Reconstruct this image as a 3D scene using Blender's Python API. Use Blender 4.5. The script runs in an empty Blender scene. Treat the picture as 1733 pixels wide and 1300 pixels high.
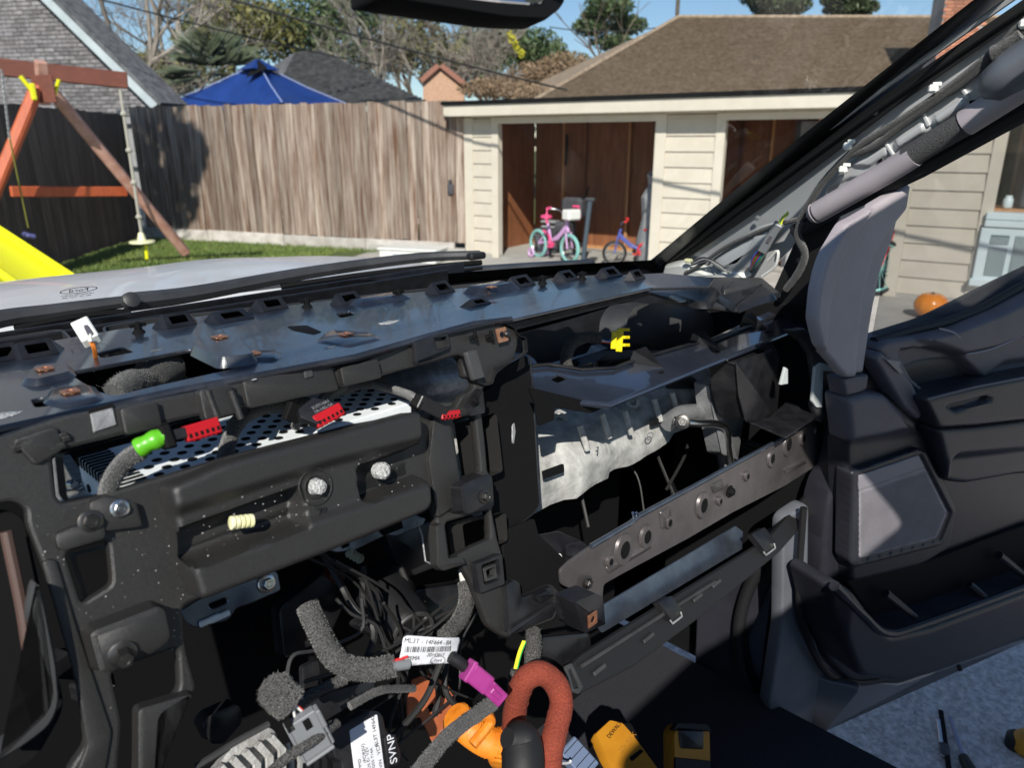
import bpy, bmesh, math, random
from mathutils import Vector, Matrix, noise
R = math.radians
random.seed(11)
S = bpy.context.scene
COL = S.collection
# ------------------------------------------------------------------ camera, world, sun, exposure
EYE = Vector((0, 0, 1.72)); YAW = 46.4; PITCH = 18.1; FPX = 1252.0
cam = bpy.data.objects.new('camera', bpy.data.cameras.new('camera')); COL.objects.link(cam)
cam.location = EYE; cam.rotation_euler = (R(90 - PITCH), 0, R(-YAW))
cam.data.sensor_width = 36; cam.data.lens = 36 * FPX / 1733.0
cam.data.clip_start = .03; cam.data.clip_end = 500
cam.data.dof.use_dof = True; cam.data.dof.focus_distance = 1.0; cam.data.dof.aperture_fstop = 7.0
S.camera = cam
SUN = Vector((-.62, -.50, .60)).normalized()          # direction towards the sun
W_ = bpy.data.worlds.new('World'); S.world = W_; W_.use_nodes = True
nt = W_.node_tree; bg = nt.nodes['Background']
sky = nt.nodes.new('ShaderNodeTexSky'); sky.sky_type = 'NISHITA'; sky.sun_disc = False
sky.sun_elevation = math.asin(SUN.z); sky.sun_rotation = math.atan2(SUN.x, SUN.y)
sky.air_density = 1.0; sky.dust_density = 0; sky.ozone_density = 4.5
nt.links.new(sky.outputs[0], bg.inputs[0]); bg.inputs[1].default_value = .088
sl = bpy.data.lights.new('sun', 'SUN'); sl.energy = 4.8; sl.angle = R(.5); sl.color = (1, .955, .88)
so = bpy.data.objects.new('sun', sl); COL.objects.link(so); so.rotation_euler = SUN.to_track_quat('Z', 'Y').to_euler()
S.view_settings.view_transform = 'Standard'; S.view_settings.look = 'None'
S.view_settings.exposure = 0.32; S.view_settings.gamma = 1.0
S.render.resolution_x = 1024; S.render.resolution_y = 769
# ------------------------------------------------------------------ measuring helpers
cP, sP, cY, sY = math.cos(R(PITCH)), math.sin(R(PITCH)), math.cos(R(YAW)), math.sin(R(YAW))
def ray(x, y):
    lat = x - 866.5; u = 650 - y; up = u * cP - FPX * sP; fw = FPX * cP + u * sP
    return Vector((fw * sY + lat * cY, fw * cY - lat * sY, up))
def PX(x, y, X): r = ray(x, y); return EYE + r * (X / r.x)
def PY(x, y, Y): r = ray(x, y); return EYE + r * (Y / r.y)
def PZ(x, y, z): r = ray(x, y); return EYE + r * (z / r.z)          # z relative to the eye
def PG(x, y, z=0): r = ray(x, y); return EYE + r * ((z - EYE.z) / r.z)
def PD(x, y, d):                                                    # d: horizontal distance ahead
    r = ray(x, y); return EYE + r * (d / (r.x * sY + r.y * cY))
def LD(l, d, z=0): return Vector((d * sY + l * cY, d * cY - l * sY, z))
class Pl:
    def __init__(s, o, u, v):
        s.o = Vector(o); s.u = Vector(u).normalized(); v = Vector(v); s.n = s.u.cross(v).normalized(); s.v = s.n.cross(s.u)
        s.M = Matrix.Translation(s.o) @ Matrix((s.u, s.v, s.n)).transposed().to_4x4()
    def uv(s, x, y, h=0):
        r = ray(x, y); o = s.o + s.n * h; t = (o - EYE).dot(s.n) / r.dot(s.n); d = EYE + r * t - o
        return (d.dot(s.u), d.dot(s.v))
    def w(s, a, b, h=0): return s.o + s.u * a + s.v * b + s.n * h
    def at(s, x, y, h=0): a, b = s.uv(x, y, h); return s.w(a, b, h)
    def px(s, pts, h=0): return [s.uv(x, y, h) for x, y in pts]
    def off(s, h): return Pl(s.o + s.n * h, s.u, s.v)
# ------------------------------------------------------------------ materials
MATS = {}
def mat(name, col, rough=.6, metal=0.0, col2=None, nscale=30, stretch=(1, 1, 1), bump=0, bscale=300, rnd=0, spec=.5, coat=0, alpha=None, trans=0, detail=4, bdist=.002, nlo=.35, nhi=.65, coord='Object', sheen=0, rvar=0):
    m = bpy.data.materials.new(name); m.use_nodes = True; t = m.node_tree; N = t.nodes; L = t.links
    b = N['Principled BSDF']; b.inputs['Base Color'].default_value = (*col, 1); b.inputs['Roughness'].default_value = rough
    b.inputs['Metallic'].default_value = metal; b.inputs['Specular IOR Level'].default_value = spec
    b.inputs['Coat Weight'].default_value = coat; b.inputs['Transmission Weight'].default_value = trans
    b.inputs['Sheen Weight'].default_value = sheen
    tc = N.new('ShaderNodeTexCoord'); vec = tc.outputs[coord]
    oi = None
    if rnd:
        oi = N.new('ShaderNodeObjectInfo'); va = N.new('ShaderNodeVectorMath'); va.operation = 'ADD'
        mu = N.new('ShaderNodeVectorMath'); mu.operation = 'SCALE'; mu.inputs[0].default_value = (13, 7, 29)
        L.new(oi.outputs['Random'], mu.inputs['Scale']); L.new(vec, va.inputs[0]); L.new(mu.outputs[0], va.inputs[1]); vec = va.outputs[0]
    if col2:
        mp = N.new('ShaderNodeMapping'); mp.inputs['Scale'].default_value = stretch; L.new(vec, mp.inputs[0])
        n = N.new('ShaderNodeTexNoise'); n.inputs['Scale'].default_value = nscale; n.inputs['Detail'].default_value = detail; n.inputs['Roughness'].default_value = .6
        L.new(mp.outputs[0], n.inputs['Vector'])
        r = N.new('ShaderNodeValToRGB'); r.color_ramp.elements[0].position = nlo; r.color_ramp.elements[1].position = nhi
        r.color_ramp.elements[0].color = (*col, 1); r.color_ramp.elements[1].color = (*col2, 1)
        L.new(n.outputs['Fac'], r.inputs[0]); out = r.outputs[0]
        if rvar:
            rr = N.new('ShaderNodeMapRange'); rr.inputs[3].default_value = rough - rvar; rr.inputs[4].default_value = rough + rvar
            L.new(n.outputs['Fac'], rr.inputs[0]); L.new(rr.outputs[0], b.inputs['Roughness'])
        if rnd:
            hv = N.new('ShaderNodeHueSaturation'); mr = N.new('ShaderNodeMapRange'); mr.inputs[3].default_value = 1 - rnd; mr.inputs[4].default_value = 1 + rnd
            L.new(oi.outputs['Random'], mr.inputs[0]); L.new(mr.outputs[0], hv.inputs['Value']); L.new(out, hv.inputs['Color']); out = hv.outputs[0]
        L.new(out, b.inputs['Base Color'])
    if bump:
        n2 = N.new('ShaderNodeTexNoise'); n2.inputs['Scale'].default_value = bscale; n2.inputs['Detail'].default_value = 3
        L.new(vec, n2.inputs['Vector']); bp = N.new('ShaderNodeBump'); bp.inputs['Strength'].default_value = bump; bp.inputs['Distance'].default_value = bdist
        L.new(n2.outputs['Fac'], bp.inputs['Height']); L.new(bp.outputs[0], b.inputs['Normal'])
    if alpha is not None:
        b.inputs['Alpha'].default_value = alpha
    MATS[name] = m
    return m
PLA = mat('grained black plastic', (.017, .0165, .016), .40, 0, (.034, .033, .032), 700, bump=.45, bscale=1700, bdist=.0008, nlo=.35, nhi=.8, spec=.6)
PLS = mat('smooth black plastic', (.009, .009, .0105), .34, 0, (.017, .017, .019), 40, bump=.15, bscale=400, bdist=.0006, rvar=.1)
TOP = mat('dusty black top plastic', (.012, .013, .017), .30, 0, (.050, .054, .066), 22, spec=1.0, coat=.5, bump=.25, bscale=700, bdist=.0008, nlo=.45, nhi=.85, rvar=.1, detail=8)
BLK = mat('deep black plastic', (.004, .004, .0045), .8, spec=.2)
COWL = mat('weathered cowl plastic', (.030, .031, .033), .5, 0, (.055, .056, .06), 12, bump=.2, bscale=300)
SHM = mat('sky tinted black shelf plastic', (.018, .023, .036), .22, 0, (.026, .032, .048), 20, spec=1.0, coat=1.0, bump=.06, bscale=500, bdist=.0005)  # blue of the mirrored sky is put into this base colour
RUB = mat('black rubber', (.008, .008, .009), .62, bump=.1, bscale=200)
DGR = mat('dark grey moulding', (.030, .030, .031), .45, 0, (.050, .050, .051), 14, bump=.2, bscale=500, bdist=.0008)
GRY = mat('soft grey door plastic', (.085, .080, .094), .5, 0, (.11, .104, .12), 10, bump=.3, bscale=900, bdist=.0006)
LGR = mat('light lilac grey trim', (.31, .28, .30), .5, 0, (.36, .325, .345), 8, bump=.25, bscale=900, bdist=.0006)
DDK = mat('charcoal door plastic', (.014, .0145, .020), .45, 0, (.021, .0215, .029), 10, bump=.3, bscale=900, bdist=.0006)
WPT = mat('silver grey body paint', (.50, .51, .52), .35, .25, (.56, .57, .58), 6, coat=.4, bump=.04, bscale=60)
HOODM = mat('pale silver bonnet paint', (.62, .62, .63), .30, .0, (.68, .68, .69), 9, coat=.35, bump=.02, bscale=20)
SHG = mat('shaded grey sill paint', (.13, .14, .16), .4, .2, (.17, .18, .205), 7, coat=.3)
GALV = mat('pale galvanised sheet', (.80, .86, .88), .42, .1, (.88, .92, .93), 60, bump=.06, bscale=80)
GALD = mat('zinc bracket', (.34, .34, .34), .45, .6, (.52, .52, .52), 120, bump=.3, bscale=300)
STL = mat('bright steel', (.55, .55, .55), .25, 1.0, bump=.05, bscale=80)
DST = mat('dark steel bolt', (.10, .095, .09), .35, .9, bump=.1, bscale=200)
BST = mat('blued steel bracket', (.11, .13, .17), .32, .8, (.16, .19, .24), 30)
MAGN = mat('cast magnesium', (.30, .30, .285), .6, .15, (.60, .60, .57), 34, bump=.45, bscale=140, bdist=.0022, detail=10)
CASTD = mat('grey cast metal', (.16, .165, .17), .5, .3, (.24, .245, .25), 30, bump=.4, bscale=160, bdist=.002)
RAILM = mat('brownish grey metal rail', (.095, .086, .085), .34, .5, (.145, .13, .128), 18, bump=.1, bscale=90)
COP = mat('copper clip nut', (.62, .26, .14), .35, .85, (.75, .36, .20), 200)
REDP = mat('red connector plastic', (.42, .008, .014), .35)
GRNP = mat('green tape', (.10, .42, .015), .35, bump=.2, bscale=120)
YELP = mat('yellow connector plastic', (.82, .66, .01), .38)
PURP = mat('magenta connector plastic', (.30, .03, .19), .38, 0, (.38, .05, .25), 40)
WHTP = mat('white plastic', (.74, .74, .70), .42)
CREAM = mat('cream push clip', (.80, .78, .42), .4, 0, (.88, .86, .60), 60, bump=.5, bscale=120, bdist=.003)
GLUE = mat('rough white glue', (.62, .62, .60), .7, 0, (.3, .3, .3), 500, bump=1, bscale=300, bdist=.004)
FLE = mat('black fleece tape', (.016, .016, .016), .95, 0, (.085, .083, .08), 700, bump=1, bscale=700, bdist=.004, nlo=.4, nhi=.7, sheen=.4)
FLG = mat('grey fleece tape', (.02, .02, .019), .95, 0, (.17, .165, .16), 600, bump=1, bscale=600, bdist=.004, nlo=.35, nhi=.7)
FIB = mat('fleece fibre', (.20, .20, .19), .8)
REDT = mat('rust red cloth tape', (.17, .028, .014), .85, 0, (.28, .05, .024), 500, bump=.9, bscale=500, bdist=.002)
ORGP = mat('orange wire loom', (.66, .18, .012), .5, 0, (.75, .26, .02), 40, bump=.4, bscale=90, bdist=.003)
ORB = mat('orange painted bracket', (.50, .13, .05), .45, .1, (.58, .17, .07), 40)
LAB = mat('white paper label', (.76, .77, .80), .5, 0, (.70, .71, .75), 12)
INK = mat('black ink', (.02, .02, .02), .6)
FINM = mat('cast heat sink', (.30, .295, .28), .55, .35, (.42, .415, .40), 90, bump=.4, bscale=250)
CNG = mat('grey connector plastic', (.20, .21, .22), .4)
TYEL = mat('amber tool plastic', (.44, .18, .010), .5, 0, (.50, .22, .012), 14)
WR_ = mat('red wire', (.6, .03, .03), .4); WB_ = mat('blue wire', (.05, .15, .55), .4); WG_ = mat('green wire', (.03, .35, .08), .4)
WW_ = mat('pale wire', (.6, .6, .58), .45); WY_ = mat('yellow wire', (.8, .75, .05), .4); WO_ = mat('orange wire', (.75, .22, .03), .4)
FABR = mat('ribbed black cloth', (.04, .04, .042), .9, 0, (.075, .075, .078), 500, bump=1, bscale=500, bdist=.002)
CARP = mat('dark carpet', (.012, .012, .016), .95, 0, (.02, .02, .027), 200, bump=.8, bscale=400)
# outdoors
SKYC = None
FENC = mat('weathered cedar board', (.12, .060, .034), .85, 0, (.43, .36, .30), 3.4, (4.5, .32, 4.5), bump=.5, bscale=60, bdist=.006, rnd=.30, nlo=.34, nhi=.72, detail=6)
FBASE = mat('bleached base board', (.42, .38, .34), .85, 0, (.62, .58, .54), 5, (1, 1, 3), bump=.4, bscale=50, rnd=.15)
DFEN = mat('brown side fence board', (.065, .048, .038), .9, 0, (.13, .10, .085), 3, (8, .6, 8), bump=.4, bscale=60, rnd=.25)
BRK = mat('grey brown brick', (.13, .115, .115), .85, 0, (.25, .235, .25), 7, bump=.4, bscale=60, bdist=.006, rnd=.35)
RBRK = mat('orange red brick', (.36, .13, .07), .85, 0, (.48, .22, .14), 9, bump=.4, bscale=60, rnd=.3)
MOR = mat('brick mortar', (.26, .25, .25), .9, 0, (.32, .31, .31), 20)
SIDM = mat('cream painted siding', (.56, .50, .41), .6, 0, (.61, .55, .455), 5, bump=.15, bscale=80, rnd=.03)
TRIM = mat('cream painted trim', (.60, .54, .445), .55, 0, (.65, .59, .49), 4, bump=.1, bscale=60)
SHBR = mat('brown asphalt shingle', (.19, .140, .095), .92, 0, (.32, .245, .175), 9, bump=.6, bscale=120, bdist=.006, rnd=.28)
SHGR = mat('dark grey asphalt shingle', (.055, .056, .060), .92, 0, (.13, .13, .135), 8, bump=.6, bscale=120, bdist=.006, rnd=.3)
PLY = mat('reddish brown plywood', (.17, .060, .022), .7, 0, (.26, .10, .040), 4, (3, 3, .5), rnd=.12)
STUD = mat('pine stud', (.44, .20, .075), .7, 0, (.55, .28, .12), 5, (6, 6, .6), rnd=.1)
CONC = mat('driveway concrete', (.36, .34, .31), .85, 0, (.46, .44, .40), 3, bump=.4, bscale=60, detail=8)
AGG = mat('exposed aggregate concrete', (.44, .38, .35), .8, 0, (.86, .78, .72), 46, bump=.9, bscale=90, bdist=.01, detail=8)
GRS = mat('lawn soil', (.07, .10, .025), .95, 0, (.11, .13, .04), 3, bump=.5, bscale=30)
BLAD = mat('grass blade', (.10, .17, .03), .6, 0, (.20, .25, .06), 1.2)
LVP = mat('pine foliage', (.045, .080, .030), .6, 0, (.10, .13, .045), 1.6)
LVO = mat('olive foliage', (.10, .11, .035), .6, 0, (.24, .22, .07), 1.1)
LVD = mat('dark foliage', (.035, .055, .022), .6, 0, (.08, .10, .04), 1.3)
LVB = mat('dry brown foliage', (.20, .13, .075), .7, 0, (.30, .21, .13), 1.2)
BARK = mat('pale bark', (.20, .17, .14), .85, 0, (.34, .30, .26), 5, bump=.6, bscale=30, bdist=.02)
BRKD = mat('dark bark', (.09, .07, .05), .9, 0, (.15, .12, .09), 6, bump=.6, bscale=30, bdist=.02)
PALM = mat('palm frond', (.07, .095, .055), .55, 0, (.13, .15, .09), 3)
TARP = mat('blue canopy fabric', (.008, .032, .16), .42, 0, (.012, .046, .22), 3, bump=.25, bscale=3, bdist=.05)
SWO = mat('orange stained timber', (.55, .115, .035), .6, 0, (.42, .085, .03), 4, (5, 5, 1), bump=.2, bscale=40)
SWP = mat('faded pink timber', (.42, .20, .14), .7, 0, (.56, .33, .26), 9, bump=.2, bscale=40)
SWB = mat('brown stained beam', (.13, .035, .020), .6, 0, (.18, .05, .028), 4, (1, 5, 5), bump=.2, bscale=40)
SLY = mat('yellow slide plastic', (.80, .78, .01), .25, coat=.5)
ROPE = mat('pale rope', (.42, .40, .34), .9, bump=.8, bscale=150, bdist=.005)
CHAIN = mat('galvanised chain', (.5, .5, .5), .4, .8)
BIKL = mat('lilac bike paint', (.60, .36, .62), .35); BIKP = mat('pink bike plastic', (.75, .08, .22), .4); TEAL = mat('teal tyre', (.22, .48, .44), .7)
BIKB = mat('blue bike paint', (.08, .10, .35), .35); BIKR = mat('red bike paint', (.6, .03, .03), .35); CHR = mat('chrome', (.6, .6, .6), .2, 1)
DRKI = mat('dark clutter', (.03, .03, .035), .7, 0, (.07, .07, .08), 5); GRYS = mat('grey sheet plastic', (.23, .24, .25), .6, 0, (.33, .34, .35), 5, bump=.4, bscale=8, bdist=.03)
ACW = mat('pale blue white enamel', (.62, .72, .74), .4, 0, (.68, .77, .79), 4); GLS = mat('dark window glass', (.12, .17, .18), .1)
PUM = mat('orange pumpkin skin', (.72, .20, .006), .28, 0, (.82, .27, .010), 6, coat=.8)
CABL = mat('black cable', (.02, .02, .02), .6)
# windscreen: thin clear pane with a film of dust
def glass_mat():
    m = bpy.data.materials.new('dusty windscreen glass'); m.use_nodes = True; t = m.node_tree; N = t.nodes; L = t.links
    N.remove(N['Principled BSDF']); o = N['Material Output']
    tr = N.new('ShaderNodeBsdfTransparent'); tr.inputs[0].default_value = (.93, .95, .94, 1)
    gl = N.new('ShaderNodeBsdfGlossy'); gl.inputs['Roughness'].default_value = .02
    fr = N.new('ShaderNodeFresnel'); fr.inputs[0].default_value = 1.25
    m1 = N.new('ShaderNodeMixShader'); L.new(fr.outputs[0], m1.inputs[0]); L.new(tr.outputs[0], m1.inputs[1]); L.new(gl.outputs[0], m1.inputs[2])
    df = N.new('ShaderNodeBsdfDiffuse'); df.inputs[0].default_value = (.8, .8, .78, 1)
    tc = N.new('ShaderNodeTexCoord'); vo = N.new('ShaderNodeTexVoronoi'); vo.inputs['Scale'].default_value = 90; L.new(tc.outputs['Object'], vo.inputs['Vector'])
    cr = N.new('ShaderNodeMapRange'); cr.inputs[1].default_value = .02; cr.inputs[2].default_value = .06; cr.inputs[3].default_value = .35; cr.inputs[4].default_value = 0
    L.new(vo.outputs['Distance'], cr.inputs[0])
    wn = N.new('ShaderNodeMath'); wn.operation = 'GREATER_THAN'; wn.inputs[1].default_value = .72; sc_ = N.new('ShaderNodeSeparateColor'); L.new(vo.outputs['Color'], sc_.inputs[0]); L.new(sc_.outputs[0], wn.inputs[0])
    mm = N.new('ShaderNodeMath'); mm.operation = 'MULTIPLY'; L.new(cr.outputs[0], mm.inputs[0]); L.new(wn.outputs[0], mm.inputs[1])
    ns = N.new('ShaderNodeTexNoise'); ns.inputs['Scale'].default_value = 5; ns.inputs['Detail'].default_value = 8; L.new(tc.outputs['Object'], ns.inputs['Vector'])
    nr = N.new('ShaderNodeMapRange'); nr.inputs[1].default_value = .4; nr.inputs[2].default_value = .75; nr.inputs[3].default_value = .012; nr.inputs[4].default_value = .06
    L.new(ns.outputs['Fac'], nr.inputs[0]); ad = N.new('ShaderNodeMath'); L.new(mm.outputs[0], ad.inputs[0]); L.new(nr.outputs[0], ad.inputs[1])
    m2 = N.new('ShaderNodeMixShader'); L.new(ad.outputs[0], m2.inputs[0]); L.new(m1.outputs[0], m2.inputs[1]); L.new(df.outputs[0], m2.inputs[2])
    L.new(m2.outputs[0], o.inputs[0]); return m
GLASS = glass_mat()
TINT = glass_mat(); TINT.name = 'tinted side glass'
for n_ in TINT.node_tree.nodes:
    if n_.type == 'BSDF_TRANSPARENT': n_.inputs[0].default_value = (.44, .45, .45, 1)
# ------------------------------------------------------------------ object helpers
def tag(o, label=None, cat=None, group=None, kind=None):
    if label: o['label'] = label
    if cat: o['category'] = cat
    if group: o['group'] = group
    if kind: o['kind'] = kind
    return o
def link(o, parent=None):
    COL.objects.link(o)
    if parent is not None:
        o.parent = parent
        Mp = parent.matrix_basis.copy()
        q = parent.parent
        if q is not None: Mp = WM[q.name] @ q_inv(parent) if False else parent_world(parent)
        o.matrix_parent_inverse = Mp.inverted()
    return o
def parent_world(o):
    M = o.matrix_basis.copy()
    if o.parent: M = parent_world(o.parent) @ o.matrix_parent_inverse @ M
    return M
def empty(name, loc, label=None, cat=None, group=None):
    o = bpy.data.objects.new(name, None); o.location = loc; o.empty_display_size = .1; COL.objects.link(o); return tag(o, label, cat, group)
def mesh(name, v, f, m, parent=None, smooth=False, M=None):
    me = bpy.data.meshes.new(name); me.from_pydata([tuple(p) for p in v], [], f)
    if M is not None: me.transform(M)
    if m: me.materials.append(m)
    if smooth:
        me.polygons.foreach_set('use_smooth', [True] * len(me.polygons))
        me.set_sharp_from_angle(angle=R(38))
    me.update()
    o = bpy.data.objects.new(name, me); return link(o, parent)
class MB:
    def __init__(s): s.v = []; s.f = []
    def add(s, v, f): n = len(s.v); s.v += [Vector(p) for p in v]; s.f += [[i + n for i in q] for q in f]; return s
    def box(s, c, size, M=None, bev=0):
        hx, hy, hz = [a / 2 for a in size]
        if bev:
            b = min(bev, hx * .9, hy * .9, hz * .9); v = []
            for sx in (-1, 1):
                for sy in (-1, 1):
                    for sz in (-1, 1):
                        v += [Vector((sx * (hx - b), sy * (hy - b), sz * hz)), Vector((sx * (hx - b), sy * hy, sz * (hz - b))), Vector((sx * hx, sy * (hy - b), sz * (hz - b)))]
            bm = bmesh.new()
            for p in v: bm.verts.new(p)
            bmesh.ops.convex_hull(bm, input=bm.verts[:]); bmesh.ops.dissolve_limit(bm, angle_limit=.01, verts=bm.verts[:], edges=bm.edges[:])
            bm.verts.index_update(); v = [p.co.copy() for p in bm.verts]; f = [[q.index for q in g.verts] for g in bm.faces]; bm.free()
        else:
            v = [Vector((x * hx, y * hy, z * hz)) for x in (-1, 1) for y in (-1, 1) for z in (-1, 1)]
            f = [[0, 1, 3, 2], [4, 6, 7, 5], [0, 4, 5, 1], [2, 3, 7, 6], [0, 2, 6, 4], [1, 5, 7, 3]]
        c = Vector(c)
        v = [c + p for p in v]
        if M is not None: v = [M @ p for p in v]
        return s.add(v, f)
    def tube(s, pts, r, seg=8, caps=True):
        pts = [Vector(p) for p in pts]; n = len(pts); rr = r if isinstance(r, (list, tuple)) else [r] * n
        t0 = (pts[1] - pts[0]).normalized(); a = Vector((0, 0, 1)) if abs(t0.z) < .9 else Vector((1, 0, 0)); nn = t0.cross(a).normalized(); v = []; f = []
        for i, p in enumerate(pts):
            t = (pts[min(i + 1, n - 1)] - pts[max(i - 1, 0)]).normalized(); nn = (nn - t * nn.dot(t)).normalized(); b = t.cross(nn)
            for k in range(seg):
                an = 2 * math.pi * k / seg; v.append(p + (nn * math.cos(an) + b * math.sin(an)) * rr[i])
        for i in range(n - 1):
            for k in range(seg):
                k2 = (k + 1) % seg; f.append([i * seg + k, i * seg + k2, (i + 1) * seg + k2, (i + 1) * seg + k])
        if caps: f.append(list(range(seg))[::-1]); f.append([(n - 1) * seg + k for k in range(seg)])
        return s.add(v, f)
    def cyl(s, a, b, r, seg=16, r2=None): return s.tube([a, b], [r, r if r2 is None else r2], seg)
    def lathe(s, M, prof, seg=20):                     # prof: (radius, height) along local z
        v = []; f = []; n = len(prof)
        for r, h in prof:
            for k in range(seg): an = 2 * math.pi * k / seg; v.append(M @ Vector((r * math.cos(an), r * math.sin(an), h)))
        for i in range(n - 1):
            for k in range(seg): k2 = (k + 1) % seg; f.append([i * seg + k, i * seg + k2, (i + 1) * seg + k2, (i + 1) * seg + k])
        f.append(list(range(seg))[::-1]); f.append([(n - 1) * seg + k for k in range(seg)])
        return s.add(v, f)
    def torus(s, M, R0, r, seg=28, rs=8, a0=0, a1=2 * math.pi):
        v = []; f = []
        for i in range(seg):
            a = 2 * math.pi * i / seg
            for k in range(rs):
                b = 2 * math.pi * k / rs; v.append(M @ Vector(((R0 + r * math.cos(b)) * math.cos(a), (R0 + r * math.cos(b)) * math.sin(a), r * math.sin(b))))
        for i in range(seg):
            for k in range(rs): i2 = (i + 1) % seg; k2 = (k + 1) % rs; f.append([i * rs + k, i2 * rs + k, i2 * rs + k2, i * rs + k2])
        return s.add(v, f)
    def build(s, name, m, parent=None, smooth=False): return mesh(name, s.v, s.f, m, parent, smooth)
def spl(pts, k=6):                                     # Catmull-Rom
    pts = [Vector(p) for p in pts]; P = [pts[0] * 2 - pts[1]] + pts + [pts[-1] * 2 - pts[-2]]; out = []
    for i in range(1, len(P) - 2):
        for j in range(k):
            t = j / k; a, b, c, d = P[i - 1:i + 3]
            out.append(.5 * ((2 * b) + (c - a) * t + (2 * a - 5 * b + 4 * c - d) * t * t + (3 * b - a - 3 * c + d) * t ** 3))
    out.append(pts[-1]); return out
def rnd(poly, r, n=4):                                 # round the corners of a 2-D polygon
    if r <= 0: return [Vector(p) for p in poly]
    P = [Vector(p) for p in poly]; m = len(P); out = []
    for i in range(m):
        p = P[i]; a = P[i - 1] - p; b = P[(i + 1) % m] - p; la, lb = a.length, b.length
        if la < 1e-6 or lb < 1e-6: continue
        q = min(r, la * .45, lb * .45); A = p + a / la * q; B = p + b / lb * q
        for k in range(n + 1): t = k / n; out.append(A * (1 - t) ** 2 + p * 2 * t * (1 - t) + B * t * t)
    return out
def area(p): return sum(p[i - 1][0] * p[i][1] - p[i][0] * p[i - 1][1] for i in range(len(p))) / 2
def inset(P, d):
    m = len(P); out = []
    for i in range(m):
        a = (P[i] - P[i - 1]); b = (P[(i + 1) % m] - P[i])
        a = a.normalized() if a.length > 1e-9 else b.normalized(); b = b.normalized() if b.length > 1e-9 else a
        na = Vector((-a.y, a.x)); nb = Vector((-b.y, b.x)); s = na + nb
        s = s.normalized() if s.length > 1e-6 else na
        c = max(.5, s.dot(na)); out.append(P[i] + s * (d / c))
    return out
def plate(name, pl, polys, th, m, parent=None, r=.003, bev=.0012, off=0, holes_r=None, uvs=False):
    """sheet of real thickness; first polygon is the outline, the others are holes"""
    cu = bpy.data.curves.new(name, 'CURVE'); cu.dimensions = '2D'; cu.fill_mode = 'BOTH'
    bev = min(bev, th * .4)
    cu.extrude = th / 2 - bev; cu.bevel_depth = bev; cu.bevel_resolution = 1; cu.offset = -bev
    for i, pg in enumerate(polys):
        q = pg if uvs else pl.px(pg, off)
        q = rnd(q, r if i == 0 or holes_r is None else holes_r)
        if (area(q) < 0) == (i == 0): q = q[::-1]
        sp = cu.splines.new('POLY'); sp.points.add(len(q) - 1)
        for k, p in enumerate(q): sp.points[k].co = (p[0], p[1], 0, 1)
        sp.use_cyclic_u = True
    tmp = bpy.data.objects.new('tmp', cu); me = bpy.data.meshes.new_from_object(tmp); bpy.data.objects.remove(tmp); bpy.data.curves.remove(cu)
    me.name = name; me.transform(pl.M @ Matrix.Translation((0, 0, off - th / 2))); me.materials.clear(); me.materials.append(m)
    me.polygons.foreach_set('use_smooth', [True] * len(me.polygons)); me.set_sharp_from_angle(angle=R(30))
    return link(bpy.data.objects.new(name, me), parent)
def loft(name, pl, poly, rings, m, parent=None, r=.006, uvs=False, n=4, mb=None, cap=True, base=False, px_h=None):
    """raised or sunk moulding: rings of (inset, height) over a rounded outline"""
    if px_h is None: px_h = rings[-1][1]
    q = poly if uvs else pl.px(poly, px_h); q = rnd(q, r, n)
    if area(q) < 0: q = q[::-1]
    v = []; f = []; k = len(q)
    for d, h in rings:
        for p in inset(q, d): v.append(pl.w(p.x, p.y, h))
    for i in range(len(rings) - 1):
        for j in range(k): j2 = (j + 1) % k; f.append([i * k + j, i * k + j2, (i + 1) * k + j2, (i + 1) * k + j])
    if cap: f.append([(len(rings) - 1) * k + j for j in range(k)])
    if base: f.append([j for j in range(k)][::-1])
    if mb is not None: mb.add(v, f); return
    return mesh(name, v, f, m, parent, True)
def boss(name, pl, poly, h, m, parent=None, r=.006, e=.004, h0=0, uvs=False, taper=.15, top=False):
    hh = h - h0; px_h = h
    return loft(name, pl, poly, [(-abs(hh) * taper if top else 0, h0), ((0 if top else abs(hh) * taper), h - e * (1 if hh > 0 else -1)), (e * .35, h - e * .3 * (1 if hh > 0 else -1)), (e, h)] if not top else
                [(-abs(hh) * taper, h0), (0, h - e), (e * .35, h - e * .3), (e, h)], m, parent, r, uvs, px_h=px_h)
import numpy as np
def sdist(P, poly):
    d = np.full(len(P), 1e9); ins = np.zeros(len(P), bool); near = np.zeros_like(P); q = np.array([(p[0], p[1]) for p in poly])
    for i in range(len(q)):
        a, b = q[i - 1], q[i]; ab = b - a; t = np.clip(((P - a) @ ab) / max(1e-12, ab @ ab), 0, 1); c = a + t[:, None] * ab; e = np.hypot(*(P - c).T); m = e < d; d[m] = e[m]; near[m] = c[m]
        with np.errstate(divide='ignore', invalid='ignore'): cr = (b[0] - a[0]) * (P[:, 1] - a[1]) / (b[1] - a[1]) + a[0]
        ins ^= ((a[1] > P[:, 1]) != (b[1] > P[:, 1])) & (P[:, 0] < cr)
    return np.where(ins, d, -d), near
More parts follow.
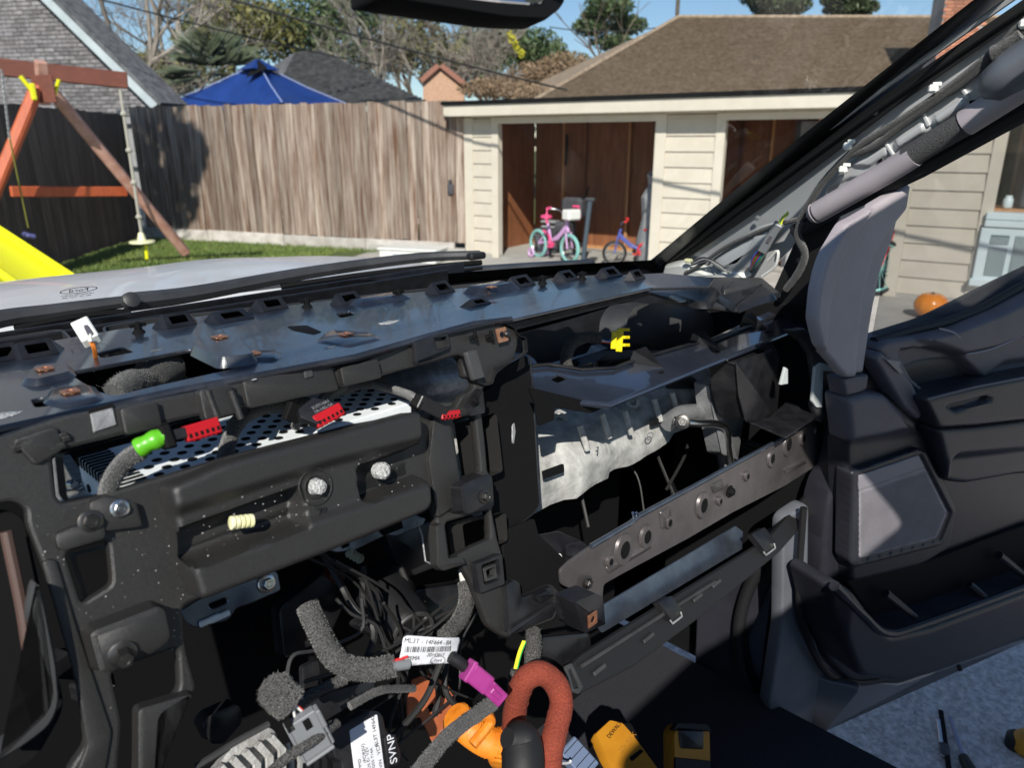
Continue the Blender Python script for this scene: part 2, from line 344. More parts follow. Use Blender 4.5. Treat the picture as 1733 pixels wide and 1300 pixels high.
def hf(name, pl, outline, feats, m, parent, h0=.0, res=.004, edge=.006, r=.01, back=.02, holes=()):
    """moulded panel: a fine grid trimmed to its outline, raised and sunk by smooth-edged features, with side walls"""
    q = rnd(pl.px(outline, h0), r); H_ = [rnd(pl.px(h, h0), .004) for h in holes]
    xs = [p.x for p in q]; ys = [p.y for p in q]; nx = int((max(xs) - min(xs)) / res) + 3; ny = int((max(ys) - min(ys)) / res) + 3
    gx, gy = np.meshgrid(min(xs) - res + np.arange(nx) * res, min(ys) - res + np.arange(ny) * res, indexing='ij'); P = np.stack([gx.ravel(), gy.ravel()], 1)
    D, N = sdist(P, q); fix = D < 0; keep = D > 0
    P0 = P.copy(); P0[fix] = N[fix]; De = np.maximum(D, 0)
    for h in H_:
        d, n = sdist(P, h); k = d > 0; keep &= ~k; P0[k & (d < res * 1.5)] = n[k & (d < res * 1.5)]; De = np.minimum(De, np.maximum(-d, 0))
    h = np.full(len(P), h0)
    for poly, hh, soft in feats:
        f = rnd(pl.px(poly, h0 + hh), max(.004, soft * .7)); d, _ = sdist(P0, f); t = np.clip(.5 + d / max(soft, res * .6), 0, 1); h += hh * t * t * (3 - 2 * t)
    e = np.clip(De / edge, 0, 1); h -= edge * (1 - np.sqrt(1 - (1 - e) ** 2))
    idx = lambda i, j: i * ny + j
    F = []; used = set()
    for i in range(nx - 1):
        for j in range(ny - 1):
            c = [idx(i, j), idx(i + 1, j), idx(i + 1, j + 1), idx(i, j + 1)]
            if any(keep[k] for k in c) and not any((not keep[k]) and D[k] > 0 and tuple(P0[k]) == tuple(P[k]) for k in c): F.append(c)
    es = {}
    for f in F:
        for a, b in zip(f, f[1:] + f[:1]): es[(a, b)] = 1
    V = [pl.w(P0[k, 0], P0[k, 1], h[k]) for k in range(len(P))]; base = len(V); bm = {}
    for (a, b) in list(es):
        if (b, a) not in es:
            for k in (a, b):
                if k not in bm: bm[k] = len(V); V.append(pl.w(P0[k, 0], P0[k, 1], min(h0, h[k]) - back))
            F.append([b, a, bm[a], bm[b]])
    us = sorted({k for f in F for k in f}); mp = {k: i for i, k in enumerate(us)}
    o = mesh(name, [V[k] for k in us], [[mp[k] for k in f] for f in F], m, parent, False)
    o.data.polygons.foreach_set('use_smooth', [True] * len(o.data.polygons)); o.data.set_sharp_from_angle(angle=R(50)); return o
def hexbolt(name, p, n, r, m, parent, wash=True, h=None, u=None):
    r *= .66; n = Vector(n).normalized(); M = Matrix.Translation(p) @ n.to_track_quat('Z', 'Y').to_matrix().to_4x4(); b = MB(); h = h or r * .9
    if wash: b.lathe(M, [(r * 1.55, 0), (r * 1.6, r * .12), (r * 1.2, r * .3)], 20)
    b.lathe(M @ Matrix.Translation((0, 0, r * .25)), [(r, 0), (r, h * .85), (r * .88, h)], 6)
    b.lathe(M @ Matrix.Translation((0, 0, r * .25 + h * .99)), [(r * .55, 0), (r * .5, .0004), (r * .3, -.0008)], 12)
    return b.build(name, m, parent, True)
def copper(p_pl, x, y, s, parent, h=.0006):
    a, b = p_pl.uv(x, y); q = [(a - s, b - s), (a + s, b - s), (a + s, b + s), (a - s, b + s)]
    hole = [(a + s * .5 * math.cos(t * .785), b + s * .5 * math.sin(t * .785)) for t in range(8)]
    return plate('clip_nut', p_pl, [q, hole], .0016, COP, parent, r=.0012, bev=.0003, off=h + .0016, uvs=True, holes_r=.0005)
def fleece(name, pts, r, m, parent=None, fuzz=0, k=8, seg=12):
    P = spl(pts, k); b = MB()
    rr = [r * (1 + .10 * noise.noise(p * 90) + .05 * noise.noise(p * 300)) for p in P]; b.tube(P, rr, seg)
    o = b.build(name, m, parent, True)
    if fuzz:
        fb = MB()
        for _ in range(fuzz):
            i = random.randrange(len(P) - 1); p = P[i].lerp(P[i + 1], random.random()); t = (P[i + 1] - P[i]).normalized()
            d = Vector([random.gauss(0, 1) for _ in range(3)]); d = (d - t * d.dot(t)).normalized(); q = p + d * r * .97
            e = (d + Vector([random.gauss(0, .6) for _ in range(3)])).normalized() * r * random.uniform(.10, .26); w = t.cross(d) * .00022
            fb.add([q - w, q + w, q + e * .6 + t * .0004, q + e], [[0, 1, 2], [0, 2, 3]])
        f = fb.build(name + '_fibres', FIB, o if parent is None else o, False); f['kind'] = 'stuff'
    return o
def text(name, body, pl_M, size, m, parent=None, depth=.0002, mirror=False, align='CENTER', sx=1):
    cu = bpy.data.curves.new(name, 'FONT'); cu.body = body; cu.size = size; cu.extrude = depth; cu.align_x = align; cu.align_y = 'CENTER'
    t = bpy.data.objects.new('t', cu); me = bpy.data.meshes.new_from_object(t); bpy.data.objects.remove(t); bpy.data.curves.remove(cu)
    me.name = name; me.transform(pl_M @ Matrix.Diagonal((-sx if mirror else sx, 1, 1, 1))); me.materials.clear(); me.materials.append(m)
    return link(bpy.data.objects.new(name, me), parent)
def frame(p, u, v):
    u = Vector(u).normalized(); n = u.cross(Vector(v)).normalized(); v = n.cross(u)
    return Matrix.Translation(p) @ Matrix((u, v, n)).transposed().to_4x4()
# ------------------------------------------------------------------ ground
def poly_obj(name, pts, m, z, kind='structure'):
    o = mesh(name, [(p[0], p[1], z) for p in pts], [list(range(len(pts)))], m); o['kind'] = kind; return o
big = 120
poly_obj('ground', [(-big, -big), (big, -big), (big, big), (-big, big)], GRS, -.012)
dv = [LD(-2.35, 12.35), LD(-.9, 12.05), LD(0, 11.5), LD(9, 6.2), LD(16, 2), LD(16, -12), LD(-8, -12), LD(-4.5, 6.0), LD(-3.2, 9)]
poly_obj('driveway', [(p.x, p.y) for p in dv], CONC, 0.0)
ag = [Vector((1.0, -2.5)), Vector((4.4, -2.5)), Vector((4.4, 1.6)), Vector((1.0, 1.6))]
poly_obj('aggregate_driveway_panel', ag, AGG, .004)
# pebbles standing proud of the panel beside the truck
pb = MB()
for _ in range(9000):
    c = Vector((random.uniform(1.0, 3.3), random.uniform(-1.3, .9), .004)); r = random.uniform(.003, .0075); a = random.random() * 3; q = []
    for k in range(5): q.append(c + Vector((math.cos(a + k * 1.257) * r, math.sin(a + k * 1.257) * r * random.uniform(.7, 1), 0)))
    top = c + Vector((0, 0, r * .55)); pb.add(q + [top], [[k, (k + 1) % 5, 5] for k in range(5)])
PEB = mat('driveway pebbles', (.30, .26, .24), .7, 0, (.85, .80, .76), 60, nlo=.3, nhi=.7)
o = pb.build('driveway_pebbles', PEB); o['kind'] = 'stuff'
kerb = MB(); kd = (LD(-2.3, 12.42) - LD(-.75, 11.95)); kM = Matrix.Translation(LD(-1.55, 12.2)) @ Matrix.Rotation(math.atan2(kd.y, kd.x), 4, 'Z')
kerb.box((0, 0, .05), (1.7, .14, .1), kM, .01); o = kerb.build('kerb_strip', CONC); o['kind'] = 'structure'
# lawn blades
gb = MB()
for _ in range(26000):
    d = random.uniform(9.6, 14); l = random.uniform(-7.0, -2.0 if d > 12.2 else -2.9)
    if d > 14.25 + .356 * (l + 7.2) - .05: continue
    p = LD(l, d); h = random.uniform(.03, .075); a = random.random() * 6.28; w = Vector((math.cos(a), math.sin(a), 0)) * .006; t = Vector((random.gauss(0, .02), random.gauss(0, .02), h))
    gb.add([p - w, p + w, p + t], [[0, 1, 2]])
o = gb.build('lawn_grass', BLAD); o['kind'] = 'stuff'
# ------------------------------------------------------------------ fences
def fr(o, du, n=None):                                  # local frame on a vertical wall: x along, y up, z out
    return Pl(o, du, (0, 0, 1))
FU = LD(1, -.3564) - LD(0, 0); FO = LD(-.9, 12.0)
FN = Pl(FO, FU, (0, 0, 1))                               # z out towards the camera
if FN.n.dot(EYE - FN.o) < 0: raise SystemExit('fence normal')
def cuboid_mesh(name, sx, sy, sz, m, bev=.0):
    b = MB(); b.box((0, 0, 0), (sx, sy, sz), None, bev); me = bpy.data.meshes.new(name); me.from_pydata([tuple(p) for p in b.v], [], b.f); me.materials.append(m); return me
def piece(name, me, M, parent):
    o = bpy.data.objects.new(name, me); o.matrix_basis = M; return link(o, parent)
fence = empty('wooden_fence', FO, 'tall weathered cedar board fence across the back of the lawn', 'fence')
bw = .138; nb = 47
bm_ = []
for k in range(6):
    b = MB(); h = 2.13; n = 8; v = []; f = []
    for i in range(n + 1):
        y = -h / 2 + h * i / n; dz = .006 * noise.noise(Vector((k * 3.1, i * .5, 0))); dx = .003 * noise.noise(Vector((k * 5.1, i * .7, 4)))
        for x, z in ((-bw / 2 + .003, 0), (bw / 2 - .003, 0), (bw / 2 - .003, -.018), (-bw / 2 + .003, -.018)): v.append((x + dx, y, z + dz))
    for i in range(n):
        for j in range(4): j2 = (j + 1) % 4; f.append([i * 4 + j, i * 4 + j2, i * 4 + 4 + j2, i * 4 + 4 + j])
    f += [[3, 2, 1, 0], [n * 4, n * 4 + 1, n * 4 + 2, n * 4 + 3]]
    me = bpy.data.meshes.new('board'); me.from_pydata(v, [], f); me.materials.append(FENC); bm_.append(me)
for i in range(nb):
    a = -i * bw + .165
    M = FN.M @ Matrix.Translation((a - bw / 2, .19 + 2.13 / 2 + random.uniform(-.012, .02), random.uniform(0, .012))) @ Matrix.Rotation(random.gauss(0, .006), 4, 'Z') @ Matrix.Rotation(random.gauss(0, .02), 4, 'Y')
    piece('board', bm_[i % 6], M, fence)
bme = cuboid_mesh('base_board', 1.62, .2, .04, FBASE, .004)
for i in range(4): piece('base_board', bme, FN.M @ Matrix.Translation((-.83 - i * 1.63, .095 + random.uniform(-.01, .01), .012)) @ Matrix.Rotation(random.gauss(0, .008), 4, 'Z'), fence)
rme = cuboid_mesh('rail', 6.6, .09, .038, FBASE)
for y in (.5, 1.25, 2.0): piece('rail', rme, FN.M @ Matrix.Translation((-3.3, y, -.045)), fence)
pme = cuboid_mesh('post', .09, 2.35, .09, FBASE)
for i in range(4): piece('post', pme, FN.M @ Matrix.Translation((-.1 - i * 2.2, 1.1, -.11)), fence)
lt = MB(); lp = FN.at(780, 325, .03); lt.box((0, 0, 0), (.09, .16, .05), FN.M @ Matrix.Translation((-.06, 1.02, .03)), .01); lt.box((0, 0, 0), (.05, .05, .05), FN.M @ Matrix.Translation((-.06, 1.14, .035)), .008)
lt.build('gate_latch', DRKI, fence)
side = empty('side_fence', LD(-7.2, 13), 'dark shaded brown board fence along the left side of the lawn', 'fence')
SF = Pl(LD(-6.95, 14.1), LD(0.1, -1) - LD(0, 0), (0, 0, 1))
if SF.n.dot(EYE - SF.o) > 0: pass
sg = 1 if SF.n.dot(EYE - SF.o) > 0 else -1
sme = cuboid_mesh('board', .137, 2.15, .018, DFEN)
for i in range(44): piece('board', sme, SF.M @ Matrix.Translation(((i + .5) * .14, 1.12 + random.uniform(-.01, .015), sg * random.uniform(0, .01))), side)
for y in (.4, 1.3, 2.0): piece('rail', rme, SF.M @ Matrix.Translation((3.2, y, -sg * .035)), side)
# ------------------------------------------------------------------ brick house on the left
HB = Pl(LD(-6.3, 15.3), LD(1, -.20) - LD(0, 0), (0, 0, 1))
house = empty('brick_house', HB.o, 'brown and grey brick gable house with a pale sloping eave behind the swing set', 'house')
e1 = HB.uv(284, 172); e0 = HB.uv(110, 0); sl_ = (e0[1] - e1[1]) / (e0[0] - e1[0])
ap = (e1[0] - 6.5, e1[1] + sl_ * -6.5)
wallp = [(e1[0] - .35, -.1), (e1[0] - .35, e1[1] + sl_ * -.35 - .12), (ap[0], ap[1] - .12), (ap[0] - 4, ap[1] - .12), (ap[0] - 4, -.1)]
plate('wall', HB, [wallp], .2, MOR, house, r=0, uvs=True)
brm = cuboid_mesh('brick', .206, .062, .03, BRK, .003)
nbk = 0; extra = MB(); cand = []
for j in range(60):
    y = .9 + j * .075
    for i in range(60):
        x = e1[0] - .5 - i * .215 - (j % 2) * .107
        if y > e1[1] + sl_ * (x - e1[0]) - .22: continue
        q = HB.w(x, y) - EYE; d = q.x * sY + q.y * cY; l = q.x * cY - q.y * sY
        if l / d < -.76 or y < 2.2: continue
        cand.append((d, x, y))
cand.sort()
for k, (d, x, y) in enumerate(cand):
    M = HB.M @ Matrix.Translation((x, y, .006 + random.uniform(-.003, .004)))
    if k < 290: piece('brick', brm, M, house)
    else: extra.box((0, 0, 0), (.206, .062, .03), M)
if extra.v: extra.build('brick_courses', BRK, house)['kind'] = 'stuff'
# rake board, fascia and shingled slope
def strip(a, b, w0, w1, z0, z1, m, name, par, pl=HB):
    d = (Vector(b) - Vector(a)).normalized(); n = Vector((-d.y, d.x)); A = Vector(a); B = Vector(b)
    v = [pl.w(*(A + n * w0), z0), pl.w(*(B + n * w0), z0), pl.w(*(B + n * w1), z0), pl.w(*(A + n * w1), z0), pl.w(*(A + n * w0), z1), pl.w(*(B + n * w0), z1), pl.w(*(B + n * w1), z1), pl.w(*(A + n * w1), z1)]
    return mesh(name, v, [[0, 3, 2, 1], [4, 5, 6, 7], [0, 1, 5, 4], [2, 3, 7, 6], [1, 2, 6, 5], [0, 4, 7, 3]], m, par)
GTR = mat('pale grey painted eave', (.42, .47, .50), .5, 0, (.50, .55, .58), 4)
strip(ap, (e1[0] + .05, e1[1] + sl_ * .05), -.16, .02, .35, .40, GTR, 'rake_board', house)
strip(ap, (e1[0] + .05, e1[1] + sl_ * .05), -.30, -.17, .02, .06, GTR, 'frieze_board', house)
strip(ap, (e1[0] + .10, e1[1] + sl_ * .10), .02, .09, -.4, .44, SHGR, 'roof', house)
strip(ap, (e1[0] + .02, e1[1] + sl_ * .02), -.17, -.03, .05, .34, GTR, 'soffit', house)
# ------------------------------------------------------------------ houses far behind
def shingle_slope(parent, quad, m, rows, per, name='shingle', limit=290):
    """quad: bottom-left, bottom-right, top-right, top-left; every course a lapped row of shingles"""
    A, B, C, D = [Vector(p) for p in quad]; n = (B - A).cross(D - A).normalized()
    if n.z < 0: n = -n
    cnt = 0; st = MB(); H = ((D - A).length + (C - B).length) / 2
    me_cache = {}
    for j in range(rows):
        t0 = j / rows; t1 = (j + 1) / rows; L0 = A.lerp(D, t0); R0 = B.lerp(C, t0); L1 = A.lerp(D, t1); R1 = B.lerp(C, t1); w = (R0 - L0).length; k = max(1, int(w / per)); o = .5 * (j % 2)
        for i in range(k + 1):
            a = max(0, (i - o) / k); b = min(1, (i + 1 - o) / k)
            if b - a < 1e-4: continue
            j_ = random.uniform(.0, .006); g = .004 / max(w, .1)
            v = [L0.lerp(R0, a + g) + n * (.045 + j_), L0.lerp(R0, b - g) + n * (.045 + j_), L1.lerp(R1, b - g) + n * .004, L1.lerp(R1, a + g) + n * .004]
            v += [v[0] - n * .042, v[1] - n * .042]
            st.add(v, [[0, 1, 2, 3], [4, 5, 1, 0]])
    o = st.build(name + '_courses', m, parent); o['kind'] = 'stuff'; return o
GU = LD(1, -.655) - LD(0, 0)
bh = empty('far_house', PD(1250, 160, 21), 'big house with a brown shingle hip roof rising behind the garage', 'house')
b0 = PD(905, 170, 20.5); b1 = PD(1720, 150, 20.5); r0 = PD(1147, 30, 24); r1 = PD(1800, 28, 24)
b0.z = b1.z = 2.75; r0.z = r1.z = 5.2
n_ = 46
v = [b0, b1, r1, r0]; mesh('roof', [p - Vector((0, 0, .01)) for p in v], [[0, 1, 2, 3]], SHBR, bh)
shingle_slope(bh, v, SHBR, n_, .33)
bl = LD(-1.2, 27, 2.75); mesh('hip_slope', [b0, r0, bl, ], [[0, 1, 2]], SHBR, bh)
rc = MB(); rc.tube([r0 + Vector((0, 0, .02)), r1 + Vector((0, 0, .02))], .07, 6); rc.tube([b0 + Vector((0, 0, .02)), r0 + Vector((0, 0, .02))], .06, 6); rc.build('ridge_cap', SHBR, bh)
wl = MB(); m_ = (b0 + b1) / 2; an = math.atan2((b1 - b0).y, (b1 - b0).x); L_ = (b1 - b0).length - 1
wl.box((0, 1.2, 1.37), (L_, 1.6, 2.74), Matrix.Translation((m_.x, m_.y, 0)) @ Matrix.Rotation(an, 4, 'Z')); wl.build('wall', RBRK, bh)
vp = MB(); q = PD(1146, 25, 24.2); vp.tube([q - Vector((0, 0, .6)), q + Vector((0, 0, .75))], .06, 8); vp.build('vent_pipe', BRKD, bh)
# chimney
ch = empty('brick_chimney', PD(1600, 150, 19), 'orange red brick chimney stack at the right end of the brown roof', 'chimney')
cc = PD(1592, 90, 19.6); cb = MB(); cM = Matrix.Translation((cc.x, cc.y, 0)) @ Matrix.Rotation(R(-46.4), 4, 'Z')
cb.box((.25, 0, 4.3), (.98, .58, 4.0), cM); cb.build('stack_core', MOR, ch)
cme = cuboid_mesh('brick', .206, .062, .03, RBRK, .002); cnt = 0
for j in range(46):
    z = 2.9 + j * .075
    for i in range(5):
        x = -.16 + i * .215 + (j % 2) * .05
        if x > .70: continue
        piece('brick', cme, cM @ Matrix.Translation((x - .0, -.296, z)) @ Matrix.Rotation(R(90), 4, 'X'), ch); cnt += 1
nh = empty('far_grey_house', PD(600, 165, 18), 'neighbour house with a dark grey hipped shingle roof beyond the blue canopy', 'house')
a0 = PD(455, 185, 17.5); a1 = PD(735, 172, 17.5); a0.z = a1.z = 2.5; t0 = PD(500, 88, 19.5); t1 = PD(540, 84, 19.6)
mesh('roof', [a0, a1, t1, t0], [[0, 1, 2, 3]], SHGR, nh); shingle_slope(nh, [a0, a1, t1, t0], SHGR, 30, .33)
a2 = PD(330, 150, 20.5); a2.z = 2.5; mesh('left_slope', [a0, t0, a2], [[0, 1, 2]], SHGR, nh)
w_ = MB(); mm_ = (a0 + a1) / 2; w_.box((0, .9, 1.2), ((a1 - a0).length - .6, .3, 2.4), Matrix.Translation((mm_.x, mm_.y, 0)) @ Matrix.Rotation(math.atan2((a1 - a0).y, (a1 - a0).x), 4, 'Z')); w_.build('wall', BRK, nh)
sh = empty('small_brick_house', PD(745, 165, 24), 'small gabled brick house half hidden by bare twigs behind the fence', 'house')
G = Pl(PD(745, 165, 24), (cY, -sY, 0), (0, 0, 1)); g = [G.uv(x, y) for x, y in ((712, 168), (716, 140), (745, 114), (785, 146), (788, 168))]
plate('wall', G, [[(g[0][0], -2.5)] + g[1:4] + [(g[4][0], -2.5)]], .3, mat('tan brick gable', (.48, .27, .17), .85, 0, (.56, .36, .25), 14, bump=.4, bscale=40), sh, r=0, uvs=True)
for s_, e_ in ((g[1], g[2]), (g[2], g[3])): strip(s_, e_, .0, .14, -2, .15, mat('terracotta rake', (.30, .13, .09), .8), 'roof', sh, G)
# ------------------------------------------------------------------ blue canopy
cn = empty('pop_up_canopy', PD(435, 200, 15.6), 'blue fabric pop up canopy peeking over the wooden fence', 'canopy')
apx = PD(437, 107, 16.0); cl_ = PD(262, 188, 16.6); cf = PD(478, 178, 14.6); cr = PD(600, 176, 16.6); cbk = PD(440, 170, 18.3)
for q in (cl_, cf, cr, cbk): q.z = 2.42
cm_ = MB(); nn_ = 10
for a_, b_ in ((cl_, cf), (cf, cr), (cr, cbk), (cbk, cl_)):
    vv = []; ff = []
    for i in range(nn_ + 1):
        t = i / nn_
        for j in range(nn_ + 1):
            s = j / nn_; p = a_.lerp(b_, s).lerp(apx, t); p.z -= .10 * math.sin(math.pi * s) * (1 - t) * 1.0 + .05 * math.sin(math.pi * t); vv.append(p)
    for i in range(nn_):
        for j in range(nn_): k = i * (nn_ + 1) + j; ff.append([k, k + 1, k + nn_ + 2, k + nn_ + 1])
    cm_.add(vv, ff)
cm_.build('canopy_top', TARP, cn, True)
vb = MB(); vb.lathe(Matrix.Translation(apx + Vector((0, 0, -.12))) @ Matrix.Rotation(R(-46), 4, 'Z'), [(.42, 0), (.05, .20)], 4); vb.build('vent_cap', TARP, cn)
vb = MB(); vv_ = PD(432, 120, 15.4); vb.lathe(Matrix.Translation(apx.lerp(cf, .16) + Vector((-.1, 0, .01))) @ (apx - cf).cross(cl_ - cf).to_track_quat('Z', 'Y').to_matrix().to_4x4(), [(.30, 0), (.26, .012)], 3); vb.build('vent_opening', BLK, cn)
se = MB()
for q in (cl_, cf, cr): se.tube([apx + Vector((0, 0, .01)), apx.lerp(q, .5) + Vector((0, 0, -.03)), q + Vector((0, 0, .01))], .012, 5)
se.build('seam', mat('pale seam webbing', (.30, .36, .60), .6), cn)
for q in (cl_, cf, cr, cbk): lg = MB(); lg.tube([Vector((q.x, q.y, 0)), q - Vector((0, 0, .03))], .02, 6); lg.build('leg', ACW, cn)
# ------------------------------------------------------------------ garage with three open bays
GP = Pl(LD(-.73, 12.0), GU, (0, 0, 1)); gar = empty('open_front_garage', GP.o, 'low cream garage with lap siding and three open bays', 'garage')
def gbox(name, u0, u1, v0, v1, w0, w1, m, par=gar, bev=.003):
    b = MB(); b.box(((u0 + u1) / 2, (v0 + v1) / 2, (w0 + w1) / 2), (u1 - u0, v1 - v0, w1 - w0), GP.M, bev); return b.build(name, m, par)
bays = [(.64, 3.14), (4.07, 6.12), (7.06, 9.6)]
piers = [(0, .64), (3.14, 4.07), (6.12, 7.06), (9.6, 10.4)]
for (u0, u1) in piers:
    tw = .13 if u0 > 5 else .15
    gbox('corner_trim', u0, u0 + (tw if u0 > 0 else .17), 0, 2.07, 0, .035, TRIM); gbox('corner_trim', u1 - .12, u1, 0, 2.07, 0, .035, TRIM)
    y = .05; hh = .195
    gbox('pier_backing', u0 + .01, u1 - .01, 0, 2.05, -.1, -.012, TRIM)
    a_, b_ = (u0 + .172, u1 - .122) if u0 == 0 else (u0 + tw + .002, u1 - .122)
    while y < 2.04:
        h_ = min(hh, 2.06 - y); v = [GP.w(a_, y, .026), GP.w(b_, y, .026), GP.w(b_, y + h_, .004), GP.w(a_, y + h_, .004), GP.w(a_, y, -.008), GP.w(b_, y, -.008), GP.w(b_, y + h_, -.008), GP.w(a_, y + h_, -.008)]
        mesh('siding_board', v, [[0, 1, 2, 3], [4, 5, 1, 0], [1, 5, 6, 2], [4, 0, 3, 7], [3, 2, 6, 7]], SIDM, gar); y += hh
    gbox('sill_plate', u0, u1, -.02, .05, -.1, .02, CONC)
for (u0, u1) in bays:
    gbox('header_trim', u0 - .005, u1 + .005, 1.985, 2.07, 0, .033, TRIM)
gbox('frieze_board', -.05, 10.4, 2.072, 2.13, -.1, .02, TRIM)
gbox('soffit', -.12, 10.5, 2.10, 2.125, .02, .30, TRIM, bev=0)
gbox('fascia', -.14, 10.5, 2.09, 2.245, .30, .335, TRIM)
gbox('drip_edge', -.16, 10.52, 2.248, 2.30, .27, .37, BLK)
gbox('roof', -.16, 10.52, 2.25, 2.285, -3.0, .268, SHGR, bev=0)
for (u0, u1) in bays:
    # inside: studs over plywood
    gbox('floor_slab', u0 - .5, u1 + .4, -.008, .006, -1.9, -.01, CONC, bev=0)
    ub = u0 + .12
    while ub < u1 + 1.2:
        gbox('plywood_sheet', ub - .6, ub + .59, 0, 2.2, -1.86, -1.84, PLY, bev=0)
        gbox('stud', ub - .02, ub + .02, 0, 2.2, -1.838, -1.75, STUD, bev=0); gbox('stud', ub + .38, ub + .42, 0, 2.2, -1.838, -1.75, STUD if False else PLY, bev=0); ub += 1.2
    gbox('bottom_plate', u0 - .5, u1 + 1.1, .006, .05, -1.838, -1.74, STUD, bev=0)
    gbox('partition', u0 - .55, u0 - .5, 0, 2.2, -1.84, -.11, PLY, bev=0)
gbox('end_wall', -.0, .05, 0, 2.2, -1.9, -.11, SIDM, bev=0)
gbox('end_wall', 10.35, 10.4, 0, 2.2, -1.9, -.11, SIDM, bev=0)
gbox('ceiling', -.1, 10.4, 2.2, 2.22, -1.9, -.11, PLY, bev=0)
# shelf and contents in the right-hand bay
gbox('shelf', 7.0, 9.5, .98, 1.04, -1.0, -.12, STUD)
def gthing(name, label, cat, u, v, w, group=None): return empty(name, GP.w(u, v, w), label, cat, group)
sh1 = gthing('storage_box', 'dark box with a lighter front panel on the garage shelf', 'box', 7.5, 1.05, -.3)
gbox('box_body', 7.28, 7.85, 1.045, 1.50, -.6, -.15, DRKI, sh1, .02); gbox('front_panel', 7.36, 7.80, 1.10, 1.44, -.149, -.14, mat('dim violet panel', (.10, .09, .13), .5), sh1)
j1 = gthing('glass_jar', 'small pale jar at the left end of the garage shelf', 'jar', 7.17, 1.05, -.2); b = MB(); b.lathe(Matrix.Translation(GP.w(7.17, 1.045, -.2)), [(.045, 0), (.05, .02), (.05, .09), (.035, .11), (.035, .13)], 14); b.build('jar_body', ACW, j1, True)
ac = gthing('window_unit', 'pale blue white window unit with dark panes on the garage floor in the right bay', 'appliance', 7.5, 0, .2)
A_ = lambda u0, u1, v0, v1, w0, w1, m, n: gbox(n, u0, u1, v0, v1, w0, w1, m, ac, .008)
A_(6.98, 8.4, .25, .85, -.30, .10, ACW, 'casing'); A_(6.96, 8.45, .22, .30, -.30, .14, ACW, 'base_flange'); A_(7.0, 8.4, .86, .93, -.3, .12, ACW, 'top_flange'); A_(7.0, 7.5, .935, 1.01, -.3, .10, ACW, 'lid')
for u0, u1, v0, v1 in ((7.08, 7.25, .68, .78), (7.08, 7.25, .34, .64), (7.30, 7.49, .34, .78), (7.7, 8.3, .35, .75)):
    A_(u0, u1, v0, v1, .095, .108, GLS, 'pane')
    if u1 < 7.6:
        lv = MB(); y = v0 + .02
        while y < v1 - .01: lv.box(((u0 + u1) / 2, y, .112), (u1 - u0 - .01, .006, .006), GP.M); y += .024
        o = lv.build('louvre_slats', MATS['pale blue white enamel'], ac); o['kind'] = 'stuff'
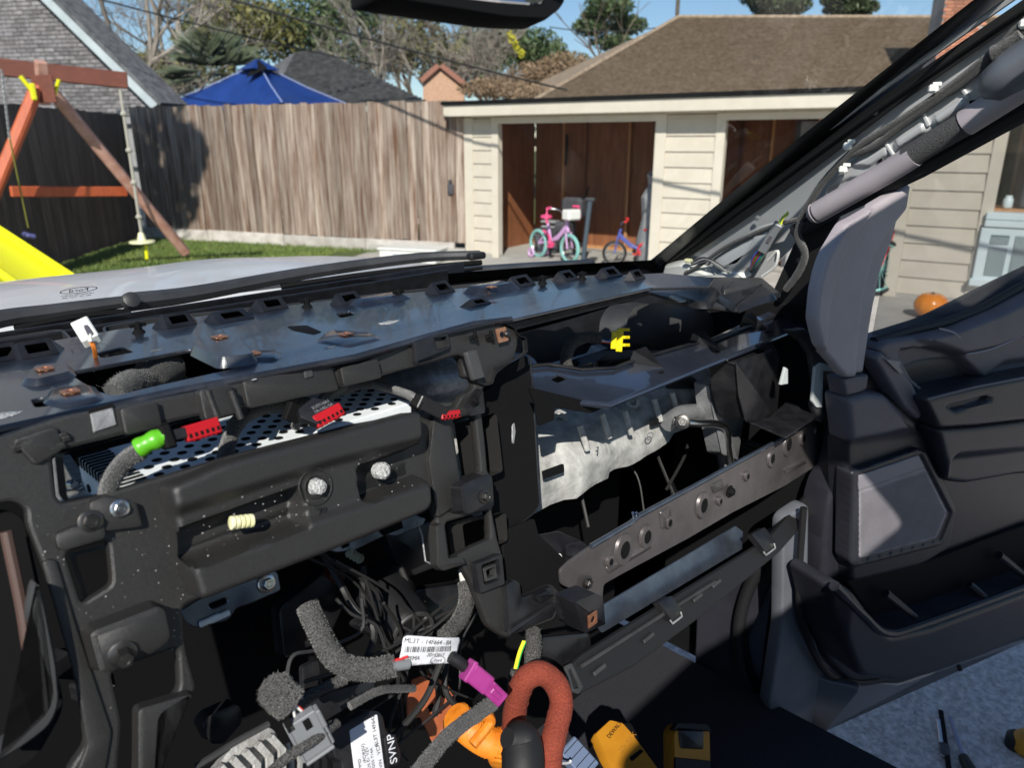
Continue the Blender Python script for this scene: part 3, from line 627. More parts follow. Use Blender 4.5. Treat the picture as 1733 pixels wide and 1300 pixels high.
# ------------------------------------------------------------------ bikes in the first bay
def wheelM(p, axis): return Matrix.Translation(p) @ Vector(axis).to_track_quat('Z', 'Y').to_matrix().to_4x4()
def bike(u, w, ang, s, name, label, tyre, fr1, fr2, seat, basket, flip=1):
    root = gthing(name, label, 'bicycle', u, 0, w)
    B = GP.M @ Matrix.Translation((u, 0, w)) @ Matrix.Rotation(ang, 4, 'Y') @ Matrix.Diagonal((s * flip, s, s, 1))
    p = lambda x, y, z=0: B @ Vector((x, y, z)); ax = (B.to_3x3() @ Vector((0, 0, 1))).normalized(); r = .20
    for x in (-.36, .36):
        b = MB(); M = wheelM(p(x, r), ax); b.torus(M, r * .9 * s, .024 * s, 26, 8); wh = b.build('wheel', tyre, root, True)
        b = MB(); b.torus(M, r * .78 * s, .010 * s, 24, 6); b.build('rim', CHR, wh, True)
        b = MB(); b.cyl(M @ Vector((0, 0, -.03 * s)), M @ Vector((0, 0, .03 * s)), .018 * s, 8)
        for k in range(12): an = k * .5236; b.tube([M @ Vector((0, 0, 0)), M @ Vector((math.cos(an) * r * .78 * s, math.sin(an) * r * .78 * s, 0))], .003 * s, 4)
        b.build('spokes', CHR, wh)
    b = MB()
    b.tube(spl([p(.30, .52), p(.12, .36), p(-.06, .26)]), .026 * s, 8); b.tube([p(-.06, .24), p(-.14, .50)], .022 * s, 8); b.tube([p(-.06, .26), p(-.36, .20)], .016 * s, 8); b.tube([p(-.12, .42), p(-.36, .2)], .013 * s, 8)
    b.tube([p(.28, .46), p(.10, .31), p(-.08, .27)], .02 * s, 8); b.build('frame', fr1, root, True)
    b = MB(); b.tube([p(.27, .60), p(.32, .42)], .022 * s, 8)
    for z in (-.045, .045): b.tube([p(.32, .42, z), p(.36, .2, z)], .013 * s, 8)
    b.build('fork', fr1, root, True)
    b = MB(); b.tube(spl([p(.20, .74, -.22), p(.26, .72, -.12), p(.26, .66, 0), p(.26, .72, .12), p(.20, .74, .22)]), .012 * s, 8); b.build('handlebar', CHR, root, True)
    for z in (-1, 1): b = MB(); b.tube([p(.17, .745, .19 * z), p(.20, .74, .28 * z)], .02 * s, 8); b.build('grip', seat, root, True)
    b = MB(); b.tube([p(-.15, .50), p(-.16, .56)], .014 * s, 8); b.lathe(B @ Matrix.Translation((-.18, .56, 0)) @ Matrix.Rotation(R(-90), 4, 'X'), [(.05, 0), (.085, .02), (.085, .045), (.05, .06)], 12); b.build('saddle', seat, root, True)
    b = MB(); b.lathe(wheelM(p(-.06, .22), ax), [(.05 * s, -.02 * s), (.05 * s, .02 * s)], 12)
    for z, dy in ((-.09, -.09), (.09, .09)): b.tube([p(-.06, .22, z * .4), p(-.06 + dy, .22 - .02, z * .6)], .009 * s, 6); b.box((-.06 + dy, .2, z), (.07, .02, .06), B)
    b.build('crank', fr2, root)
    b = MB(); b.tube(spl([p(-.18, .40, .05), p(-.05, .34, .05), p(-.02, .22, .05)]), .018 * s, 6); b.build('chain_guard', fr2, root, True)
    if basket:
        k = MB(); k.box((.38, .66, 0), (.16, .14, .22), B, .02); k.build('basket', WHTP, root)
        for z in (-1, 1):
            k = MB(); k.torus(wheelM(p(-.36, .08, .13 * z), ax), .055 * s, .018 * s, 14, 6); k.build('training_wheel', BIKL, root, True)
        k = MB()
        for z in (-1, 1):
            for _ in range(8): k.tube([p(.20, .74, .28 * z), p(.20 + random.uniform(-.05, .05), .58 + random.uniform(-.05, .03), .29 * z + random.uniform(-.03, .03))], .004 * s, 4)
        k.build('streamers', BIKP, root)
    return root
bike(1.47, -.25, R(-22), 1.08, 'kids_bicycle', 'lilac and pink kids bicycle with teal tyres and a white basket', TEAL, BIKL, BIKP, BIKP, True)
bike(2.75, -.45, R(24), .88, 'kids_bicycle', 'small red and blue kids bicycle with black tyres beside the bay jamb', RUB, BIKB, BIKR, BIKR, False, -1)
k = gthing('scooter', 'dark upright kick scooter leaning between the two kids bicycles', 'scooter', 2.08, 0, -.2)
b = MB(); b.tube([GP.w(2.06, .05, -.1), GP.w(2.07, .9, -.25)], .035, 8); b.build('stem', mat('slate blue foam', (.045, .065, .085), .7), k, True)
b = MB(); b.tube([GP.w(2.0, .93, -.24), GP.w(2.14, .93, -.26)], .03, 8); b.build('handlebar', DRKI, k, True); b = MB(); b.box((2.06, .05, -.25), (.1, .03, .5), GP.M, .01); b.build('deck', DRKI, k)
k = gthing('sheeted_bundle', 'grey plastic sheeted bundle standing against the right side of the first bay', 'bundle', 2.95, 0, -.7)
b = MB(); prof = [(.34, 0), (.36, .3), (.30, .65), (.33, .95), (.22, 1.15), (.26, 1.3), (.10, 1.42)]
b.lathe(GP.M @ Matrix.Translation((3.0, 0, -.75)) @ Matrix.Rotation(R(-90), 4, 'X'), prof, 14)
for p in b.v: p += Vector([noise.noise(p * 4 + Vector((i * 9, 0, 0))) * .08 for i in range(3)])
b.build('plastic_sheet', GRYS, k, False)
k = gthing('pushchair', 'black folded pushchair in the dark left part of the first bay', 'pushchair', 1.35, 0, -1.1)
b = MB(); b.box((1.35, .72, -1.1), (.38, .34, .3), GP.M @ Matrix.Rotation(0, 4, 'Z'), .06); b.box((1.2, .38, -1.05), (.3, .25, .35), GP.M, .05); b.build('seat_shell', DRKI, k)
b = MB(); b.tube([GP.w(1.1, .1, -.9), GP.w(1.5, .9, -1.2), GP.w(1.55, 1.05, -1.2)], .015, 6); b.tube([GP.w(1.55, .1, -.9), GP.w(1.2, .9, -1.2)], .015, 6); b.build('push_frame', BLK, k)
for du in (0, .45): b = MB(); b.torus(GP.M @ Matrix.Translation((1.1 + du, .1, -.9)), .09, .02, 16, 6); b.build('wheel', RUB, k)
k = gthing('tool_crate', 'dark crate with two pale items on the floor at the left of the first bay', 'crate', .9, 0, -.9)
b = MB(); b.box((.98, .2, -1.0), (.4, .38, .4), GP.M, .02); b.build('crate_body', DRKI, k); b = MB(); b.box((1.0, .50, -.95), (.26, .03, .2), GP.M, .005); b.box((1.0, .42, -.95), (.24, .03, .2), GP.M, .005); b.build('pale_lids', GRYS, k)
k = tag(mesh('hanging_cord', MB().tube(spl([GP.w(.85, 1.85, -1.7), GP.w(.86, 1.6, -1.68), GP.w(.84, 1.35, -1.7)]), .025, 6).v, MB().tube(spl([GP.w(.85, 1.85, -1.7), GP.w(.86, 1.6, -1.68), GP.w(.84, 1.35, -1.7)]), .025, 6).f, BLK), 'black coiled cord hanging on the back wall of the first bay', 'cord')
# rolled orange awning/board leaning in the middle bay
k = gthing('leaning_plank', 'long reddish plank leaning across the dark middle garage bay', 'plank', 5.0, 0, -1)
b = MB(); a_ = GP.w(4.3, .3, -.9); b_ = GP.w(5.4, 2.1, -1.4); d_ = (b_ - a_); b.box((0, 0, 0), (.12, .03, d_.length), Matrix.Translation((a_ + b_) / 2) @ d_.to_track_quat('Z', 'Y').to_matrix().to_4x4()); b.build('plank_board', STUD, k)
k = gthing('leaning_board', 'tall grey flat panel standing inside the middle garage bay', 'panel', 5.1, 0, -1.2)
b = MB(); b.box((5.35, 1.0, -1.5), (1.5, 2.0, .04), GP.M, .01); b.build('panel_face', GRYS, k); b = MB(); b.box((4.6, 1.0, -1.46), (.05, 2.0, .06), GP.M); b.build('panel_edge', DRKI, k)
# bike partly seen past the mirror trim, right bay side of the pier
bk = gthing('adult_bicycle', 'bicycle with a pale tyre standing at the left edge of the grey pier', 'bicycle', 6.0, 0, .1)
b = MB(); b.torus(wheelM(GP.w(6.05, .34, .12), GP.n + GP.u * .9), .30, .025, 30, 8); wh = b.build('wheel', RUB, bk, True)
b = MB(); M = wheelM(GP.w(6.05, .34, .12), GP.n + GP.u * .9)
b.torus(M, .27, .012, 28, 6)
for q in range(18): b.tube([M @ Vector((0, 0, 0)), M @ Vector((math.cos(q * .349) * .27, math.sin(q * .349) * .27, 0))], .003, 4)
b.build('rim', TEAL, wh); b = MB(); b.tube([GP.w(6.05, .34, .1), GP.w(6.15, .85, .0)], .02, 8); b.tube([GP.w(6.12, .75, 0), GP.w(5.6, .7, -.1)], .02, 8); b.build('frame', BIKR, bk); b = MB(); b.tube([GP.w(6.12, .9, .25), GP.w(6.17, .95, 0), GP.w(6.12, .9, -.25)], .015, 8); b.build('handlebar', STUD, bk)
# pumpkin
pc = PG(1572, 538); pk = empty('pumpkin', pc, 'bright orange pumpkin on the concrete seen through the open door window', 'pumpkin'); b = MB(); rr_ = .165; v = []; f = []; sg_ = 48; rg = 14
for i in range(rg + 1):
    ph = math.pi * i / rg
    for j in range(sg_): th = 2 * math.pi * j / sg_; q = rr_ * math.sin(ph) * (1 - .03 * abs(math.cos(th * 5)) ** 4); z = rr_ * .82 * (1 - math.cos(ph)) - .03 * math.exp(-(math.sin(ph) * 4) ** 2) * (1 if ph > 1.5 else -1); v.append(pc + Vector((q * math.cos(th), q * math.sin(th), z)))
for i in range(rg):
    for j in range(sg_): j2 = (j + 1) % sg_; f.append([i * sg_ + j, i * sg_ + j2, (i + 1) * sg_ + j2, (i + 1) * sg_ + j])
mesh('pumpkin_body', v, f, PUM, pk, True); b.tube(spl([pc + Vector((0, 0, .2)), pc + Vector((.005, 0, .235)), pc + Vector((.02, .01, .26))]), [.018] * 13, 6); b.build('stem', BRKD, pk)
# white flat-topped box at the end of the kerb
bx = PD(700, 425, 11.3); wb = empty('white_cooler', bx, 'white flat box lying at the foot of the fence beyond the bonnet', 'box'); Mb = Matrix.Translation((bx.x, bx.y, 0)) @ Matrix.Rotation(R(-64), 4, 'Z')
b = MB(); b.box((0, 0, .09), (.92, .5, .18), Mb, .02); b.build('box_base', WHTP, wb); b = MB(); b.box((0, 0, .20), (.96, .54, .035), Mb, .012); b.build('lid', WHTP, wb)
b = MB()
for i in range(5): b.box((-.05, -.275, .05 + i * .022), (.34, .01, .008), Mb)
b.build('grille_slats', GTR, wb)['kind'] = 'stuff'
# ------------------------------------------------------------------ swing set
sw = empty('swing_set', LD(-4.2, 8), 'orange and pink timber swing set with a brown top beam', 'swing set')
def pbox(name, a, b_, w, h, m, par, bev=.008, up=(0, 0, 1)):
    a = Vector(a); b_ = Vector(b_); d = b_ - a; M = Matrix.Translation((a + b_) / 2) @ d.to_track_quat('Z', 'Y').to_matrix().to_4x4(); k = MB(); k.box((0, 0, 0), (w, h, d.length), M, bev); return k.build(name, m, par)
D_ = 8.2
tp = PD(72, 130, D_); bmL = PD(-260, 96, 7.6); bmR = PD(222, 134, 8.9)
pbox('top_beam', PD(-200, 92, 7.9), PD(216, 136, 8.9), .10, .17, SWB, sw)
f1 = PD(318, 432, 9.6); f1 = f1
pbox('leg', PD(84, 150, 8.3), f1, .13, .13, SWP, sw, .05)
f2 = PD(-20, 350, 7.5); pbox('leg', PD(66, 140, 8.1), f2 + (f2 - PD(66, 140, 8.1)) * .55, .13, .13, SWO, sw, .05)
pbox('cross_brace', PD(18, 324, 7.95), PD(214, 324, 9.05), .05, .11, SWO, sw)
pbox('post_stub', PD(75, 175, 8.25), PD(69, 103, 8.15), .10, .10, SWP, sw)
b = MB(); q = PD(56, 155, 7.95); b.box((0, 0, 0), (.05, .05, .16), Matrix.Translation(q), .01); b.tube([PD(34, 128, 7.9), q], .022, 8); b.build('swing_bracket', SLY, sw)
b = MB(); b.tube([PD(100, 134, 8.2), PD(90, 168, 8.2)], .02, 8); b.build('swing_bracket', SLY, sw)
bp = MB(); bp.box((0, 0, 0), (.22, .02, .26), Matrix.Translation(PD(74, 150, 8.05)) @ Matrix.Rotation(R(-46), 4, 'Z'), .004); bp.build('beam_plate', SWB, sw)
# chain of the left swing, rope with disc seat
cs = empty('chain_swing', PD(6, 150, 7.6), 'pale chain swing hanging at the left edge behind the orange leg', 'swing'); b = MB()
p0 = PD(3, 120, 7.6); p1 = PD(16, 232, 7.6)
for i in range(26):
    q = p0.lerp(p1, i / 25); b.torus(Matrix.Translation(q) @ Matrix.Rotation(R(90), 4, 'X') @ Matrix.Rotation(R(90 * (i % 2) + 40), 4, 'Y') @ Matrix.Diagonal((.8, 1.35, 1, 1)), .014, .004, 10, 5)
b.build('chain', CHAIN, cs)
b = MB(); b.tube(spl([p1, PD(30, 300, 7.7), PD(48, 385, 7.8)]), .008, 5); b.build('hanging_strap', mat('olive strap', (.20, .20, .03), .7), cs)
b = MB(); b.box((0, 0, 0), (.10, .20, .05), Matrix.Translation(PD(49, 398, 7.8)) @ Matrix.Rotation(R(20), 4, 'Y'), .02); b.build('swing_seat', mat('violet blue seat', (.12, .12, .30), .5), cs)
ds = empty('disc_swing', PD(241, 410, 8.9), 'cream disc seat on a knotted rope with a yellow knob', 'swing')
ra = PD(203, 150, 8.85); rb = PD(240, 400, 8.9); b = MB(); pts = [ra.lerp(rb, i / 24) + Vector((noise.noise(Vector((i, 0, 0))) * .01, 0, 0)) for i in range(25)]; rad = [.017] * 25
b.tube(pts, rad, 8); b.build('rope', ROPE, ds, True)
for t in (.16, .40, .62, .86): q = ra.lerp(rb, t); b = MB(); b.lathe(Matrix.Translation(q - Vector((0, 0, .03))), [(.015, 0), (.035, .015), (.038, .035), (.018, .06)], 10); b.build('knot', ROPE, ds, True)
b = MB(); b.lathe(Matrix.Translation(PD(241, 412, 8.9)), [(.12, 0), (.145, .012), (.14, .03), (.05, .04), (.03, .12), (.02, .13)], 24); b.build('disc_seat', CREAM, ds, True)
b = MB(); b.tube([PD(247, 415, 8.9), PD(249, 438, 8.9)], .022, 8); b.build('seat_knob', SLY, ds, True)
# slide
sd = empty('slide', PD(20, 430, 6.6), 'bright yellow plastic slide entering at the left edge', 'slide')
a0_, a1_ = PD(-150, 300, 7.0), PD(104, 466, 6.2); c0_, c1_ = PD(-190, 340, 6.3), PD(60, 520, 5.6)
# slide bed with curled rims: cross-section swept down the slope
dn = (a1_ - a0_); wd = (c0_ - a0_); nrm = wd.cross(dn).normalized()
if nrm.z < 0: nrm = -nrm
v = []; f = []; cs_ = [(0, .0), (0, .07), (.03, .09), (.06, .07), (.09, .01), (.3, -.01), (.6, -.01), (.91, .01), (.94, .07), (.97, .09), (1, .07), (1, 0)]; n = 16
for i in range(n + 1):
    t = i / n * 1.15; base = a0_ + dn * t; wv = wd.lerp(c1_ - a1_, min(1, t))
    for x, h in cs_: v.append(base + wv * x + nrm * h * (1 + 0))
k = len(cs_)
for i in range(n):
    for j in range(k - 1): f.append([i * k + j, i * k + j + 1, (i + 1) * k + j + 1, (i + 1) * k + j])
so_ = mesh('slide_bed', v, f, SLY, sd, True)
md = so_.modifiers.new('t', 'SOLIDIFY'); md.thickness = .012
# ------------------------------------------------------------------ overhead cables
def cable(name, label, a, b_, r, sag=.2):
    pts = [a.lerp(b_, i / 20) - Vector((0, 0, sag * 4 * (i / 20) * (1 - i / 20))) for i in range(21)]
    k = MB(); k.tube(pts, r, 6); o = k.build(name, CABL, None, True); return tag(o, label, 'cable')
cA = FN.at(640, 170); cB = GP.at(1170, 322)
k1 = cA + SUN * 3.9; k2 = cB + SUN * 4.6; dk = (k2 - k1)
cable('power_cable', 'thin black service cable whose shadow slants over fence and garage', k1 - dk * 1.1, k2 + dk * 1.0, .02, .0)
cable('utility_line', 'upper dark utility line slanting across the trees beside the mirror', PD(330, -20, 15), PD(960, 152, 18), .022, .06)
cable('utility_line', 'faint higher utility line crossing the trees left of the mirror', PD(140, -10, 14), PD(640, 110, 18), .015, .05)
cable('utility_line', 'short utility line against the blue sky left of the roof peak', PD(930, 45, 30), PD(1146, 40, 30), .02, .2)
# ------------------------------------------------------------------ trees
def leaves(mb, c, rad, n, size, flat=.0, droop=0):
    for _ in range(n):
        while True:
            d = Vector([random.uniform(-1, 1) for _ in range(3)])
            if d.length <= 1: break
        d = d * (.45 + .55 * d.length) if random.random() < .6 else d
        p = c + Vector((d.x * rad[0], d.y * rad[1], d.z * rad[2])); s = size * random.uniform(.5, 1.4)
        a = Vector([random.gauss(0, 1) for _ in range(3)]).normalized(); b_ = a.cross(Vector([random.gauss(0, 1) for _ in range(3)])).normalized()
        if droop: a = (a * .4 + Vector((0, 0, -droop))).normalized(); b_ = a.cross(Vector([random.gauss(0, 1) for _ in range(3)])).normalized()
        mb.add([p - a * s, p + b_ * s * .35, p + a * s, p - b_ * s * .35], [[0, 1, 2, 3]])
def branches(mb, tips, p, d, L, r, depth, spread=.5, up=.15, seg=5):
    n = 3; pts = [p]; q = p.copy(); dd = d.copy()
    for i in range(n): dd = (dd + Vector([random.gauss(0, .16) for _ in range(3)]) + Vector((0, 0, up * .3))).normalized(); q = q + dd * L / n; pts.append(q.copy())
    mb.tube(pts, [r * (1 - .35 * i / n) for i in range(n + 1)], seg if depth > 2 else 3, False)
    if depth == 0: tips.append(q); return
    for k in range(random.choice((2, 3, 3)) if depth > 1 else 3):
        nd = (dd + Vector([random.gauss(0, spread) for _ in range(3)]) + Vector((0, 0, up))).normalized(); s = random.uniform(.6, .85)
        branches(mb, tips, pts[random.choice((1, 2, 3, 3))], nd, L * s, r * .6, depth - 1, spread, up, seg)
def tree(name, label, base, h, crown, lm, bm, n, size, depth=4, group=None, spread=.45, thick=.16, droop=0):
    root = empty(name, base, label, 'tree', group); mb = MB(); tips = []
    branches(mb, tips, base, Vector((random.gauss(0, .03), random.gauss(0, .03), 1)), h * .42, thick, depth, spread, .12)
    mb.build('trunk', bm, root)
    if n:
        lb = MB()
        for (c, rad, k) in crown: leaves(lb, c, rad, int(n * k), size, 0, droop)
        lb.build('crown', lm, root)
    return root
def clumps(px_list, d, scale=1):
    out = []
    for (x, y, rx, ry, k) in px_list:
        c = PD(x, y, d + random.uniform(-.8, .8)); s = d / 1340.0; out.append((c, (rx * s, rx * s, ry * s), k))
    return out
def gnd(x, d): p = PD(x, 240, d); p.z = 0; return p
# bare tree on the left
random.seed(5)
def bare(x, d, h, label, seed, dep=6, th=.2, sp=.5, m=BARK):
    random.seed(seed); root = empty('bare_tree', gnd(x, d), label, 'tree', 'bare trees behind the fence'); mb = MB(); t = []
    branches(mb, t, gnd(x, d), Vector((0, 0, 1)), h, th, dep, sp, .10, 6); mb.build('trunk_and_limbs', m, root)
    tw = MB(); 
    for q in t:
        for _ in range(3): tw.tube([q, q + Vector([random.gauss(0, .25), random.gauss(0, .25), random.gauss(.05, .25)])], .006, 3, False)
    tw.build('twigs', m, root)
bare(215, 19, 2.6, 'large bare tree with pale spreading limbs above the brick gable', 4, 6, .17, .55)
bare(330, 23, 3.0, 'bare tree with fine twigs behind the spiky palm', 9, 6, .16, .5)
bare(640, 26, 2.6, 'slender bare tree with upright pale stems behind the grey roof', 21, 6, .13, .33)
bare(760, 28, 2.6, 'bare whippy tree standing behind the small brick gable', 33, 6, .12, .30)
random.seed(77)
specs = [
 ('olive green leafy tree filling the sky left of the mirror', 400, 30, [(395, 30, 80, 50, .5), (460, 55, 60, 45, .3), (350, 60, 60, 30, .2)], LVO, 5200),
 ('tall mixed green tree behind the grey shingle roof', 530, 31, [(520, 40, 80, 45, .4), (590, 20, 70, 40, .3), (560, 85, 70, 40, .3)], LVP, 5200),
 ('yellowish green tree in the gap under the mirror', 690, 33, [(680, 60, 80, 45, .4), (740, 95, 70, 40, .3), (640, 95, 60, 35, .3)], LVO, 5200),
 ('dark rounded evergreen tree just right of the mirror bottom', 850, 34, [(840, 70, 70, 40, .4), (900, 85, 60, 35, .3), (800, 105, 60, 35, .3)], LVP, 5600),
 ('pale green bushy tree under the right end of the mirror', 930, 36, [(925, 105, 45, 35, .6), (965, 120, 45, 30, .4)], LVO, 3200),
]
for lab, x, d, cl, m_, n in specs: tree('leafy_tree', lab, gnd(x, d), 7, clumps(cl, d), m_, BRKD, n, .13, 4, 'leafy trees behind the fence')
tree('pine_tree', 'tall airy pine standing alone in blue sky left of the brown roof', gnd(1035, 38), 7.5, clumps([(1030, 10, 42, 22, .25), (1000, 45, 32, 14, .2), (1062, 42, 34, 16, .2), (1035, 70, 38, 14, .15), (1010, 25, 26, 14, .1), (1055, 90, 22, 12, .1)], 38), LVP, BRKD, 5200, .14, 4, None, .35)
tree('pine_tree', 'dark tree top showing above the middle of the brown ridge', gnd(1320, 36), 7, clumps([(1320, 6, 52, 22, .6), (1290, -10, 40, 20, .4)], 36), LVD, BRKD, 3800, .14, 3)
tree('pine_tree', 'smaller dark tree top above the right part of the ridge', gnd(1445, 38), 7, clumps([(1440, 12, 44, 14, .6), (1420, -5, 30, 16, .4)], 38), LVD, BRKD, 3000, .14, 3)
tree('brown_tree', 'reddish brown winter tree between the fence and the brown roof', gnd(960, 26), 3.2, clumps([(900, 130, 50, 26, .25), (960, 120, 60, 32, .35), (1010, 130, 50, 26, .2), (850, 145, 40, 20, .2)], 26), LVB, BRKD, 7000, .07, 4, None, .5)
tree('brown_tree', 'low brown twiggy shrub behind the garage roof edge', gnd(830, 22), 2.2, clumps([(830, 150, 60, 18, .6), (900, 155, 60, 14, .4)], 22), LVB, BRKD, 2600, .06, 4, None, .6)
tree('leafy_tree', 'shaded green bank of foliage behind the blue canopy', gnd(350, 24), 4, clumps([(330, 130, 70, 40, .5), (260, 120, 50, 40, .5)], 24), LVO, BRKD, 2600, .10, 3, None, .5)
# broad tree standing left of the view: its crown shades the left half of the fence
random.seed(41)
ot = empty('shade_tree', LD(-9.5, 7.5), 'broad leafy tree standing outside the left edge that shades the fence', 'tree'); b = MB(); tt_ = []
branches(b, tt_, LD(-9.5, 7.5), Vector((.1, 0, 1)), 3.2, .22, 4, .5, .12, 6)
cr_ = MB()
for fx, fz, rad in ((-6.9, 2.1, .7), (-6.6, .8, .5), (-6.2, 1.5, .4), (-7.6, .8, .7)):
    c = FN.w(fx + 1.0, fz) + SUN * 11; b.tube(spl([LD(-9.5, 7.5, 4.2), (LD(-9.5, 7.5, 4.2) + c) / 2 + Vector((0, 0, .5)), c]), .025, 5); leaves(cr_, c, (rad * 1.25, rad * 1.25, rad), int(1500 * rad), .12)
b.build('trunk_and_limbs', BRKD, ot); cr_.build('crown', LVO, ot)
# spiky palm behind the canopy
pm = empty('palm', gnd(345, 18.5), 'spiky grey green fan palm behind the blue canopy', 'palm'); b = MB(); b.tube([gnd(345, 18.5), gnd(345, 18.5) + Vector((0, 0, 2.4))], .15, 8); b.build('trunk', BRKD, pm)
b = MB(); c0 = PD(365, 128, 18.5)
for _ in range(34):
    a = random.uniform(0, 6.28); el = random.uniform(-.2, 1.4); d1 = Vector((math.cos(a) * math.cos(el), math.sin(a) * math.cos(el), math.sin(el))); hub = c0 + d1 * .45
    for k in range(16):
        s = (k / 15 - .5) * 1.7; side_ = d1.cross(Vector((0, 0, 1))).normalized(); dir_ = (d1 * math.cos(s) + side_ * math.sin(s)).normalized(); L = random.uniform(.6, .95); w = dir_.cross(d1 + Vector((.01, 0, .2))).normalized() * .012
        b.add([hub - w, hub + w, hub + dir_ * L * .7 + w * .8 - Vector((0, 0, .03)), hub + dir_ * L - Vector((0, 0, .12))], [[0, 1, 2, 3]])
b.build('fronds', PALM, pm)
# yellow leaf litter / tag seen in the trees
yb = tag(mesh('yellow_leaf_spray', *(lambda k: (k.v, k.f))(MB()), LVO) if False else (lambda k: ([leaves(k, PD(862 + i * 5, 58 + i * 8, 22), (.09, .09, .12), 26, .06) for i in range(5)], k.build('yellow_foliage_spray', mat('yellow leaves', (.55, .50, .03), .6)))[1])(MB()), 'small spray of bright yellow leaves hanging below the mirror', 'foliage')
# ================================================================== the truck
truck = empty('pickup_truck', (.4, .6, .5), 'silver pickup truck cabin with its dashboard stripped and passenger door open', 'truck')
TPL = Pl((.4, .61, 1.72 - .203), (1, 0, 0), (0, 1, -.03))
FP = Pl((.35, .6, 1.72 - .235), (1, 0, 0), (0, .3, 1))
RP = Pl((.65, .5, 1.72 - .53), (1, 0, 0), (0, .08, 1))
DP = Pl((1.45, .40, 1.0), (.947, -.322, 0), (0, 0, 1))
au = Vector((-.15, -.62, .47)).normalized(); an_ = Vector((-.8, -.45, .15)); an_ = (an_ - au * an_.dot(au)).normalized()
AP = Pl((1.40, .84, 1.72 - .25), au, an_.cross(au)); 
if AP.n.dot(EYE - AP.o) < 0: AP = Pl((1.40, .84, 1.72 - .25), au, -an_.cross(au))
ZE = 1.72
# ---- windscreen
def gb_(s): x = -.62 + 2.02 * s; return Vector((x, 1.16 - .28 * (x - .4) ** 2, ZE - .262))
def gt_(s): x = -.45 + 1.70 * s; return Vector((x, .34 - .12 * (x - .4) ** 2, ZE + .22))
def gpt(s, t, o=0):
    p = gb_(s).lerp(gt_(s), t); b = .035 * math.sin(math.pi * t) * min(1, (1.02 - s) * 3); return p + Vector((0, .6, .8)) * (b + o)
v = []; f = []; ns_, nt_ = 40, 16
for i in range(ns_ + 1):
    for j in range(nt_ + 1): v.append(gpt(i / ns_, j / nt_))
for i in range(ns_):
    for j in range(nt_): k = i * (nt_ + 1) + j; f.append([k, k + nt_ + 1, k + nt_ + 2, k + 1])
wsd = mesh('windscreen', v, f, GLASS, truck, True)
def fritband(s0, s1, t0, t1, o, n1=40, n2=2):
    v = []; f = []
    for i in range(n1 + 1):
        for j in range(n2 + 1): v.append(gpt(s0 + (s1 - s0) * i / n1, t0 + (t1 - t0) * j / n2, o))
    for i in range(n1):
        for j in range(n2): k = i * (n2 + 1) + j; f.append([k, k + n2 + 1, k + n2 + 2, k + 1])
    return v, f
FR = mat('black glass border', (.008, .008, .009), .25)
b = MB(); b.add(*fritband(0, 1, -.01, .055, -.003)); b.add(*fritband(.975, 1.012, .05, 1, -.003, 3, 24)); b.add(*fritband(0, 1, .985, 1.03, -.003)); b.build('black_border', FR, wsd, True)
# mirrored maker marking low on the glass
def glass_frame(x, y):
    r = ray(x, y); best = None
    for i in range(201):
        for j in range(81):
            p = gpt(i / 200, j / 80 * .5); d = (p - EYE).normalized().angle(r.normalized())
            if best is None or d < best[0]: best = (d, p)
    return best[1]
gp = glass_frame(132, 488); gM = frame(gp + Vector((0, -.004, -.004)), (1, -.05, 0), (0, -.82, .55))
MK = mat('dark glass print', (.03, .03, .035), .5)
text('marking', 'Ford', gM @ Matrix.Translation((0, .006, 0)), .012, MK, wsd, .0001, True)
b = MB(); b.torus(gM @ Matrix.Translation((0, .006, 0)) @ Matrix.Diagonal((1.9, .72, 1, 1)), .011, .0004, 30, 4); b.build('marking_oval', MK, wsd)
text('marking', 'LAMINATED SAFETY', gM @ Matrix.Translation((0, -.007, 0)), .0042, MK, wsd, .0001, True)
text('marking', 'AS1 M61 DOT 43R', gM @ Matrix.Translation((0, -.013, 0)), .0042, MK, wsd, .0001, True)
# ---- cowl, wipers, bonnet, outside of the glass
def sheet(name, fn, nu, nv, m, par, th=0):
    v = [fn(i / nu, j / nv) for i in range(nu + 1) for j in range(nv + 1)]; f = []
    for i in range(nu):
        for j in range(nv): k = i * (nv + 1) + j; f.append([k, k + nv + 1, k + nv + 2, k + 1])
    o = mesh(name, v, f, m, par, True)
    if th: md = o.modifiers.new('t', 'SOLIDIFY'); md.thickness = th; md.offset = -1
    return o
def cowlf(s, t):
    p = gb_(s); q = p + Vector((0, .005 + .20 * t, -.012 - .055 * math.sin(math.pi * min(1, t * 1.1)) * 1.0 + .01 * t)); return q
sheet('cowl_panel', cowlf, 40, 10, COWL, truck, .004)
def hoodf(s, t):
    x = -1.0 + 2.52 * s; y0 = gb_(min(1, max(0, (x + .62) / 2.02))).y + .15; y = y0 + t * 1.15
    side = max(0, abs(x - .4) - .62); z = ZE - .268 - .012 * t - .22 * max(0, t - .25) ** 2 - .55 * side ** 2 * 1.0
    z += .008 * math.exp(-((abs(x - .4) - .46) / .10) ** 2) * min(1, t * 4); 
    if t < .02: z -= .01
    return Vector((x, y, z))
sheet('bonnet', hoodf, 70, 30, HOODM, truck, .01)
b = MB()
P_ = [hoodf(i / 30, 0) + Vector((0, -.012, -.004)) for i in range(31)]; b.tube(P_, .010, 6); b.build('bonnet_seal', RUB, truck, True)
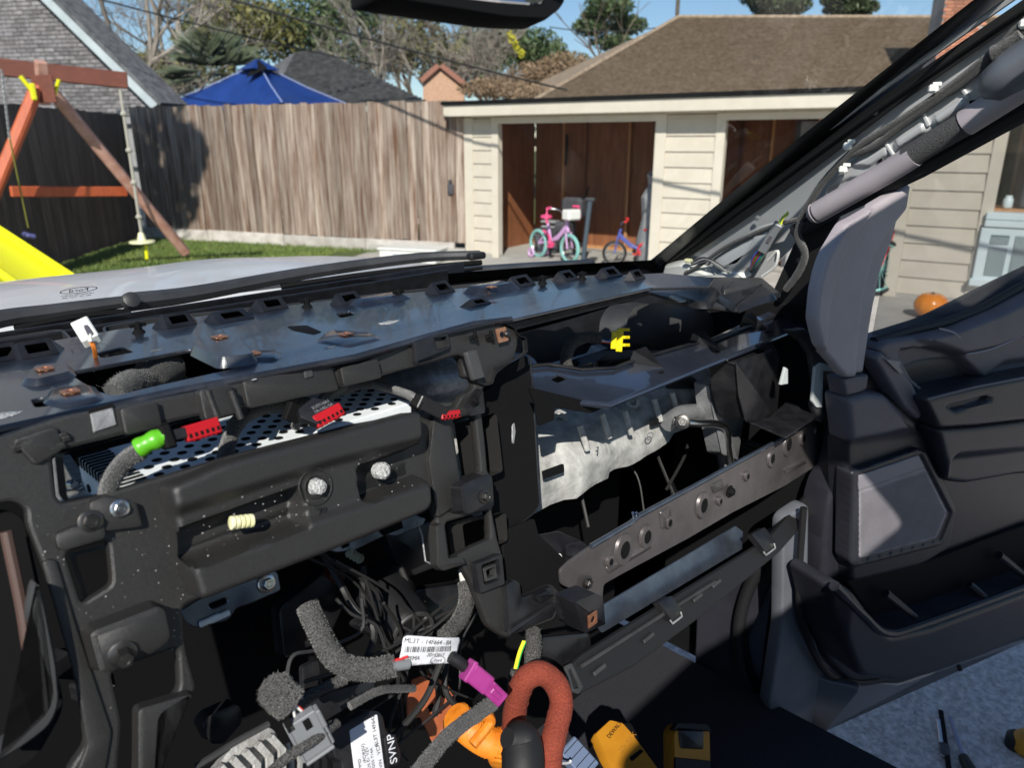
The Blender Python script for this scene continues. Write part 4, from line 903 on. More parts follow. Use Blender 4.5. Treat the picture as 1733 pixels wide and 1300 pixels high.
def wiper(pts, name):
    b = MB(); P = spl(pts, 8); n = len(P); b.tube(P, [.009 + .006 * (1 - i / n) for i in range(n)], 8); o = b.build(name, COWL, truck, True)
    bl = MB(); 
    for i in range(0, n - 1): pass
    a_, c_ = P[int(n * .45)], P[-1]; up = Vector((0, -.004, -.016)); bl.tube([a_.lerp(c_, k / 6) + up + Vector((0, 0, .004 * math.sin(k / 6 * 3.14))) for k in range(7)], .006, 6)
    bl.tube([a_.lerp(c_, k / 6) + up * 1.7 for k in range(7)], .0035, 4); bl.build('wiper_blade', BLK, o, True); return o
wiper([PY(215, 512, 1.20), PY(330, 497, 1.22), PY(520, 462, 1.24), PY(700, 437, 1.20), PY(812, 431, 1.13)], 'wiper_arm')
wiper([PY(-120, 590, 1.17), PY(-20, 545, 1.19), PY(90, 527, 1.2), PY(215, 510, 1.2)], 'wiper_arm')
b = MB(); b.lathe(frame(PY(222, 508, 1.17), (1, 0, 0), (0, .5, 1)), [(.012, -.01), (.012, .004), (.006, .007)], 14); b.build('wiper_nut', DGR, truck, True)
b = MB(); q = PY(806, 433, 1.13); b.box(q, (.045, .02, .014), None, .004); b.build('wiper_tip', RUB, truck)
# ---- mirror
mr = [(-.125, .01), (.10, .0)]
MRP = Pl(PY(812, 10, .40), (1, .12, 0), (0, .25, 1)); MRP = MRP if MRP.n.dot(EYE - MRP.o) > 0 else Pl(MRP.o, -MRP.u, MRP.v)
mo = loft('mirror_housing', MRP, [(640, -70), (960, -70), (958, 8), (925, 34), (860, 31), (690, 4), (640, -5)], [(.004, -.03), (0, -.02), (0, -.004), (.002, 0)], BLK, truck, r=.008, base=True)
loft('mirror_glass', MRP, [(700, -70), (925, -70), (922, 4), (900, 7), (840, 2), (700, -16)], [(0, .0005), (.001, .0015)], mat('mirror glass', (.75, .76, .78), .03, 1), mo, r=.005)
# ---- roof, left door, floor, rear wall (they give the shade)
rfp = Pl((.4, 0, ZE + .29), (1, 0, 0), (0, 1, 0)); plate('stepped_shade_roof', rfp, [[(-.9, -.50), (.08, -.50), (.08, -.16), (.16, -.16), (.16, .085), (.62, .085), (.62, -.16), (.9, -.16), (.9, -2.5), (-.9, -2.5)]], .035, WPT, truck, r=.06, uvs=True, bev=.01)  # unseen roof, its stepped front edge shaped to place sun and shade inside
b = MB(); b.box((.4, -.35, ZE - 1.17), (1.85, 3.0, .05)); b.build('cabin_floor', CARP, truck)
b = MB(); b.box((-.58, -.3, ZE - .80), (.10, 2.2, .95), None, .02); b.build('driver_door', WPT, truck)
b = MB(); b.box((.4, -2.45, ZE - .5), (1.8, .06, 1.5)); b.build('rear_wall', DGR, truck)
b = MB(); b.box((.4, 1.20, ZE - .80), (1.9, .03, 1.0)); b.box((.4, 1.145, ZE - .285), (1.7, .12, .02)); b.build('firewall', BLK, truck)
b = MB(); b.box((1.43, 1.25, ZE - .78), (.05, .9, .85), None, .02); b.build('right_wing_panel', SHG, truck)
b = MB(); b.box((1.415, .86, ZE - .75), (.02, .76, .90), None, .005); b.build('cowl_side_panel', BLK, truck)
# ---- dash top
top_out = [(-110, 770), (0, 728), (300, 662), (600, 605), (720, 570), (800, 548), (868, 540), (1100, 487), (1200, 484), (1210, 470), (1120, 462), (1000, 468), (700, 495), (560, 508), (300, 540), (0, 592), (-110, 618)]
H = [[(114, 630), (322, 591), (338, 594), (378, 618), (425, 617), (242, 658), (195, 670), (165, 662)], [(163, 597), (208, 587), (227, 596), (173, 606)], [(568, 530), (592, 526), (600, 533), (577, 538)], [(-40, 645), (-10, 638), (0, 648), (-30, 656)], [(52, 676), (78, 672), (88, 686), (60, 690)]]
tp = plate('dash_top_panel', TPL, [top_out] + H, .004, TOP, truck, r=.006, bev=.001, holes_r=.006)
def tower(x, y, w=.036, d=.030, h=.014, slot=True, nut=False, kind=0):
    """clip frame: a sloping plate with a real slot between two side gussets and a flat back"""
    a, c = TPL.uv(x, y); w *= random.uniform(.9, 1.1)
    if nut or not slot:
        q = [(a - w / 2, c - d / 2), (a + w / 2, c - d / 2), (a + w / 2, c + d / 2), (a - w / 2, c + d / 2)]
        loft('clip_tower', TPL, q, [(-.010, .0001), (-.001, h * .85), (0, h - .0006), (.001, h)], TOP, tp, r=.003, uvs=True)
        if nut: copper(TPL.off(h), x, y - 5, .006, tp)
        return
    sk = random.uniform(-.004, .004); P0 = TPL.w(a, c - d / 2, 0); pl = Pl(P0, (1, 0, 0), (0, d * .62, h)); L = math.hypot(d * .62, h)
    o = plate('clip_tower', pl, [[(-w / 2, 0), (w / 2, 0), (w / 2 - .002, L), (-w / 2 + .002, L)], [(-w * .27, L * .26), (w * .30, L * .26), (w * .30, L * .78), (-w * .27, L * .78)]], .0018, PLS, tp, r=.0015, bev=.0004, uvs=True, off=.0008)
    b = MB()
    for sgn in (-1, 1):
        x0 = a + sgn * w / 2; x1 = x0 + sgn * (.010 + sk * sgn); A, B, Cc = TPL.w(x0, c - d / 2, 0), TPL.w(x0 - sgn * .002, c + d * .12, h), TPL.w(x0, c + d / 2, 0); D = TPL.w(x1, c + d * .2, 0)
        b.add([A, B, Cc, D], [[0, 1, 3], [1, 2, 3], [0, 2, 1]])
    b.add([TPL.w(a - w / 2 + .002, c + d * .12, h), TPL.w(a + w / 2 - .002, c + d * .12, h), TPL.w(a + w / 2, c + d / 2, 0), TPL.w(a - w / 2, c + d / 2, 0)], [[0, 1, 2, 3]])
    b.add([TPL.w(a - w / 2, c - d / 2 + .004, .0004), TPL.w(a + w / 2, c - d / 2 + .004, .0004), TPL.w(a + w / 2, c + d / 2, .0004), TPL.w(a - w / 2, c + d / 2, .0004)], [[0, 1, 2, 3]])
    b.build('tower_gussets', PLS, o)
for x, y in ((62, 600), (300, 550), (458, 522), (588, 513), (745, 494), (880, 483), (957, 474), (1030, 468)): tower(x, y)
tower(388, 540, .050, .045, .010); tower(808, 515, .034, .022, .007); tower(5, 607, .03, .03); tower(1075, 472, .03, .02)
tower(832, 492, .060, .030, .010, False, True); tower(640, 509, .07, .03, .006, False); 
for x, y in ((918, 480), (985, 473), (675, 505), (520, 520), (235, 563)):
    a, c = TPL.uv(x, y); b = MB(); M = TPL.M @ Matrix.Translation((a, c, 0)); b.lathe(M, [(.008, 0), (.0045, .004), (.0045, .011), (.002, .013)], 8); b.box((0, 0, .009), (.018, .004, .004), M); b.build('push_fastener', BLK, tp, True)
# raised pads that carry the copper nuts
for poly, h, (nx, ny) in (([(325, 584), (352, 562), (408, 570), (430, 598), (372, 606)], .010, (372, 572)), ([(405, 606), (418, 593), (470, 592), (465, 606)], .003, (427, 600)), ([(40, 640), (58, 618), (112, 612), (120, 628), (62, 642)], .006, (76, 626)), ([(80, 676), (92, 655), (150, 650), (168, 672), (110, 684)], .003, (119, 665)), ([(540, 576), (560, 558), (625, 562), (640, 572), (590, 584)], .002, (586, 567))):
    loft('raised_pad', TPL, poly, [(-.004, .0001), (0, h * .8), (.0012, h)], TOP, tp, r=.006); copper(TPL.off(h), nx, ny, .0068, tp)
loft('recess_edge', TPL, [(485, 552), (520, 550), (545, 561), (530, 565), (495, 558)], [(0, .0003), (.001, .0009)], BLK, tp, r=.004)
for x, y, s in ((659, 546, .010), (558, 588, .005), (1, 705, .010), (430, 643, .002)):
    a, c = TPL.uv(x, y); q = [(a + s * 1.5 * math.cos(t * .6) * random.uniform(.7, 1.2), c + s * .8 * math.sin(t * .6) * random.uniform(.7, 1.2)) for t in range(10)]; loft('white_scuff', TPL, q, [(0, .0003), (.001, .0008)], GLUE, tp, r=.001, uvs=True)
# rolled front lip catching the sky
b = MB(); b.tube([TPL.at(x, y, .0) for x, y in ((-110, 770), (0, 729), (300, 663), (600, 606), (720, 571), (800, 549), (866, 541))], .004, 8); b.build('front_lip', TOP, tp, True)
# rear trough walls, bins and vent duct between top and glass
b = MB()
for x0, x1, yy, z0, z1 in ((-.5, .9, 1.02, -.28, -.222), (-.5, 1.0, 1.085, -.28, -.226)): b.box(((x0 + x1) / 2, yy, ZE + (z0 + z1) / 2), (x1 - x0, .006, z1 - z0), None, .002)
b.box((.3, 1.05, ZE - .262), (1.7, .14, .004)); b.build('defrost_channel', PLS, truck)
def bin_(pts, name='shallow_bin'):
    pl = Pl((0, 1.0, ZE - .222), (1, 0, 0), (0, 1, 0)); q = rnd(pl.px(pts), .012); b = MB(); P = [pl.w(p.x, p.y, 0) for p in q]; n = len(P)
    v = []; f = []
    for (d, h) in ((0, 0), (.003, 0), (.003, -.03), (0, -.03)):
        for p in inset(q if area(q) > 0 else q[::-1], d): v.append(pl.w(p.x, p.y, h))
    for k in range(4):
        k2 = (k + 1) % 4
        for i in range(n): j = (i + 1) % n; f.append([k * n + i, k * n + j, k2 * n + j, k2 * n + i])
    mesh(name, v, f, DGR, truck, True)
bin_([(-70, 585), (0, 572), (105, 556), (122, 572), (115, 590), (-60, 610)]); bin_([(172, 553), (255, 538), (470, 515), (452, 530), (262, 568), (180, 570)])
bin_([(480, 515), (700, 490), (820, 478), (800, 488), (500, 528)])
# ---- passenger end of the dash top
PT = Pl((1.2, .75, ZE - .25), (1, 0, 0), (0, 1, -.06))
pe = plate('passenger_top_panel', PT, [[(1085, 489), (1150, 468), (1290, 470), (1322, 497), (1250, 524), (1180, 512), (1120, 500)], [(1150, 482), (1175, 480), (1180, 487), (1156, 489)]], .006, DGR, truck, r=.006)
loft('moulded_rib', PT, [(1135, 495), (1190, 480), (1215, 488), (1200, 512), (1180, 512)], [(-.004, 0), (0, .006), (.003, .009)], PLS, pe); loft('moulded_rib', PT, [(1215, 500), (1290, 480), (1312, 497), (1245, 517)], [(-.004, 0), (0, .006), (.003, .009)], PLS, pe)
for x, y in ((1165, 480), (1232, 481), (1262, 492)):
    loft('moulded_rib', PT, [(x - 10, y), (x + 10, y - 4), (x + 14, y + 6), (x - 6, y + 9)], [(-.002, 0), (0, .008), (.001, .009)], DGR, pe, r=.002)
loft('torn_white_film', PT, [(1132, 500), (1172, 498), (1180, 506), (1150, 510)], [(0, .004), (.001, .006)], WHTP, pe, r=.002)
# ---- front face of the carrier
outer = [(-110, 800), (-60, 760), (0, 737), (100, 705), (300, 668), (600, 611), (700, 578), (800, 550), (852, 544), (874, 556), (878, 580), (870, 612), (842, 632), (836, 650), (818, 655), (815, 690), (822, 750), (826, 800), (835, 808), (838, 856), (833, 862), (843, 915), (850, 936), (855, 990), (862, 996), (868, 980), (880, 985), (884, 1010), (905, 1002), (935, 988), (952, 1008), (940, 1050), (858, 1080), (846, 1075), (826, 1060), (800, 990), (780, 955), (748, 968), (738, 960), (733, 915), (736, 890), (740, 880), (733, 856), (560, 928), (345, 1010), (308, 1026), (314, 1098), (333, 1166), (322, 1190), (275, 1212), (270, 1300), (266, 1345), (228, 1345), (229, 1290), (239, 1204), (292, 1184), (304, 1165), (301, 1098), (187, 1137), (207, 1222), (200, 1300), (199, 1345), (105, 1345), (118, 1300), (146, 1262), (135, 1170), (95, 1010), (64, 935), (45, 885), (45, 860), (20, 848), (-60, 868), (-110, 880)]
slot = [(87, 767), (300, 712), (600, 648), (700, 622), (775, 603), (783, 612), (786, 640), (800, 640), (804, 652), (796, 662), (782, 668), (770, 690), (745, 694), (700, 700), (600, 718), (390, 772), (165, 840), (105, 852), (95, 840)]
cf_ = plate('dash_carrier', FP, [outer, slot, [(110, 935), (183, 916), (190, 990), (138, 1023)], [(766, 712), (803, 700), (814, 797), (780, 811)], [(754, 885), (828, 864), (831, 912), (800, 925), (762, 946)], [(818, 955), (845, 946), (848, 978), (823, 988)]], .012, PLA, truck, r=.006, bev=.003, holes_r=.005)
# rims behind the openings (depth of the moulding)
def rimwall(poly, d0, d1, r=.005, m=PLA, closed=True):
    return loft('opening_rim', FP, poly, [(0, d0), (.001, (d0 + d1) / 2), (.002, d1)], m, cf_, r=r, cap=False)
rimwall(slot, -.01, -.045); rimwall([(110, 935), (183, 916), (190, 990), (138, 1023)], -.01, -.04); rimwall([(754, 885), (828, 864), (831, 912), (800, 925), (762, 946)], -.01, -.04)
rimwall([(766, 712), (803, 700), (814, 797), (780, 811)], -.01, -.05)
# humps on the upper beam
def bb(poly, h, m=PLA, name='moulded_boss', r=.004, e=.0018, taper=.12, h0=0): return boss(name, FP, poly, h, m, cf_, r, e, h0, taper=taper)
bb([(202, 692), (266, 676), (276, 722), (212, 738)], .007); bb([(336, 660), (392, 647), (402, 700), (347, 713)], .009); bb([(410, 645), (562, 616), (575, 660), (420, 692)], .004); bb([(575, 622), (640, 606), (648, 640), (582, 655)], .009); bb([(20, 745), (96, 720), (110, 760), (60, 790)], .004)
for x in (345, 385): 
    b = MB(); a, c = FP.uv(x, 670); b.tube([FP.w(a, c + .004, .009), FP.w(a + .003, c - .022, .008)], .003, 8); b.build('moulded_rib', PLA, cf_, True)
loft('metal_tab', FP, [(153, 700), (192, 689), (199, 720), (159, 733)], [(0, .0005), (.001, .002)], GALD, cf_, r=.001); loft('tab_window', FP, [(148, 693), (192, 682), (194, 690), (152, 701)], [(0, .0006), (.0005, .0012)], BLK, cf_, r=.001)
loft('adhesive_pad', FP, [(514, 622), (528, 619), (532, 638), (517, 642)], [(0, .0045), (.001, .006)], DGR, cf_, r=.002)
for x, y in ((35, 758), (98, 745)):
    for k in range(5): a, c = FP.uv(x, y); b = MB(); q = FP.w(a + random.uniform(-.006, .006), c + random.uniform(-.006, .006), .001); b.box(q, (.006, .006, .005), Matrix.Identity(4), .001); b.build('broken_stub', PLA, cf_)
# smooth black end plate with its window and copper nut
ep = plate('beam_end_plate', FP, [[(700, 578), (800, 549), (850, 543), (872, 553), (880, 568), (892, 570), (895, 596), (868, 612), (842, 622), (836, 650), (822, 654), (798, 642), (788, 606), (775, 600), (705, 618)], [(734, 569), (756, 563), (760, 588), (739, 592)]], .008, PLS, cf_, r=.004, bev=.0015, off=.007)
copper(FP.off(.007), 848, 567, .0085, ep)
b = MB(); b.lathe(FP.M @ Matrix.Translation((*FP.uv(848, 567), .0085)), [(.0045, 0), (.004, .003), (.002, .0045)], 10); b.build('screw', DST, ep, True)
loft('rubber_pad', FP, [(789, 596), (808, 590), (822, 640), (803, 645)], [(0, .006), (0, .010), (.0015, .012)], DGR, ep, r=.003)
for x, y in ((820, 570), (793, 572)): a, c = FP.uv(x, y); b = MB(); b.box((0, 0, 0), (.012, .005, .004), FP.M @ Matrix.Translation((a, c, .008)), .001); b.box((0, 0, 0), (.004, .012, .004), FP.M @ Matrix.Translation((a + .004, c, .008)), .001); b.build('moulded_latch', BLK, ep)
# big centre panel
MPo = [(275, 822), (392, 775), (560, 736), (700, 702), (713, 706), (722, 770), (734, 856), (716, 868), (560, 932), (348, 1010), (327, 1008), (300, 900)]
cp_ = hf('centre_panel', FP, [(284, 824), (378, 783), (510, 748), (702, 697), (709, 702), (714, 750), (727, 850), (716, 866), (560, 930), (345, 1012), (336, 1012), (314, 950)], [
 ([(250, 815), (500, 735), (720, 680), (720, 745), (560, 785), (300, 868), (280, 860)], .008, .012), ([(290, 893), (470, 829), (486, 826), (492, 836), (494, 886), (316, 950), (296, 950)], -.024, .006),
 ([(584, 791), (700, 752), (735, 744), (735, 792), (712, 800), (604, 846), (590, 842)], -.024, .006), ([(300, 962), (498, 892), (520, 885), (735, 815), (735, 870), (345, 1030), (310, 1020)], .009, .009)], PLA, cf_, h0=.024, res=.0022, edge=.006, r=.006, back=.022)
M0 = FP.M @ Matrix.Translation((*FP.uv(534, 824, .026), .026)); b = MB(); b.torus(M0, .0165, .0008, 30, 6); b.torus(M0, .0105, .0005, 26, 6); b.build('round_boss', PLA, cp_, True)
b = MB(); b.lathe(M0, [(.0078, 0), (.007, .004), (.0066, .008), (.004, .0095)], 14)
for p in b.v: p += Vector([noise.noise(p * 400 + Vector((i * 7, 0, 0))) * .0015 for i in range(3)])
b.build('glue_plug', GLUE, cp_, True)
M1 = FP.M @ Matrix.Translation((*FP.uv(648, 797, .02), .02)); b = MB(); b.lathe(M1, [(.0085, -.008), (.0085, .001), (.006, .003)], 18); b.build('glue_plug', GLUE, cp_, True)
M2 = FP.M @ Matrix.Translation((*FP.uv(412, 884, .025), .010)) @ Matrix.Scale(.74, 4); b = MB()
for k in range(5): b.lathe(M2 @ Matrix.Rotation(R(90), 4, 'Y') @ Matrix.Rotation(R(14), 4, 'X') @ Matrix.Translation((-.014, 0, -.013 + k * .0055)), [(.005, 0), (.008, .001), (.008, .0042), (.005, .005)], 12)
b.lathe(M2, [(.006, -.004), (.006, .012)], 10); b.build('cream_push_clip', CREAM, cp_, True)
text('moulded_mark', '78', FP.M @ Matrix.Translation((*FP.uv(545, 866, .0265), .0266)) @ Matrix.Rotation(R(-4), 4, 'Z'), .010, PLS, cp_, .0004)
# column bosses
bb([(150, 850), (183, 838), (232, 850), (243, 892), (216, 896), (180, 900), (158, 905)], .008); 
hexbolt('bolt', FP.at(153, 883, .009), FP.n, .0085, DST, cf_); hexbolt('bolt', FP.at(203, 861, .009), FP.n, .0068, STL, cf_)
bb([(92, 905), (128, 890), (178, 884), (180, 912), (110, 934), (98, 930)], .010, r=.004)
bb([(148, 1076), (160, 1064), (270, 1022), (284, 1030), (296, 1084), (262, 1110), (182, 1146), (166, 1144)], .022, taper=.12, r=.008, e=.006)
hexbolt('bolt', FP.at(207, 1108, .023), (FP.n + Vector((-.15, 0, -.1))), .0098, DST, cf_, h=.012)
bb([(232, 1200), (292, 1182), (330, 1172), (322, 1190), (276, 1212), (268, 1345), (232, 1345)], .012, r=.005, e=.004)
bb([(70, 950), (95, 945), (130, 1060), (190, 1240), (175, 1330), (125, 1320), (148, 1262), (128, 1150)], .003)
cb_ = bb([(779, 824), (786, 818), (826, 800), (835, 806), (838, 850), (795, 873), (784, 870)], .024, PLS, r=.004, e=.003); hexbolt('bolt', FP.at(820, 841, .0245), FP.n, .0078, DST, cf_)
bb([(738, 890), (752, 885), (760, 946), (782, 940), (790, 955), (750, 968), (740, 960)], .012, PLA, r=.003)
bb([(793, 690), (818, 655), (822, 690), (822, 700), (794, 706)], .012, PLS, r=.003); hexbolt('bolt', FP.at(802, 678, .0125), FP.n, .007, BLK, cf_)
plate('socket_frame', FP, [[(805, 955), (850, 937), (855, 990), (813, 1006)], [(815, 958), (844, 947), (847, 981), (820, 991)]], .012, PLS, cf_, r=.003, bev=.001, off=.010)
plate('socket_frame', FP, [[(818, 963), (842, 954), (844, 978), (822, 986)], [(823, 966), (838, 960), (840, 974), (826, 980)]], .012, DGR, cf_, r=.002, bev=.001, off=.004)
bb([(856, 992), (868, 982), (880, 986), (884, 1012), (905, 1004), (934, 992), (948, 1010), (936, 1046), (862, 1074)], .008, PLS, r=.003); bb([(905, 1010), (930, 998), (940, 1008), (915, 1022)], .016, PLS, r=.003, h0=.008); bb([(868, 1062), (935, 1020), (944, 1026), (936, 1044), (862, 1078)], .014, PLS, r=.003, h0=.008)
bb([(735, 700), (762, 716), (780, 812), (782, 850), (740, 878), (726, 780)], .006, PLA, r=.004)
# deep black side wall right of the column
SW_ = FP.off(-.035); plate('column_side_wall', SW_, [[(815, 640), (845, 628), (893, 600), (899, 640), (913, 855), (900, 872), (858, 900), (826, 930), (815, 800)]], .006, BLK, cf_, r=.006)
SW2 = FP.off(-.035); b = MB(); e_ = [SW_.at(x, y) for x, y in ((896, 603), (900, 640), (913, 855), (900, 872), (868, 895))]; b.tube(e_, .0012, 6); b.build('side_wall_edge', PLS, cf_, True)
loft('metal_glint', SW_, [(867, 720), (871, 715), (873, 730), (870, 752), (867, 750)], [(0, .001), (.0005, .002)], GALD, cf_, r=.002)
# ---- perforated metal module under the beam
MODZ = -.275; TB = Pl((.2, .62, ZE + MODZ), (1, 0, 0), (0, 1, 0))
a0, _ = TB.uv(186, 822); 
ml, mr_, my0, my1 = TB.uv(186, 822)[0], TB.uv(700, 692)[0] + .012, .605 - .62, .60 + .135 - .62
u_l = TB.uv(132, 772); print('module', ml, u_l, mr_)
ml = (ml + u_l[0]) / 2; my1 = u_l[1]; my0 = TB.uv(186, 822)[1] - .02
mod = plate('metal_module', TB, [[(ml, my0), (mr_, my0), (mr_, my1), (ml, my1)]], .045, GALV, truck, r=.003, bev=.002, uvs=True)
hb = MB(); rows = 8
hmat = BLK
for j in range(rows):
    for i in range(60):
        x = ml + .036 + i * .023 + (j % 2) * .0115; y = my0 + .012 + j * (my1 - my0 - .02) / rows
        if x > mr_ - .006: continue
        hb.lathe(Matrix.Translation(TB.w(x, y, 0)), [(.0046, .0001), (.0044, .0004)], 12)
o = hb.build('punched_holes', BLK, mod); o['kind'] = 'stuff'
vb = MB()
n = int((my1 - my0) / .0075)
for j in range(n): y = my0 + .006 + j * .0075; vb.box(TB.w(ml + .013, y, .0005), (.026, .0032, .0012)); vb.box(TB.w(ml - .0003, y, -.004), (.001, .0032, .008))
vb.build('vent_slots', BLK, mod)['kind'] = 'stuff'
for y in (.2, .5, .8): MB().cyl(TB.w(ml - .0012, my0 + (my1 - my0) * y, -.025), TB.w(ml + .001, my0 + (my1 - my0) * y, -.025), .004, 12).build('side_hole', BLK, mod)
br = Pl((.1, .62, ZE - .305), (1, 0, 0), (0, 1, 0)); bk_ = plate('zinc_mount_bracket', br, [[(88, 775), (118, 768), (140, 800), (185, 828), (172, 842), (108, 854), (94, 838)]], .003, GALD, truck, r=.004)
hexbolt('bolt', br.at(124, 826, .001), (0, 0, 1), .009, STL, bk_)
# foam wrapped duct seen right of the module
b = MB(); b.tube(spl([PY(560, 672, .78), PY(640, 660, .78), PY(720, 648, .77), PY(800, 640, .78), PY(880, 640, .8)]), [.030 + .012 * min(1, i / 10) for i in range(25)], 18); b.build('foil_air_duct', mat('grey foil duct', (.16, .18, .21), .34, .4, (.26, .29, .33), 90, bump=.5, bscale=260, bdist=.0012), truck, True)
b = MB(); b.tube(spl([PY(480, 700, .8), PY(560, 690, .79), PY(640, 684, .78), PY(740, 676, .76)]), .018, 14); b.build('grey_air_pipe', CASTD, truck, True)
b = MB(); b.box((.3, .84, ZE - .38), (.9, .02, .16)); b.build('inner_bulkhead', BLK, truck)
# ================================================================== passenger side
def facing(a, b_, roll=0):
    a = Vector(a); b_ = Vector(b_); x = (b_ - a).normalized(); c = (EYE - (a + b_) / 2); z = (c - x * c.dot(x)).normalized(); y = z.cross(x)
    return Matrix.Translation((a + b_) / 2) @ Matrix((x, y, z)).transposed().to_4x4() @ Matrix.Rotation(R(roll), 4, 'X')
# cross shelf
SH = Pl((1.0, .56, ZE - .336), (1, 0, 0), (0, 1, .2))
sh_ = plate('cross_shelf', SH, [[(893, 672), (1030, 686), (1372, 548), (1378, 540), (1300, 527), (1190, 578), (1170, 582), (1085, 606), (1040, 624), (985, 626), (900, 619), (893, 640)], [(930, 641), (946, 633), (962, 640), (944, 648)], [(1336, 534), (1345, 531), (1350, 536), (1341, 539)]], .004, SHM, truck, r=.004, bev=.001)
MATS['smooth black plastic']
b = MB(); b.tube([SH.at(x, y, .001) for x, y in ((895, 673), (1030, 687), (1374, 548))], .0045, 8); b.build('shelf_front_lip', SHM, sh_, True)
b = MB(); b.tube([SH.at(x, y, .004) for x, y in ((897, 620), (930, 617), (985, 626), (1040, 623), (1085, 606), (1170, 582), (1200, 577), (1300, 540), (1330, 527))], .003, 8); b.build('shelf_rear_lip', PLS, sh_, True)
for x, y in ((1088, 615), (1186, 583), (1270, 552)):
    a, c = SH.uv(x, y); b = MB(); b.add([SH.w(a - .02, c + .012, 0), SH.w(a + .02, c + .012, 0), SH.w(a + .016, c - .028, 0), SH.w(a - .016, c + .012, .02), SH.w(a + .018, c + .012, .02)], [[0, 1, 4, 3], [0, 3, 2], [1, 2, 4], [3, 4, 2]]); b.build('shelf_gusset', PLS, sh_)
for x, y in ((1118, 630), (1213, 596), (1298, 562), (1238, 640)):
    if y > 635: continue
    loft('shelf_slot', SH, [(x - 5, y - 1), (x + 3, y - 3), (x + 7, y), (x, y + 3)], [(0, .0003), (.0003, .0008)], BLK, sh_, r=.001)
plate('shelf_end_wall', Pl((.8, .575, ZE - .36), (1, 0, 0), (0, 0, 1)), [[(895, 655), (1030, 688), (1000, 700), (940, 690), (938, 712), (912, 722), (908, 690)]], .004, BLK, sh_, r=.003)
# glovebox cavity: curved duct shells behind the shelf
def shell(name, ctr, rx, ry, rz, m, a0=0, a1=180, b0=-90, b1=90, n=20):
    v = []; f = []
    for i in range(n + 1):
        for j in range(n + 1):
            a = R(a0 + (a1 - a0) * i / n); b_ = R(b0 + (b1 - b0) * j / n); c = lambda t: math.copysign(abs(math.cos(t)) ** .6, math.cos(t)); s = lambda t: math.copysign(abs(math.sin(t)) ** .6, math.sin(t))
            v.append(Vector(ctr) + Vector((rx * c(b_) * c(a), ry * c(b_) * s(a), rz * s(b_))))
    for i in range(n):
        for j in range(n): k = i * (n + 1) + j; f.append([k, k + n + 1, k + n + 2, k + 1])
    return mesh(name, v, f, m, truck, True)
VP = Pl((1.1, .86, ZE - .3), (1, -.08, 0), (0, .25, 1))
boss('airbag_duct_shell', VP, [(1060, 540), (1075, 512), (1120, 505), (1200, 520), (1245, 532), (1262, 560), (1250, 600), (1150, 606), (1062, 600)], .07, DGR, truck, r=.03, e=.02, taper=.35)
plate('cavity_back_wall', VP, [[(860, 575), (900, 560), (1100, 500), (1380, 520), (1400, 640), (1100, 680), (860, 660)]], .004, PLS, truck, r=.01)
boss('cavity_shelf_box', Pl((1.0, .80, ZE - .37), (1, 0, 0), (0, .3, 1)), [(1000, 622), (1020, 598), (1060, 588), (1180, 590), (1230, 600), (1150, 625)], .05, DGR, truck, r=.02, e=.012, taper=.2)
b = MB(); b.box((1.05, .90, ZE - .32), (.75, .01, .12), None, .003)
for k in range(4): b.box((1.05, .893, ZE - .28 - k * .02), (.74, .012, .003), None, .001)
b.build('cavity_ribs', PLS, truck)
# cast magnesium beam
def cast(name, sections, m, par=truck, closed=True, jit=.0025):
    n = len(sections[0]); v = [Vector(p) for s in sections for p in s]; f = []
    for i in range(len(sections) - 1):
        for j in range(n if closed else n - 1): j2 = (j + 1) % n; f.append([i * n + j, (i + 1) * n + j, (i + 1) * n + j2, i * n + j2])
    if closed: f.append(list(range(n))); f.append([(len(sections) - 1) * n + j for j in range(n)][::-1])
    for p in v: p += Vector([noise.noise(p * 23 + Vector((i * 5, 0, 0))) * jit for i in range(3)])
    return mesh(name, v, f, m, par, True)
def zy(prof, x, dy=0, dz=0, s=1): return [(x, .60 + dy + (y * s), ZE + z * s + dz) for y, z in prof]
prof = [(.045, -.505), (.040, -.475), (.055, -.440), (.075, -.424), (.11, -.415), (.17, -.405), (.22, -.385), (.27, -.365), (.30, -.40), (.30, -.52)]
secs = []
N_ = 40
for i in range(N_ + 1):
    x = .66 + i * .66 / N_; w = .003 * math.sin(x * 30) + .002 * math.sin(x * 75 + 1); s_ = zy(prof, x, dy=w * .4 + (-.01 if .80 < x < .9 else 0), dz=w * .5 - .01 + (.012 if x > 1.1 else 0)); secs.append(s_)
mg = cast('magnesium_beam', secs, MAGN)
def onmag(x, y, z=-.43): return PZ(x, y, z)
for x, y, z, r in ((946, 716, -.43, .016), (1070, 682, -.43, .013)):
    q = onmag(x, y, z); nn = (EYE - q).normalized() + Vector((0, -.2, .3)); M = Matrix.Translation(q - nn.normalized() * .012) @ nn.to_track_quat('Z', 'Y').to_matrix().to_4x4(); b = MB(); b.lathe(M, [(r * 1.3, 0), (r, .012), (r * .95, .02), (r * .45, .021), (r * .42, .012)], 20); b.build('threaded_boss', MAGN, mg, True)
MF = Pl((.9, .633, ZE - .47), (1, 0, 0), (0, .25, 1))
for poly in ([(920, 798), (955, 785), (956, 800), (922, 812)], [(1104, 710), (1124, 704), (1123, 716), (1105, 722)]): loft('cast_slot', MF, poly, [(0, .0), (.001, .004)], BLK, mg, r=.002)
text('cast_mark', '7', MF.M @ Matrix.Translation((*MF.uv(1005, 762), .008)), .014, CASTD, mg, .0008); b = MB(); b.torus(MF.M @ Matrix.Translation((*MF.uv(1094, 738), .007)) @ Matrix.Diagonal((1.6, .9, 1, 1)), .006, .0008, 20, 5); b.build('cast_oval', CASTD, mg)
